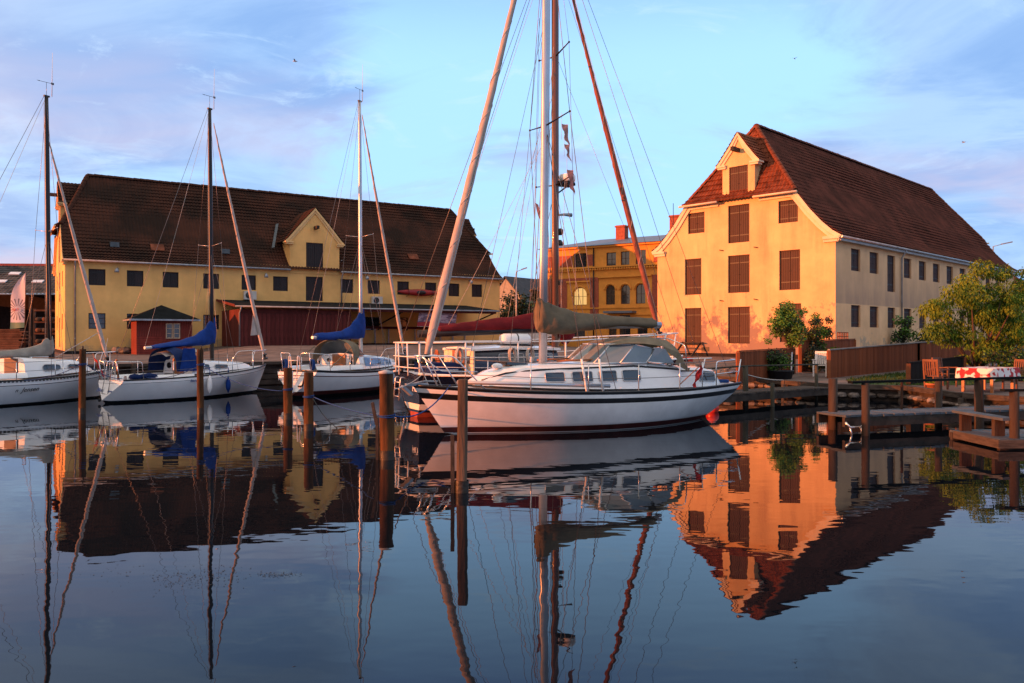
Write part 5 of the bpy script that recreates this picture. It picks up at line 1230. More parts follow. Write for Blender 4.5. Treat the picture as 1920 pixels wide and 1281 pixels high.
for (ax, ay), (bx, by) in zip(bank, bank[1:]):
    a, b = V((ax, ay, 0)), V((bx, by, 0)); L_ = (b - a).length; d = (b - a).normalized(); nn = V((d.y, -d.x, 0)); s = 0.0
    while s < L_:
        w_ = rq.uniform(0.28, 0.55); p = a + d * (s + w_ / 2); zt = ground_z(p.x, p.y)
        for z in ((0.05, zt * 0.62) if zt > 0.5 else (zt * 0.35,)):
            o = link('stone', rocks[rq.randrange(7)], T, p + nn * rq.uniform(0.0, 0.10) + V((0, 0, z)), rq.uniform(0, 6)); k = w_ * 0.6; o.scale = (k, k, k * rq.uniform(0.6, 0.9) * (0.8 if zt > .5 else 0.75))
        s += w_ * 0.95
    n = max(1, round(L_ / 2.2))
    for i in range(n):
        p = a + d * (L_ * i / n); q = a + d * (L_ * (i + 0.985) / n); mb = MB()
        mb.bar(p + nn * 0.06 + V((0, 0, ground_z(p.x, p.y) + 0.0)), q + nn * 0.06 + V((0, 0, ground_z(q.x, q.y) + 0.0)), 0.24, 0.15); mb.build('cap_beam', M_timber, T)
        mb = MB(); c = p + nn * 0.26; mb.tube([c + V((0, 0, -.6)), c + V((0, 0, ground_z(p.x, p.y) - 0.06))], 0.075, 7); mb.build('post', M_timber, T)
for i in range(34):     # loose stones above the bank, in front of the apricot gable
    t = rq.random(); p = V((lerp(5.0, 9.2, t) + rq.uniform(0, 1.2), lerp(40, 30, t) + rq.uniform(0, 2.0), 0)); p.z = ground_z(p.x, p.y) + 0.03
    o = link('stone', rocks[rq.randrange(7)], T, p, rq.uniform(0, 6)); k = rq.uniform(0.18, 0.42); o.scale = (k, k, k * 0.8)

# ------------------------------------------------------------------ jetties
_pl = {}
def deck(T, o, d, L_, W_, z, m, pw=0.145, thick=0.045, name='plank'):
    o = V((o[0], o[1], 0)); d = V((d[0], d[1], 0)).normalized(); nn = V((-d.y, d.x, 0)); n = int(L_ / pw)
    key = (round(W_, 2), m.name, pw)
    if key not in _pl:
        _pl[key] = [MB().box(-pw / 2 + 0.005, pw / 2 - 0.005, 0, W_, -thick, 0).mesh('plank', m)]
    ang = math.atan2(d.y, d.x); r_ = random.Random(int(o.x * 100))
    for i in range(n): link(name, _pl[key][0], T, o + d * (pw * (i + .5)) + nn * r_.uniform(-0.02, 0.02) + V((0, 0, z + r_.uniform(-.004, .004))), ang + r_.uniform(-.006, .006))
    for off in (0.05, W_ - 0.05):
        mb = MB(); mb.bar(o + nn * off + V((0, 0, z - thick - 0.105)), o + nn * off + d * L_ + V((0, 0, z - thick - 0.105)), 0.08, 0.20); mb.build('bearer', M_timber_d, T)
def post(T, x, y, r, z0, z1, m, n=10):
    r_ = random.Random(int(x * 77)); mb = MB(); mb.tube([(x, y, z0), (x, y, lerp(z0, z1, .5)), (x + r_.uniform(-.01, .01), y, z1)], [r * 1.03, r, r * 0.97], n); mb.build('post', m, T)
M_post = mat('rust brown jetty post', (0.060, 0.026, 0.014), 0.8, 0.45, 2.2, 0.6, 16, stretch=(2, 2, 0.4), col2=(0.058, 0.044, 0.034), detail=8)
M_post_g = mat('greenish jetty post', (0.055, 0.050, 0.036), 0.85, 0.35, 3, 0.6, 16, stretch=(2, 2, 0.4))
T = thing('jetty', 'narrow wooden jetty with slim rail running right from behind the white sloop', 'jetty', (0, 0, 0))
deck(T, (4.7, 22.15), (0.807, 0.59), 7.35, 1.05, 0.44, M_timber)
for x, y, z1, r in ((7.17, 24.5, 1.20, 0.085), (7.85, 24.05, 0.72, 0.06), (10.2, 26.75, 1.17, 0.055), (4.9, 22.9, 1.1, 0.07)): post(T, x, y, r, -0.8, z1, M_post_g)
mb = MB(); mb.tube([(4.6, 22.6, 1.14), (7.17, 24.5, 1.21), (10.25, 26.75, 1.18)], 0.028, 6); mb.build('handrail', M_post_g, T)
mb = MB(); mb.tube(sag((7.2, 24.5, 0.95), (9.3, 27.4, 0.62), 0.05), 0.016, 5); mb.build('rope', M_rope_w, T)
T = thing('jetty', 'long grey-decked jetty with dark handrail on rusty brown posts at the right', 'jetty', (0, 0, 0))
deck(T, (7.22, 17.3), (0.953, 0.30), 7.0, 0.95, 0.40, M_deck)
for x, y, r, z1 in ((7.28, 18.12, 0.10, 1.16), (7.53, 17.0, 0.083, 1.12), (10.28, 19.25, 0.085, 1.13), (10.62, 18.15, 0.10, 1.12), (9.15, 18.75, 0.03, 1.1)): post(T, x, y, r, -0.9, z1, M_post)
mb = MB(); mb.bar((7.15, 16.88, 1.14), (10.7, 18.2, 1.15), 0.14, 0.05); mb.build('handrail', M_felt, T); mb = MB(); mb.bar((10.68, 18.2, 1.152), (14.0, 19.3, 1.15), 0.14, 0.05); mb.build('handrail', M_felt, T)
mb = MB(); c = V((7.35, 17.18, 0.16)); mb.tube([c + V((-.18, 0, .1)), c + V((-.08, -.02, 0)), c + V((.16, 0, 0)), c + V((.24, 0, .12))], 0.025, 6); mb.tube([c + V((-.08, 0, 0)), c + V((-0.02, 0, -.22))], 0.02, 6); mb.tube([c + V((.16, 0, 0)), c + V((0.22, 0, -.24))], 0.025, 6); mb.build('mooring_bracket', M_steel, T)
T = thing('landing_stage', 'low landing stage with bench plank nearest the camera at the right edge', 'jetty', (0, 0, 0))
deck(T, (9.08, 14.85), (1, 0.06), 4.2, 1.55, 0.20, M_deck)
for z, x0 in ((0.11, 9.03), (-0.08, 9.06)):
    mb = MB(); mb.bar((x0, 14.78, z), (x0, 16.45, z), 0.05, 0.15); mb.build('side_board', M_timber, T); mb = MB(); mb.bar((x0 - 0.02, 14.80, z), (13.3, 15.05, z), 0.05, 0.15); mb.build('side_board', M_timber, T)
mb = MB(); mb.bar((9.20, 16.45, 0.57), (9.36, 15.0, 0.55), 0.30, 0.05); mb.build('bench_plank', M_deck, T)
for x, y in ((9.2, 16.2), (9.35, 15.35)): mb = MB(); mb.box(x - 0.1, x + 0.1, y - 0.05, y + 0.05, 0.2, 0.53); mb.build('bench_leg', M_post, T)
post(T, 9.44, 15.0, 0.088, -0.9, 1.08, M_post); mb = MB(); mb.bar((9.2, 14.98, 1.10), (12.5, 15.2, 1.10), 0.14, 0.045); mb.build('handrail', M_felt, T)

# ------------------------------------------------------------------ board fences
M_fence = mat('red brown fence boards', (0.21, 0.058, 0.022), 0.8, 0.3, 2, 0.3, 30, stretch=(3, 3, 0.5), objvar=0.22)
M_fence_d = mat('black stained fence boards', (0.018, 0.014, 0.013), 0.8, 0.3, 2, 0.3, 30, stretch=(3, 3, 0.5))
def fence(label, pts, m, bw=0.125, capm=None, postm=None):
    """pts: (x, y, z top)"""
    T = thing('board_fence', label, 'fence', (pts[0][0], pts[0][1], 0)); o0 = V((pts[0][0], pts[0][1], 0)); bm = MB().box(-bw / 2 + 0.004, bw / 2 - 0.004, -0.011, 0.011, 0, 1).mesh('board', m); r_ = random.Random(int(pts[0][0] * 9))
    for (ax, ay, az), (bx, by, bz) in zip(pts, pts[1:]):
        L_ = math.hypot(bx - ax, by - ay); n = round(L_ / bw); ang = math.atan2(by - ay, bx - ax)
        for i in range(n):
            t = (i + .5) / n; x, y = lerp(ax, bx, t), lerp(ay, by, t); z0 = ground_z(x, y) - 0.03
            o = link('board', bm, T, V((x, y, z0)) - o0 + V((-math.sin(ang), math.cos(ang), 0)) * r_.uniform(-.006, .006), ang); o.scale = (1, 1, lerp(az, bz, t) - z0 - 0.03)
        mb = MB(); mb.bar(V((ax, ay, az)) - o0, V((bx, by, bz)) - o0, 0.09, 0.045); mb.build('cap_rail', capm or m, T)
        for t in (0, 1):
            x, y = lerp(ax, bx, t), lerp(ay, by, t); mb = MB(); q = V((x, y, 0)) - o0; mb.box(q.x - .055, q.x + .055, q.y - .055, q.y + .055, ground_z(x, y) - 0.3, lerp(az, bz, t) - 0.03); mb.build('post', postm or m, T)
    return T
M_fp = mat('orange brown fence post', (0.24, 0.075, 0.028), 0.8, 0.2, 3)
M_capg = mat('grey fence capping', (0.24, 0.22, 0.21), 0.7, 0.2, 3)
fence('brown board fence with grey capping running right behind the lawn', [(11.9, 30.0, 1.62), (17.8, 35.0, 1.86), (26.8, 42.0, 2.16)], M_fence, capm=M_capg, postm=M_fp)
fence('low brown board fence in front of the apricot gable, left of the little tree', [(7.85, 27.75, 1.60), (11.4, 32.3, 1.66)], M_fence, postm=M_fp)
fence('taller brown board fence between the two little trees and the warehouse corner', [(11.9, 33.0, 1.94), (16.3, 38.0, 2.0)], M_fence, postm=M_fp)
fence('short black board screen beside the garden table', [(13.5, 27.2, 1.22), (17.1, 30.2, 1.36)], M_fence_d, postm=M_fp)
T = thing('lattice_gate', 'small orange wooden lattice on top of the taller fence at the warehouse corner', 'gate', (15.2, 37.3, 1.95), math.atan2(0.7, 0.72))
mb = MB()
for z in (0.0, 0.16, 0.34): mb.box(0, 1.15, -0.02, 0.02, z, z + 0.035)
mb.build('rail', M_fp, T)
for i in range(7): mb = MB(); mb.box(i * 0.19, i * 0.19 + 0.03, -0.021, 0.021, -0.1, 0.38); mb.build('bar', M_fp, T)

# ------------------------------------------------------------------ trees
M_leaf_w = mat('willow leaves', (0.105, 0.20, 0.020), 0.7, 0.3, 0.9, col2=(0.18, 0.25, 0.028), spec=0.1)
M_leaf_w2 = mat('darker willow leaves', (0.07, 0.125, 0.018), 0.7, 0.3, 1.2, spec=0.1)  # darker leaf tone, shared out to clumps at random
M_leaf_g = mat('bright green leaves', (0.08, 0.19, 0.020), 0.6, 0.35, 1.4)
M_leaf_d = mat('dark green leaves', (0.018, 0.036, 0.012), 0.6, 0.35, 1.4)
M_leaf_b = mat('brownish autumn leaves', (0.075, 0.055, 0.016), 0.6, 0.35, 1.4)
M_bark = mat('bark', (0.09, 0.06, 0.04), 0.9, 0.35, 4, 0.7, 16, stretch=(1, 1, 0.3))
for m_ in (M_leaf_w, M_leaf_w2, M_leaf_g, M_leaf_d, M_leaf_b): m_.node_tree.nodes['Principled BSDF'].inputs['Subsurface Weight'].default_value = 0.0
def tree(label, cat, base, clumps, nleaf, ls, mats, trunk_r=0.06, droop=0.3, seed=1, group=None, name='tree', asp=0.32, limbs=True, shell=0.55):
    T = thing(name, label, cat, base, 0, group); r_ = random.Random(seed); B = V(base)
    if limbs:
        mb = MB(); top = V((sum(c[0] for c, q in clumps) / len(clumps), sum(c[1] for c, q in clumps) / len(clumps), min(c[2] for c, q in clumps))) - B
        fork = V((top.x * 0.4, top.y * 0.4, max(0.3, top.z * 0.75)))
        mb.tube([(0, 0, -0.2), fork * 0.5 + V((0.02, 0, 0)), fork], [trunk_r * 1.25, trunk_r, trunk_r * 0.85], 8); mb.build('trunk', M_bark, T)
        for c, q in clumps[:14]:
            e = V(c) - B; mid = fork.lerp(e, 0.5) + V((r_.uniform(-.1, .1), r_.uniform(-.1, .1), 0.1)); mb = MB(); mb.tube([fork, mid, e + V((0, 0, q * 0.4))], [trunk_r * 0.6, trunk_r * 0.35, trunk_r * 0.1], 5); mb.build('limb', M_bark, T)
    mb = MB(); tot = sum(q ** 2 for c, q in clumps)
    for c, q in clumps:
        n = int(nleaf * q * q / tot); cc = V(c) - B; mi0 = r_.randrange(len(mats))
        for i in range(n):
            u = V((r_.gauss(0, 1), r_.gauss(0, 1), r_.gauss(0, 1))).normalized() * (r_.random() ** shell) * q * r_.choice((1, 1, 1, 1.18)); u.z *= 0.85
            p = cc + u; d = (u.normalized() * 0.6 + V((r_.uniform(-1, 1), r_.uniform(-1, 1), r_.uniform(-1, 1) - droop * 2))).normalized()
            s = ls * r_.uniform(0.6, 1.3); sd = d.cross(V((r_.uniform(-1, 1), r_.uniform(-1, 1), r_.uniform(-1, 1)))).normalized() * s * asp
            mb.face([p, p + d * s * 0.45 + sd, p + d * s, p + d * s * 0.45 - sd], mi0 if r_.random() < 0.75 else r_.randrange(len(mats)))
    o = mb.build('crown', mats, T); o['kind'] = 'stuff'
    return T
def blob(c, rx, ry, rz, n, q0, q1, seed):
    r_ = random.Random(seed); out = []
    for i in range(n):
        u = V((r_.gauss(0, 1), r_.gauss(0, 1), r_.gauss(0, 1))).normalized() * (r_.random() ** 0.45)
        out.append(((c[0] + u.x * rx, c[1] + u.y * ry, c[2] + u.z * rz), r_.uniform(q0, q1)))
    return out
tree('large yellowish willow spreading over the fence at the right edge', 'tree', (17.4, 30.8, 0.45), blob((18.6, 30.9, 3.05), 2.35, 1.6, 1.85, 30, 0.28, 0.55, 5) + [((16.4, 30.6, 3.2), 0.5), ((16.2, 30.6, 2.3), 0.5), ((18.1, 30.8, 4.75), 0.45), ((17.4, 30.6, 4.2), 0.45), ((16.9, 30.6, 3.8), 0.45), ((18.9, 30.8, 4.6), 0.4), ((19.0, 30.4, 1.7), 0.6), ((18.0, 30.3, 1.6), 0.5), ((20.2, 30.4, 1.9), 0.6)] + blob((18.5, 30.7, 3.0), 2.75, 1.7, 2.2, 80, 0.10, 0.24, 93), 26000, 0.14, [M_leaf_w, M_leaf_w, M_leaf_w2], 0.10, 0.75, 4, shell=0.42, asp=0.17)
tree('small round green tree with thin trunk in front of the apricot gable', 'tree', (11.35, 32.2, 0.6), blob((11.0, 32.2, 2.5), 0.72, 0.6, 0.85, 24, 0.2, 0.38, 8) + [((10.35, 32.2, 1.95), 0.16), ((11.7, 32.2, 3.1), 0.2), ((10.7, 32.1, 3.15), 0.22)], 8000, 0.085, [M_leaf_g, M_leaf_g, M_leaf_d], 0.05, 0.2, 9)
tree('dark airy shrub tree right of the round green tree', 'tree', (12.75, 33.9, 0.65), blob((12.85, 33.9, 2.2), 0.6, 0.5, 0.65, 15, 0.18, 0.34, 14) + [((12.9, 33.9, 2.98), 0.18), ((13.45, 33.9, 2.8), 0.16), ((13.4, 33.9, 2.4), 0.18)], 4200, 0.085, [M_leaf_d, M_leaf_d, M_leaf_g], 0.05, 0.1, 15)
tree('low dark bush at the foot of the shrub tree', 'bush', (12.6, 33.0, 0.6), blob((12.7, 33.0, 1.15), 0.5, 0.4, 0.45, 8, 0.25, 0.4, 16), 1500, 0.10, [M_leaf_d], 0.03, 0.1, 17, name='bush')
T = thing('planter', 'big black planter tub standing in front of the low brown fence', 'planter', (10.05, 29.9, ground_z(10.05, 29.9)))
mb = MB(); mb.lathe((0, 0, 0), [(0.40, 0), (0.47, 0.28), (0.49, 0.28), (0.49, 0.31), (0.44, 0.31), (0.43, 0.22), (0.001, 0.22)], 18); mb.build('tub', mat('black plastic tub', (0.016, 0.018, 0.024), 0.5), T)
tree('rounded green shrub growing in the black planter', 'shrub', (10.0, 29.9, 0.72), blob((9.9, 29.9, 1.18), 0.40, 0.36, 0.30, 9, 0.2, 0.3, 21), 1800, 0.085, [M_leaf_d, M_leaf_g], 0.03, 0.2, 22, name='shrub')
tree('low leafy shrub at the lower right edge under the willow', 'shrub', (18.6, 29.0, 0.45), blob((18.6, 29.0, 1.15), 1.3, 0.6, 0.5, 14, 0.3, 0.45, 31), 3000, 0.12, [M_leaf_w2, M_leaf_g, M_leaf_d], 0.04, 0.2, 32, name='shrub')
tree('thin climbing plant by the downpipe of the weathered wall', 'plant', (22.9, 46.8, 1.0), blob((22.9, 46.7, 2.4), 0.65, 0.3, 1.0, 10, 0.22, 0.4, 41), 1100, 0.15, [M_leaf_g, M_leaf_d], 0.03, 0.2, 42, name='climbing_plant')
tree('dark round bush beside the climbing plant behind the fence', 'bush', (24.0, 46.0, 1.0), blob((24.2, 46.0, 2.0), 0.75, 0.5, 0.55, 9, 0.3, 0.45, 51), 1600, 0.13, [M_leaf_d], 0.03, 0.2, 52, name='bush')
tree('small yellow green bush behind the low fence end', 'bush', (13.6, 34.2, 0.65), blob((13.7, 34.0, 1.35), 0.5, 0.3, 0.3, 6, 0.18, 0.3, 61), 700, 0.10, [M_leaf_w], 0.03, 0.2, 62, name='bush')
tree('tall dark conifer group standing left of the brick house', 'tree', (4.9, 88, 1.2), [((4.9 + math.sin(i * 2.1) * 0.9, 88, 2.5 + i * 0.72), 1.25 - 0.08 * i) for i in range(11)], 2600, 0.42, [M_leaf_b, M_leaf_d], 0.14, 0.3, 71)
tree('shorter dark conifer left of the tall conifer group', 'tree', (3.0, 90, 1.2), [((3.0 + math.sin(i * 1.7) * 0.5, 90, 2.5 + i * 0.68), 0.95 - 0.07 * i) for i in range(8)], 1500, 0.42, [M_leaf_b, M_leaf_d], 0.12, 0.3, 73)
tree('dark green hedge tree right of the yellow warehouse end', 'tree', (-0.2, 98, 1.2), blob((-0.2, 98, 4.6), 2.4, 1.5, 2.4, 18, 0.8, 1.3, 81), 2600, 0.42, [M_leaf_d], 0.14, 0.2, 82)
tree('dark leafy tree between the far grey roofs', 'tree', (2.6, 100, 1.2), blob((2.4, 100, 4.4), 1.4, 1.2, 1.8, 10, 0.7, 1.0, 83), 1500, 0.42, [M_leaf_d, M_leaf_g], 0.12, 0.2, 84)
tree('dark tree top showing above the roof of the brown shed', 'tree', (-45.5, 84, 1.2), blob((-45.5, 84, 8.0), 1.6, 1.2, 1.4, 8, 0.9, 1.2, 85), 1200, 0.45, [M_leaf_d], 0.15, 0.2, 86)

# ------------------------------------------------------------------ garden furniture
def cloth_mat():
    m = bpy.data.materials.new('red and white flowered cloth'); m.use_nodes = True; N = m.node_tree.nodes; Lk = m.node_tree.links.new; b = N['Principled BSDF']
    tc = N.new('ShaderNodeTexCoord'); n1 = N.new('ShaderNodeTexNoise'); n1.inputs['Scale'].default_value = 4.2; n1.inputs['Detail'].default_value = 2; Lk(tc.outputs['Object'], n1.inputs['Vector'])
    r_ = N.new('ShaderNodeValToRGB'); r_.color_ramp.interpolation = 'LINEAR'; r_.color_ramp.elements[0].position = 0.50; r_.color_ramp.elements[1].position = 0.55
    r_.color_ramp.elements[0].color = (0.74, 0.70, 0.66, 1); r_.color_ramp.elements[1].color = (0.45, 0.02, 0.025, 1); Lk(n1.outputs['Fac'], r_.inputs[0]); Lk(r_.outputs[0], b.inputs['Base Color']); b.inputs['Roughness'].default_value = 0.8
    return m
GZ = 0.43
T = thing('garden_table', 'wooden garden table under a red and white flowered cloth', 'table', (14.55, 24.4, GZ), R(38))
mb = MB(); mb.box(-0.85, 0.85, -0.48, 0.48, 0.68, 0.72); mb.build('tabletop', M_teak, T)
for sx in (-1, 1):
    for sy in (-1, 1): mb = MB(); mb.box(sx * 0.75 - .04, sx * 0.75 + .04, sy * 0.4 - .04, sy * 0.4 + .04, 0, 0.68); mb.build('leg', M_teak, T)
mb = MB(); out = []; rim = [(-0.9, -0.53), (-0.3, -0.53), (0.3, -0.53), (0.9, -0.53), (0.9, 0.0), (0.9, 0.53), (0.3, 0.53), (-0.3, 0.53), (-0.9, 0.53), (-0.9, 0.0)]
mb.face([V((x, y, 0.735)) for x, y in rim]); fine_ = []
for i in range(len(rim)):
    a, b = rim[i], rim[(i + 1) % len(rim)]
    for k in range(4): fine_.append((lerp(a[0], b[0], k / 4), lerp(a[1], b[1], k / 4)))
mb.loft([[V((x, y, 0.735)) for x, y in fine_], [V((x * 1.02 + 0.02 * math.sin(i * 1.9), y * 1.03 + 0.02 * math.cos(i * 2.3), 0.60)) for i, (x, y) in enumerate(fine_)], [V((x * 1.03 + 0.04 * math.sin(i * 1.9), y * 1.05 + 0.03 * math.cos(i * 2.3), 0.45 + 0.03 * math.sin(i * 1.3) - (0.06 if i % 10 == 0 else 0))) for i, (x, y) in enumerate(fine_)]])
TC = mb.build('tablecloth', cloth_mat()); TC.location = T.location; TC.rotation_euler = T.rotation_euler; tag(TC, 'red and white flowered cloth draped over the garden table', 'tablecloth')
for x, y in ((0.1, 0.1), (0.22, 0.0)):
    g = thing('glass_jar', ('small dark lantern jar on the flowered cloth, left one', 'small dark lantern jar on the flowered cloth, right one')[x > 0.2], 'jar', T.matrix_basis @ V((x, y, 0.74)) if False else Matrix.LocRotScale(T.location, T.rotation_euler, None) @ V((x + 0.3, y, 0.737)), 0, 'lantern jars on the garden table')
    mb = MB(); mb.lathe((0, 0, 0), [(0.045, 0), (0.05, 0.09), (0.035, 0.11)], 10); mb.build('glass', M_win, g); mb = MB(); mb.lathe((0, 0, 0.111), [(0.04, 0), (0.04, 0.02), (0.001, 0.025)], 10); mb.build('lid', M_iron, g)
def garden_chair(label, loc, rz, m, group=None, cat='chair'):
    T = thing('garden_chair', label, cat, loc, R(rz), group)
    for sx in (-1, 1):
        mb = MB(); mb.bar((sx * 0.23, 0.22, 0), (sx * 0.23, 0.22, 0.62), 0.05, 0.05, up=(0, 1, 0)); mb.build('leg', m, T)
        mb = MB(); mb.bar((sx * 0.23, -0.22, 0), (sx * 0.23, -0.32, 0.95), 0.05, 0.05, up=(0, 1, 0)); mb.build('leg', m, T)
        mb = MB(); mb.bar((sx * 0.25, -0.28, 0.63), (sx * 0.25, 0.26, 0.645), 0.06, 0.03); mb.build('armrest', m, T)
    for i in range(5): mb = MB(); mb.box(-0.22, 0.22, -0.2 + i * 0.085, -0.2 + i * 0.085 + 0.07, 0.42, 0.44); mb.build('seat_slat', m, T)
    for i in range(6): mb = MB(); x = -0.18 + i * 0.072; mb.bar((x, -0.25, 0.46), (x, -0.32, 0.90), 0.04, 0.016, up=(0, 1, 0)); mb.build('back_slat', m, T)
    mb = MB(); mb.bar((-0.25, -0.325, 0.93), (0.25, -0.325, 0.93), 0.03, 0.07); mb.build('top_rail', m, T)
    return T
M_chair = mat('oiled chair wood', (0.15, 0.058, 0.026), 0.6, 0.25, 5)
garden_chair('brown wooden armchair between the black screen and the garden table', (13.45, 25.3, GZ), -60, M_chair)
garden_chair('brown wooden armchair behind the garden table at the right edge', (15.75, 25.0, GZ), 110, M_chair)
garden_chair('brown wooden armchair in front of the black screen, farther from the table', (14.4, 26.5, GZ + .02), -150, M_chair)
garden_chair('white slatted garden chair half hidden by the brown fence end', (11.95, 30.9, ground_z(11.95, 30.9)), 150, M_white)
T = thing('flower_pot', 'terracotta pot of yellowing flowers on the bank below the chairs', 'flower pot', (13.15, 25.0, 0.44))
mb = MB(); mb.lathe((0, 0, 0), [(0.12, 0), (0.17, 0.16), (0.19, 0.16), (0.19, 0.21), (0.16, 0.21), (0.15, 0.17), (0.001, 0.17)], 14); mb.build('pot', mat('terracotta', (0.42, 0.15, 0.07), 0.8, 0.2, 5), T)
mb = MB(); r_ = random.Random(3)
for i in range(160):
    a = r_.random() * 6.28; q = r_.random() ** .5 * 0.19; p = V((math.cos(a) * q, math.sin(a) * q, 0.2 + r_.random() * 0.14)); d = V((r_.uniform(-1, 1), r_.uniform(-1, 1), r_.uniform(0, 1))) * 0.05; s = V((r_.uniform(-1, 1), r_.uniform(-1, 1), r_.uniform(-1, 1))) * 0.025
    mb.face([p - s, p + d, p + s, p - d * .4])
stuff(mb.build('foliage', M_leaf_w, T))
T = thing('leaning_board', 'narrow white framed board leaning on the little tree trunk', 'board', (11.15, 31.7, 0.58), R(35))
mb = MB(); mb.obox((0, 0.06, 0.45), (0.03, 0, 0), (0, 0.012, 0), (0.10, 0.05, 0.46)); mb.build('edge', M_white, T); mb = MB(); mb.obox((0.10, 0.07, 0.42), (0.075, 0, 0), (0, 0.01, 0), (0.09, 0.05, 0.42)); mb.build('panel', M_felt, T)

# ------------------------------------------------------------------ by the apricot gable
Rb = Matrix.LocRotScale(RB_A, Matrix.Rotation(RB_ANG, 3, 'Z').to_euler(), None)
T = thing('wooden_steps', 'steep wooden steps leaning to the left shutter door of the apricot gable', 'steps', Rb @ V((-0.9, 8.72, 0.9)), RB_ANG)
for y in (-0.62, 0.62):
    mb = MB(); mb.bar((-0.35, y, -0.05), (0.80, y, 0.88), 0.05, 0.12); mb.build('stringer', M_timber if y < 0 else M_timber_d, T)
for k in range(4): mb = MB(); x = -0.2 + k * 0.27; mb.box(x, x + 0.13, -0.6, 0.6, 0.10 + k * 0.215, 0.13 + k * 0.215); mb.build('tread', M_timber_d, T)
mb = MB(); mb.box(0.42, 0.84, -0.8, 0.72, 0.84, 0.88); mb.build('landing', M_timber_d, T)
T = thing('net_drum', 'round yellow drum standing on the quay behind the spray hood', 'drum', (7.15, 37.6, ground_z(7.1, 37.4) + 0.36), R(20))
mb = MB(); mb.lathe((0, 0, 0), [(0.10, -0.16), (0.30, -0.16), (0.36, -0.10), (0.37, 0), (0.36, 0.10), (0.30, 0.16), (0.10, 0.16)], 22, axis=(0.25, -1, 0.1)); mb.build('drum', mat('yellow paint', (0.62, 0.28, 0.015), 0.5, 0.15, 4), T); mb = MB(); mb.lathe((0, 0, 0), [(0.09, -0.18), (0.09, 0.18)], 10, axis=(0.25, -1, 0.1)); mb.build('hub', M_iron, T)
T = thing('fish_crate', 'red plastic crate beside the yellow drum on the quay', 'crate', (7.95, 37.3, ground_z(7.9, 37.3)), R(25))
mb = MB(); m_ = mat('red plastic', (0.48, 0.03, 0.02), 0.45, 0.12, 4); mb.box(-.4, .4, -.25, .25, 0, .03)
for b in ((-.4, .4, -.27, -.25, 0, .36), (-.4, .4, .25, .27, 0, .36), (-.42, -.4, -.25, .25, 0, .36), (.4, .42, -.25, .25, 0, .36), (-.43, .43, -.285, -.272, .3, .36)): mb.box(*b)
mb.build('body', m_, T); mb = MB(); mb.box(-.12, .12, -.292, -.286, .2, .27); mb.build('handle', M_iron, T)
# ------------------------------------------------------------------ things on and before the yellow warehouse
La = Matrix.LocRotScale(LB_A, Matrix.Rotation(LB_ANG, 3, 'Z').to_euler(), None)
def onL(s, p, z): return La @ V((s, -p, z))              # s along the front, p out towards the water
M_corr = mat('dark red corrugated boards', (0.105, 0.022, 0.019), 0.75, 0.25, 3, 0.2, 40, stretch=(4, 4, 0.5), objvar=0.2)
M_corr2 = mat('brown red cover strips', (0.075, 0.018, 0.016), 0.8, 0.25, 3)
T = thing('lean_to_shed', 'long dark red boarded lean-to shed with felt roof and open canopy at the warehouse front', 'shed', onL(9.45, 4.9, 0), LB_ANG)
Wd, Ht, Zb = 7.45, 4.08, 1.50      # closed part
n = 26
bmz = MB().box(-0.139, 0.139, 0, 0.03, 0, Ht - 0.45 - Zb).mesh('board', M_corr); stz = MB().box(-0.035, 0.035, -0.028, -0.002, 0, Ht - 0.45 - Zb).mesh('cover_strip', M_corr2)
for i in range(n):
    x = (i + .5) * Wd / n; link('board', bmz, T, (x, 0.0, Zb)); link('cover_strip', stz, T, (x + Wd / n / 2, 0.0, Zb))
for i in range(17): x = (i + .5) * 4.85 / 17; o = link('board', bmz, T, (0.03, x, Zb), R(90)); o.scale = (1.02, 1, 1.12)
mb = MB(); mb.box(0.05, Wd, 0.04, 4.8, Zb - .3, Ht - 0.4); mb.build('wall', M_corr2, T)
mb = MB(); mb.box(-0.02, Wd, -0.035, 0.0, Ht - 0.44, Ht - 0.16); mb.build('fascia', M_corr2, T)
def roof_panel(x0, x1, y0=-0.35):
    mb = MB(); z0, z1 = Ht - 0.02, 4.60
    mb.prism([(y0, z0), (4.86, z1), (4.86, z1 + 0.07), (y0, z0 + 0.07)], lambda u, v, d: V((x0 + d, u, v)), x1 - x0); return mb.build('roof', M_felt, T)
roof_panel(-0.35, Wd + 0.3); roof_panel(Wd + 0.302, 19.2)
mb = MB(); mb.bar((-0.36, -0.36, Ht + .01), (-0.36, 4.86, 4.63), 0.04, 0.16); mb.build('barge_board', M_corr, T)
mb = MB(); mb.tube([(-0.35, -0.42, Ht - 0.03), (19.2, -0.42, Ht - 0.03)], 0.055, 8); mb.build('gutter', M_zinc, T)
mb = MB(); mb.tube([(0.0, -0.42, Ht - 0.06), (0.0, -0.42, Ht - 0.2), (0.0, -0.08, Ht - 0.45), (0.0, -0.08, Zb)], 0.05, 8); mb.build('downpipe', M_zinc, T)
mb = MB(); mb.box(Wd, 19.0, -0.3, -0.2, Ht - 0.22, Ht - 0.06); mb.build('canopy_beam', M_corr2, T)
for x in (19.0, 15.2, 11.4): mb = MB(); mb.bar((x, 4.8, 2.95), (x, -0.1, Ht - 0.15), 0.08, 0.08, up=(1, 0, 0)); mb.build('bracket', M_timber_d, T)
mb = MB(); mb.box(Wd + 0.1, 19.0, 4.74, 4.84, 2.72, 2.90); mb.build('red_rail', M_corr, T)
for i in range(11): x = Wd + 0.4 + i * 1.12; mb = MB(); mb.box(x, x + 0.10, 4.76, 4.83, 1.4, 2.72); mb.build('batten', M_zinc, T)
mb = MB(); mb.box(Wd + .1, 19.0, 4.70, 4.86, 1.3, 1.62); mb.build('sill_beam', M_corr2, T)
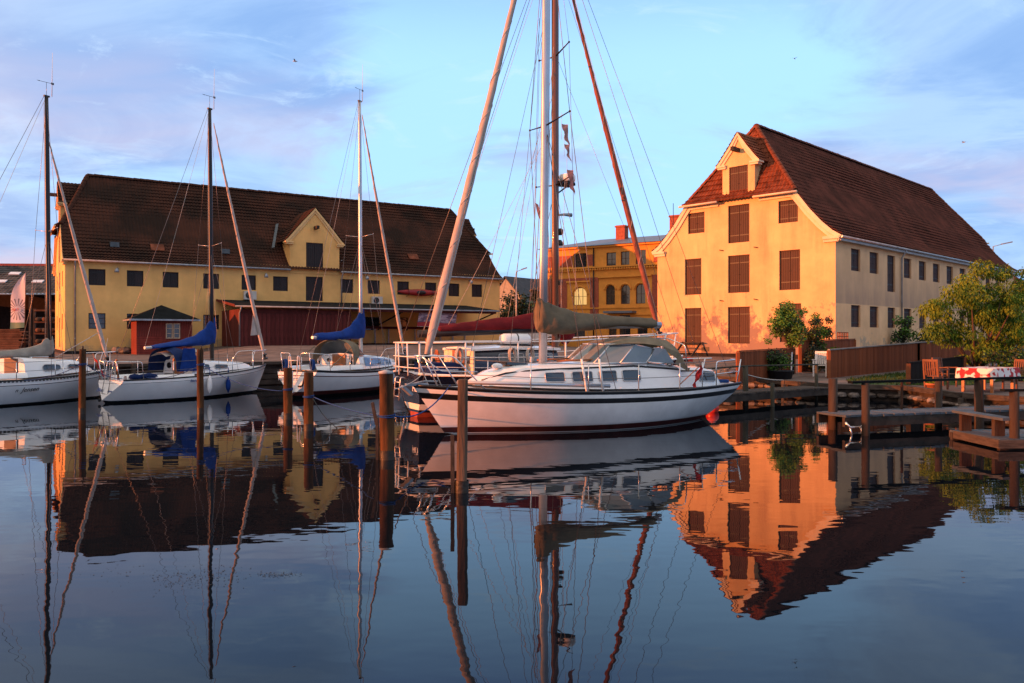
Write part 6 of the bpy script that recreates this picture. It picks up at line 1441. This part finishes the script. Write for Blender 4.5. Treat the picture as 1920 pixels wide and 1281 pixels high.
# red kiosk
T = thing('red_kiosk', 'small red boarded hut with black pyramid roof standing at the yellow warehouse', 'hut', (-22.86, 48.6, 0), LB_ANG)
W_, D_, Z0, Z1 = 3.2, 2.5, 1.03, 3.22
mb = MB(); mb.box(0.03, W_ - .03, 0.03, D_, Z0 - .2, Z1); mb.build('wall', M_corr2, T)
bk = MB().box(-0.066, 0.066, -0.022, 0.0, 0, 1).mesh('board', M_red_wood)
for i in range(23):
    x = (i + .5) * W_ / 23; lo_ = Z0 + (1.12 if x < 1.45 else 0.78)
    for a, b in (((lo_, Z1),) if not (1.62 < x < 2.52) else ((lo_, 2.02 - 0.06), (2.98, Z1))):
        if b - a > .05: o = link('board', bk, T, (x, 0.025, a)); o.scale = (1, 1, b - a)
for i in range(18): o = link('board', bk, T, (0.025, (i + .5) * D_ / 18, Z0), R(-90)); o.scale = (1, 1, Z1 - Z0)
for i in range(8): mb = MB(); mb.box(0.02, 1.42, -0.02, 0.02, Z0 + i * 0.14, Z0 + i * 0.14 + 0.125); mb.build('skirt_board', mat('bright red boards', (0.20, 0.035, 0.025), 0.75, 0.2, 3), T)
for i in range(5): mb = MB(); mb.box(1.44, W_, -0.01, 0.02, Z0 + i * 0.155, Z0 + i * 0.155 + 0.14); mb.build('skirt_board', M_red_wood, T)
M_pinef = mat('pale wooden window frame', (0.42, 0.30, 0.19), 0.6, 0.15, 4)
for k in range(2): window(T, Matrix.Translation((1.66 + k * 0.43, -0.03, 2.0)), 0.40, 0.95, 1, 3, M_pinef, t=0.06)
mb = MB(); e = 0.42; c = V((W_ / 2, D_ / 2, 4.12)); q = [V((-e, -e, Z1 - .02)), V((W_ + e, -e, Z1 - .02)), V((W_ + e, D_ + e, Z1 - .02)), V((-e, D_ + e, Z1 - .02))]
for i in range(4): mb.face([q[i], q[(i + 1) % 4], c])
mb.build('roof', M_felt, T)
mb = MB()
for i in range(4): mb.bar(q[i] - V((0, 0, .05)), q[(i + 1) % 4] - V((0, 0, .05)), 0.03, 0.10)
mb.face([p - V((0, 0, .08)) for p in q]); mb.build('eaves_board', M_zinc, T)
# air conditioners
def aircon(label, s, z):
    T = thing('air_conditioner', label, 'air conditioner', onL(s, 0.20, z), LB_ANG, 'air conditioners on the yellow wall')
    mb = MB(); mb.box(-0.42, 0.42, -0.17, 0.17, 0, 0.58); mb.build('casing', mat('off white casing', (0.52, 0.49, 0.43), 0.5, 0.08, 3), T)
    mb = MB(); mb.lathe((-0.10, -0.175, 0.29), [(0.23, 0), (0.23, 0.012), (0.001, 0.014)], 18, axis=(0, -1, 0)); g = mb.build('fan_guard', M_iron, T)
    mb = MB()
    for r_ in (0.08, 0.14, 0.2): mb.tube([V((-0.10 + r_ * math.cos(a), -0.195, 0.29 + r_ * math.sin(a))) for a in [j * math.pi / 8 for j in range(17)]], 0.006, 4)
    mb.build('fan_ring', M_zinc, g); mb = MB(); mb.box(-0.3, 0.3, -0.1, 0.20, -0.05, -0.002); mb.build('bracket', M_iron, T)
aircon('air conditioner left of the hoist gable, above the dark red shed', 11.3, 4.72); aircon('air conditioner right of the hoist gable, above the canopy roof', 20.8, 4.60)
# kayak
T = thing('kayak', 'red kayak hung on its side under the upper windows of the yellow warehouse', 'kayak', onL(24.35, 0.35, 5.58), LB_ANG)
mb = MB(); rings = []
for i in range(21):
    t = i / 20; x = lerp(-1.95, 1.95, t); k = max(0.012, math.sin(math.pi * t) ** 0.75); rings.append([V((x, math.cos(a) * 0.17 * k, math.sin(a) * 0.27 * k + 0.05 * abs(2 * t - 1) ** 2)) for a in [j * math.pi / 6 for j in range(12)]])
mb.loft(rings, True, 0, True, (True, True)); mb.build('hull', mat('red kayak plastic', (0.30, 0.018, 0.016), 0.4, 0.15, 2), T)
mb = MB(); mb.lathe((0.05, -0.15, 0), [(0.24, 0), (0.27, 0.02), (0.25, 0.04), (0.001, 0.025)], 16, axis=(0, -1, 0)); o = mb.build('cockpit', M_black, T); o.scale = (1.5, 1, 0.62)
for x in (-1.0, 1.1): mb = MB(); mb.tube([(x, 0.35, 0.32), (x, -0.18, 0.22), (x, -0.19, -0.2), (x, 0.35, -0.3)], 0.02, 5); mb.build('wall_strap', M_black, T)
# banner on the canopy
def banner_mat():
    m = bpy.data.materials.new('printed banner'); m.use_nodes = True; N = m.node_tree.nodes; Lk = m.node_tree.links.new; b = N['Principled BSDF']; b.inputs['Roughness'].default_value = .6
    tc = N.new('ShaderNodeTexCoord'); sp = N.new('ShaderNodeSeparateXYZ'); Lk(tc.outputs['Object'], sp.inputs[0])
    mp = N.new('ShaderNodeMapping'); mp.inputs['Scale'].default_value = (0.8, 1, 2.4); mp.inputs['Rotation'].default_value = (0, 0.5, 0); Lk(tc.outputs['Object'], mp.inputs[0])
    n1 = N.new('ShaderNodeTexNoise'); n1.inputs['Scale'].default_value = 2.1; n1.inputs['Detail'].default_value = 4; n1.inputs['Distortion'].default_value = 1.5; Lk(mp.outputs[0], n1.inputs['Vector'])
    r_ = N.new('ShaderNodeValToRGB'); cr = r_.color_ramp; cr.elements[0].position = .38; cr.elements[1].position = .66; cr.elements[0].color = (.085, .05, .09, 1); cr.elements[1].color = (.42, .33, .38, 1); Lk(n1.outputs['Fac'], r_.inputs[0])
    sn = N.new('ShaderNodeMath'); sn.operation = 'SINE'; k = N.new('ShaderNodeMath'); k.operation = 'MULTIPLY'; k.inputs[1].default_value = 2.0; Lk(sp.outputs['X'], k.inputs[0]); Lk(k.outputs[0], sn.inputs[0])
    k2 = N.new('ShaderNodeMath'); k2.operation = 'MULTIPLY_ADD'; k2.inputs[1].default_value = 0.06; k2.inputs[2].default_value = 0.30; Lk(sn.outputs[0], k2.inputs[0])
    lt = N.new('ShaderNodeMath'); lt.operation = 'LESS_THAN'; Lk(sp.outputs['Z'], lt.inputs[0]); Lk(k2.outputs[0], lt.inputs[1])
    mx = N.new('ShaderNodeMix'); mx.data_type = 'RGBA'; Lk(lt.outputs[0], mx.inputs[0]); Lk(r_.outputs[0], mx.inputs[6]); mx.inputs[7].default_value = (.28, .012, .02, 1); Lk(mx.outputs[2], b.inputs['Base Color']); return m
T = thing('banner', 'purple and red printed banner hung under the canopy edge', 'banner', onL(22.0, 5.0, 2.86), LB_ANG)
mb = MB(); cols = [[V((lerp(-0.12, 3.0, i / 12) + 0.18 * z, 0.02 * math.sin(i * 1.3) , z)) for z in (0, .3, .6, .9, 1.2)] for i in range(13)]; mb.loft(cols, False); mb.build('cloth', banner_mat(), T)
mb = MB(); mb.tube([(-0.12, -.01, 0), (3.0, -.01, 0)], .015, 4); mb.tube([(0.1, -.01, 1.2), (3.2, -.01, 1.2)], .015, 4); mb.build('hem_rope', M_rope_w, T)
# beach flag
T = thing('beach_flag', 'tall pale feather flag with printed rays beside the yellow warehouse corner', 'flag', (-33.6, 55, 1.0))
def flag_mat():
    m = bpy.data.materials.new('printed feather flag'); m.use_nodes = True; N = m.node_tree.nodes; Lk = m.node_tree.links.new; b = N['Principled BSDF']; b.inputs['Roughness'].default_value = .7
    tc = N.new('ShaderNodeTexCoord'); sp = N.new('ShaderNodeSeparateXYZ'); Lk(tc.outputs['Object'], sp.inputs[0])
    def mt(op, a, c):
        n_ = N.new('ShaderNodeMath'); n_.operation = op
        for i, q in enumerate((a, c)):
            if isinstance(q, (int, float)): n_.inputs[i].default_value = q
            else: Lk(q, n_.inputs[i])
        return n_.outputs[0]
    dx = mt('ADD', sp.outputs['X'], 0.45); dz = mt('SUBTRACT', sp.outputs['Z'], 3.0)
    ang = mt('ARCTAN2', dz, dx); rad = mt('SQRT', mt('ADD', mt('MULTIPLY', dx, dx), mt('MULTIPLY', dz, dz)), 0)
    ray = mt('GREATER_THAN', mt('SINE', mt('MULTIPLY', ang, 18), 0), 0.35); band = mt('MULTIPLY', mt('GREATER_THAN', rad, 0.22), mt('LESS_THAN', rad, 0.75)); f = mt('MULTIPLY', ray, band)
    def mix(fa, a, c):
        n_ = N.new('ShaderNodeMix'); n_.data_type = 'RGBA'; Lk(fa, n_.inputs[0])
        if isinstance(a, tuple): n_.inputs[6].default_value = (*a, 1)
        else: Lk(a, n_.inputs[6])
        n_.inputs[7].default_value = (*c, 1); return n_.outputs[2]
    c = mix(f, (.50, .47, .50), (.13, .13, .16)); c = mix(mt('LESS_THAN', sp.outputs['Z'], 2.1), c, (.10, .20, .13)); Lk(c, b.inputs['Base Color']); return m
mb = MB(); rows_ = []
for k in range(15):
    t = k / 14; z = lerp(1.75, 5.55, t); w_ = 0.98 * (1 - max(0, (t - 0.45) / 0.55) ** 2.2) + 0.02
    rows_.append([V((0.02 - w_ * (1 - j / 5) + 0.10 * t, 0.05 * math.sin(j * 1.2 + k * .5), z - 0.10 * (1 - j / 5) * (1 if k < 2 else 0))) for j in range(6)])
mb.loft(rows_, False); mb.build('cloth', flag_mat(), T)
mb = MB(); mb.tube([(0.03, 0, 0), (0.05, 0, 3), (0.12, 0, 5.6)], [0.03, 0.025, 0.012], 6); mb.build('pole', M_iron, T); mb = MB(); mb.box(-.3, .3, -.3, .3, 0, .06); mb.build('foot', M_iron, T)
lettering('ART', 0.26, mat('red lettering', (.5, .05, .05)), T, (-0.82, -0.07, 2.88), (1, 0, 0), (0, 0, 1))
# small heaps and boulders by the wall
for i, (s, p) in enumerate(((6.3, 1.2), (5.9, 0.8), (10.6, 0.9))): o = link('boulder', rocks[i], None, onL(s - 3.0 if i < 2 else s, p, 1.22)); o.scale = (.45, .4, .4); tag(o, ('grey boulder lying by the plinth left of the red hut', 'smaller grey boulder close behind the plinth boulder', 'grey boulder between the red hut and the dark red shed')[i], 'boulder')

# ------------------------------------------------------------------ dark shed and timber far left
T = thing('open_shed', 'dark open timber shed with grey slate roof at the far left', 'shed', (-58, 74, 0), R(4))
M_slate = mat('grey slate roof', (0.050, 0.048, 0.050), 0.8, 0.45, 1.4, 0.5, 8, col2=(0.10, 0.095, 0.09)); M_red_cor = mat('dull red ridge', (0.26, 0.06, 0.05), 0.7); M_dk = mat('dark brown boards', (0.020, 0.012, 0.011), 0.85, 0.3, 3)
L_ = 20.0
mb = MB(); rows2 = []
for i in range(14):
    t0, t1 = i / 14, (i + 1) / 14; rows2.append((0, L_, V((0, lerp(-0.4, 5.5, t0), lerp(6.15, 9.3, t0))), 0, L_, V((0, lerp(-0.4, 5.5, t1), lerp(6.15, 9.3, t1)))))
tile_rows(mb, rows2, None, V((1, 0, 0)), V((0, -.47, .88)), pitch=0.35, hgt=0.03, lap=0.04, sub=2); stuff(mb.build('roof_slates', M_slate, T))
mb = MB(); mb.box(0, L_, 5.3, 5.9, 9.2, 9.45); mb.build('ridge', M_red_cor, T)
mb = MB(); mb.box(0, L_, 5.0, 5.2, 1, 6.3); mb.box(0, 0.2, 0, 5, 1, 6.1); mb.build('wall', M_dk, T)
for x, t in ((5.0, .35), (8.2, .38), (8.6, .66), (2.2, .4), (11.6, .38)):
    mb = MB(); c = V((x + 1, lerp(-0.4, 5.5, t), lerp(6.15, 9.3, t) + 0.1)); mb.obox(c, (0.5, 0, 0), (0, .22, .12), (0, -.02, .04)); mb.build('skylight', mat('pale skylight', (0.62, 0.68, 0.74), 0.3), T)
mb = MB(); mb.box(2.6, 4.9, 2.8, 4.2, 8.3, 9.6); mb.build('roof_dormer', M_dk, T); mb = MB(); mb.box(2.75, 4.75, 2.76, 2.79, 8.7, 9.35); mb.build('pane', mat('pale skylight', (0.62, .68, .74)), T)
for i in range(7): mb = MB(); mb.box(i * 3.2, i * 3.2 + .2, -0.2, 0.0, 1, 6.2); mb.build('post', M_timber_d, T)
mb = MB(); mb.tube([(0, -.5, 6.08), (L_, -.5, 6.08)], 0.07, 6); mb.build('gutter', M_zinc, T)
r_ = random.Random(8); M_brn = mat('brown stacked planks', (0.13, 0.06, 0.035), 0.85, 0.35, 1.5, 0.2, 20)
T = thing('plank_stack', 'long stack of brown planks in front of the dark open shed', 'timber stack', (-52, 69, 1.0), R(4))
for k in range(12):
    mb = MB(); mb.box(r_.uniform(-.3, .2), 9.4 + r_.uniform(-.4, .3), r_.uniform(-.06, .06), .9, k * 0.15, k * 0.15 + 0.125); mb.build('plank', M_brn, T)
T = thing('log_rack', 'timber rack with round logs beside the yellow warehouse corner', 'rack', (-37.2, 62, 1.0), R(10))
for x in (0, 2.6): mb = MB(); mb.box(x, x + .16, 0, .16, 0, 3.3); mb.build('post', M_timber_d, T)
for z in (0.5, 1.3, 2.2, 3.1): mb = MB(); mb.box(0.1, 2.8, -.05, .2, z, z + .13); mb.build('rail', M_brn, T)
for i in range(14): mb = MB(); mb.lathe((0.4 + (i % 5) * .48, -.2, 0.78 + (i // 5) * .85), [(0.001, 0), (.17, 0), (.17, .9), (.001, .9)], 10, axis=(0, 1, 0)); mb.build('log', M_brn if i % 2 else M_timber, T)

# ------------------------------------------------------------------ brick house in the gap
M_brick = mat('red brick', (0.30, 0.085, 0.050), 0.85, 0.18, 6, 0.3, 40); M_yel = mat('ochre render', (0.64, 0.285, 0.052), 0.8, 0.1, 1.5, 0.2); M_wf = mat('dark window frame', (0.06, 0.03, 0.02), 0.5)
M_gold_glow = mat('gold pane with added glow', (0.55, 0.36, 0.12), 0.12, 0.15, 1.0, metal=0.9); M_gold_glow.node_tree.nodes['Principled BSDF'].inputs['Emission Color'].default_value = (1.0, 0.62, 0.22, 1); M_gold_glow.node_tree.nodes['Principled BSDF'].inputs['Emission Strength'].default_value = 0.45  # gold emission stands in for the sun glow mirrored in this pane
M_gr = mat('blue grey metal roof', (0.11, 0.14, 0.18), 0.5, 0.15, 2)
d_ = V((0.8412, -0.5407, 0)); O = V((9.0, 75.0, 0)) - d_ * 7.0
T = thing('brick_house', 'ochre and red brick house with arched windows in the gap between the warehouses', 'house', O, math.atan2(-0.5407, 0.8412))
Ph = lambda u, z, d: V((u + 7.0, d, z))
top = [(-3.67, -2.23, 8.78, 10.12), (-0.15, 0.84, 8.78, 10.02), (1.33, 2.2, 8.78, 10.04), (2.84, 3.84, 8.78, 10.1), (5.6, 6.6, 8.78, 10.1)]
arch = [(-3.67, -2.23, 5.15, 6.83), (-0.2, 0.73, 5.14, 6.97), (1.33, 2.25, 5.16, 6.94), (2.84, 3.78, 5.16, 6.96)]
low = [(-4.2, -2.4, 2.1, 3.9), (0.1, 0.9, 1.4, 4.0), (1.2, 2.3, 1.4, 4.2), (3.0, 4.0, 2.2, 3.8)]
mb = MB(); wall_holes(mb, Ph, (0.8, 10.8), lambda z: -7.0, lambda z: 9.0, top + arch + low, rec=0.2); mb.face([Ph(-7, .8, 0), Ph(-7, .8, 9), Ph(-7, 10.8, 9), Ph(-7, 10.8, 0)]); mb.face([Ph(9, .8, 0), Ph(9, .8, 9), Ph(9, 10.8, 9), Ph(9, 10.8, 0)]); mb.build('wall', M_yel, T)
def panel(x0, x1, z0, z1, m, th=0.04, nm='brick_panel'):
    b = MB(); b.box(x0 + 7, x1 + 7, -th, -0.002, z0, z1); return b.build(nm, m, T)
for a in ((-7, -3.75, 8.9, 9.95), (-2.15, -1.4, 8.9, 9.95), (4.6, 5.5, 8.9, 9.95), (-7, -4.35, 4.9, 7.75), (-1.85, -0.95, 4.9, 7.75), (-4.35, -1.85, 7.5, 7.75), (4.45, 9.0, 4.9, 7.75), (-1.85, -0.95, 4.3, 4.75), (-7, -4.4, 4.3, 4.75), (4.5, 5.6, 4.3, 4.75)): panel(*a, M_brick)
for a in ((-7, 9, 8.62, 8.76, 0.30), (-7, 9, 8.42, 8.56, 0.16), (-7, 9, 4.78, 4.88, 0.10), (-7, 9, 4.12, 4.22, 0.12), (-4.35, -1.75, 7.34, 7.48, 0.22), (-0.95, 4.45, 7.66, 7.82, 0.22), (-7, 9, 10.55, 10.72, .3)): panel(*a[:4], M_yel, a[4], 'cornice_band')
b = MB()
for i in range(64): x = i * 0.25; b.box(x, x + 0.12, -0.26, -0.17, 8.42, 8.60)
stuff(b.build('dentil', M_yel, T))
for k, h in enumerate(top): window(T, Matrix.Translation((h[0] + 7, 0.12, h[2])), h[1] - h[0], h[3] - h[2], 3 if k == 0 else 2, 2, M_wf)
for k, h in enumerate(arch):
    w_ = h[1] - h[0]; zz = h[3] - w_ / 2
    o = window(T, Matrix.Translation((h[0] + 7, 0.12, h[2])), w_, h[3] - h[2], 3 if k == 0 else 2, 2, M_wf, M_gold_glow if k == 0 else None)
    for sg in (-1, 1):           # spandrels make the arch
        b = MB(); cx = (h[0] + h[1]) / 2 + 7; pts = [(cx + sg * w_ / 2, zz)] + [(cx + sg * math.cos(a) * w_ / 2, zz + math.sin(a) * w_ / 2) for a in [j * math.pi / 16 for j in range(9)]] + [(cx, h[3] + .02), (cx + sg * (w_ / 2 + .001), h[3] + .02)]
        b.prism(pts[1:], lambda u, v, d: V((u, 0.02 + d, v)), 0.16); b.build('arch_spandrel', M_yel, T)
    b = MB(); cx = (h[0] + h[1]) / 2 + 7; b.tube([V((cx + math.cos(a) * (w_ / 2 + .12), -0.03, zz + math.sin(a) * (w_ / 2 + .12))) for a in [j * math.pi / 12 for j in range(13)]], 0.09, 6); b.build('arch_moulding', M_yel, T)
for h in low: window(T, Matrix.Translation((h[0] + 7, 0.12, h[2])), h[1] - h[0], h[3] - h[2], 2, 3, M_wf)
b = MB(); b.box(7.0, 9.9, -1.0, 0, 4.3, 4.5); b.build('door_canopy', M_gr, T)
b = MB(); e = .5; q = [V((-e, -e, 10.73)), V((16 + e, -e, 10.73)), V((16 + e, 9 + e, 10.73)), V((-e, 9 + e, 10.73))]; r1, r2 = V((4, 4.5, 11.9)), V((12, 4.5, 11.9))
b.face([q[0], q[1], r2, r1]); b.face([q[1], q[2], r2]); b.face([q[2], q[3], r1, r2]); b.face([q[3], q[0], r1]); b.face(q); b.build('roof', M_gr, T)
for x, y, w_, z1 in ((6.3, 3.2, 0.95, 13.0), (11.7, 3.6, 1.0, 13.6)): b = MB(); b.box(x, x + w_, y, y + .8, 11, z1); b.box(x - .08, x + w_ + .08, y - .08, y + .88, z1 - .18, z1 - .05); b.build('chimney', M_brick, T)
for x in (5.55, 13.0): b = MB(); b.tube([(x, -.1, .9), (x, -.1, 10.6)], .06, 6); b.build('downpipe', M_iron, T)
for x, z0, z1 in ((7.7, 11, 13.7), (12.3, 11.2, 14.6)): b = MB(); b.tube([(x, 3, z0), (x, 3, z1)], .03, 4); b.build('aerial', M_iron, T)

# ------------------------------------------------------------------ far houses, lamps, neighbour
def far_house(label, x, y, w_, dp, ze, zr, rz, wallm, roofm, chim=False):
    T = thing('far_house', label, 'house', (x, y, 0), R(rz)); b = MB(); b.box(0, w_, 0, dp, 0.5, ze)
    for yy in (0.0, dp): b.face([(0, yy, ze), (w_, yy, ze), (w_ / 2, yy, zr)])
    b.build('wall', wallm, T); b = MB()
    for sg in (0, 1):
        p = [V((-.3 if sg == 0 else w_ + .3, -.3, ze - .2)), V((w_ / 2, -.3, zr + .05)), V((w_ / 2, dp + .3, zr + .05)), V((-.3 if sg == 0 else w_ + .3, dp + .3, ze - .2))]; b.face(p); b.face([q + V((0, 0, .12)) for q in p]); b.face([p[0], p[1], p[1] + V((0, 0, .12)), p[0] + V((0, 0, .12))])
    b.build('roof', roofm, T)
    for xx in (w_ * .25, w_ * .6): window(T, Matrix.Translation((xx, -0.07, ze - 2.0)), 0.9, 1.3, 2, 2, M_white)
    return T
M_fr = mat('dark grey far roof', (0.06, 0.06, 0.065), 0.8, 0.2, 2)
far_house('grey roofed far house right of the yellow warehouse end', -3.6, 108, 7.0, 9, 6.4, 10.0, -38, mat('grey far wall', (0.22, 0.22, 0.2)), M_fr)
far_house('far house with sunlit orange gable, between the conifers and the grey roof', 2.4, 112, 3.4, 8, 7.6, 10.2, 22, mat('sunlit cream far wall', (0.65, 0.48, 0.34)), M_fr)
T = thing('small_van', 'white van parked far back between the warehouses', 'van', (0.2, 76, 1.5), R(-20))
b = MB(); b.prism([(0, .35), (0, 2.0), (.25, 2.15), (3.2, 2.15), (3.9, 1.35), (4.5, 1.2), (4.6, .35)], lambda u, v, d: V((u, d, v)), 1.8); b.build('body', M_white, T)
for x in (.9, 3.6): b = MB(); b.lathe((x, -.03, .33), [(.001, 0), (.33, 0), (.33, .25), (.001, .25)], 14, axis=(0, 1, 0)); b.build('wheel', M_black, T)
b = MB(); b.box(2.2, 3.2, -.02, -.003, 1.35, 1.95); b.build('side_window', M_win, T)
def lamp(label, x, y, z1, dx, z0=1.2):
    T = thing('street_lamp', label, 'street lamp', (x, y, z0), 0, 'street lamps'); h = z1 - z0; b = MB(); b.tube([(0, 0, 0), (0, 0, h * .5), (0, 0, h)], [.09, .075, .05], 8); b.tube([(0, 0, h), (dx * .6, 0, h + .25)], .035, 6); b.build('pole', M_zinc, T)
    b = MB(); b.obox((dx * .8, 0, h + .32), (dx * .3, 0, .10), (0, .12, 0), (0, 0, .06)); b.build('lamp_head', M_zinc, T)
lamp('street lamp rising between the yellow warehouse and the silver mast', 0.45, 82, 8.8, 1.0); lamp('street lamp showing over the roof end of the apricot warehouse', 45.2, 75, 10.6, 1.6)
T = thing('low_annex', 'low apricot house with orange tiled roof beyond the far end of the weathered wall', 'house', Rb @ V((34.2, 1.2, 0)), RB_ANG)
b = MB(); b.box(0, 14, 0, 8, .6, 6.3); b.face([(0, 0, 6.3), (0, 8, 6.3), (0, 4, 9.2)]); b.face([(14, 0, 6.3), (14, 8, 6.3), (14, 4, 9.2)]); b.build('wall', M_plaster_g, T); b = MB(); rw = []; ns_ = []
for i in range(14): t0, t1 = i / 14, (i + 1) / 14; rw.append((-.2, 14.2, V((0, lerp(-.4, 4, t0), lerp(6.1, 9.2, t0))), -.2, 14.2, V((0, lerp(-.4, 4, t1), lerp(6.1, 9.2, t1)))))
tile_rows(b, rw, None, V((1, 0, 0)), V((0, -.57, .82))); b.face([(-.2, 4, 9.2), (14.2, 4, 9.2), (14.2, 8.4, 6.1), (-.2, 8.4, 6.1)]); stuff(b.build('roof_tiles', M_tile_hip, T))
for x in (1.4, 4.2): window(T, Matrix.Translation((x, -0.07, 4.0)), 1.0, 1.3, 2, 2, M_wf)

# ------------------------------------------------------------------ weed on the water, gulls
b = MB(); r_ = random.Random(12)
for cx, cy, rx, ry, n in ((-2.75, 6.95, 0.5, 0.34, 240), (-2.05, 7.05, 0.18, 0.08, 110), (-3.6, 7.1, 0.9, 0.3, 40), (1.5, 9.2, .6, .3, 30)):
    for i in range(n):
        x, y = cx + r_.gauss(0, rx * .5) , cy + r_.gauss(0, ry * .5); a = r_.random() * 6.28; s = r_.uniform(.004, .014); t = V((math.cos(a), math.sin(a), 0)) * s; u = V((-t.y, t.x, 0)) * .5; p = V((x, y, .004)); b.face([p - t, p + u, p + t, p - u])
o = b.build('pond_weed', M_weed); tag(o, 'scattered specks of weed floating on the still water', 'weed', kind='stuff')
for i, (px, py, D) in enumerate(((553, 115, 60), (1490, 110, 70), (1807, 267, 70))):
    T = thing('gull', ('tiny gull flying over the yellow warehouse sky', 'tiny gull high above the apricot gable', 'tiny gull right of the apricot ridge')[i], 'bird', at(px, py, D), i, 'gulls in the sky'); b = MB(); b.tube([(-.17, 0, 0), (-.05, 0, .01), (.08, 0, 0), (.2, 0, -.01)], [.01, .045, .04, .008], 6); b.build('body', M_zinc, T)
    for sg in (-1, 1): b = MB(); b.face([(.06, 0, .02), (.04, sg * .22, .10), (-.06, sg * .42, .04), (-.04, sg * .2, .08), (-.05, 0, .02)]); b.build('wing', M_zinc, T)
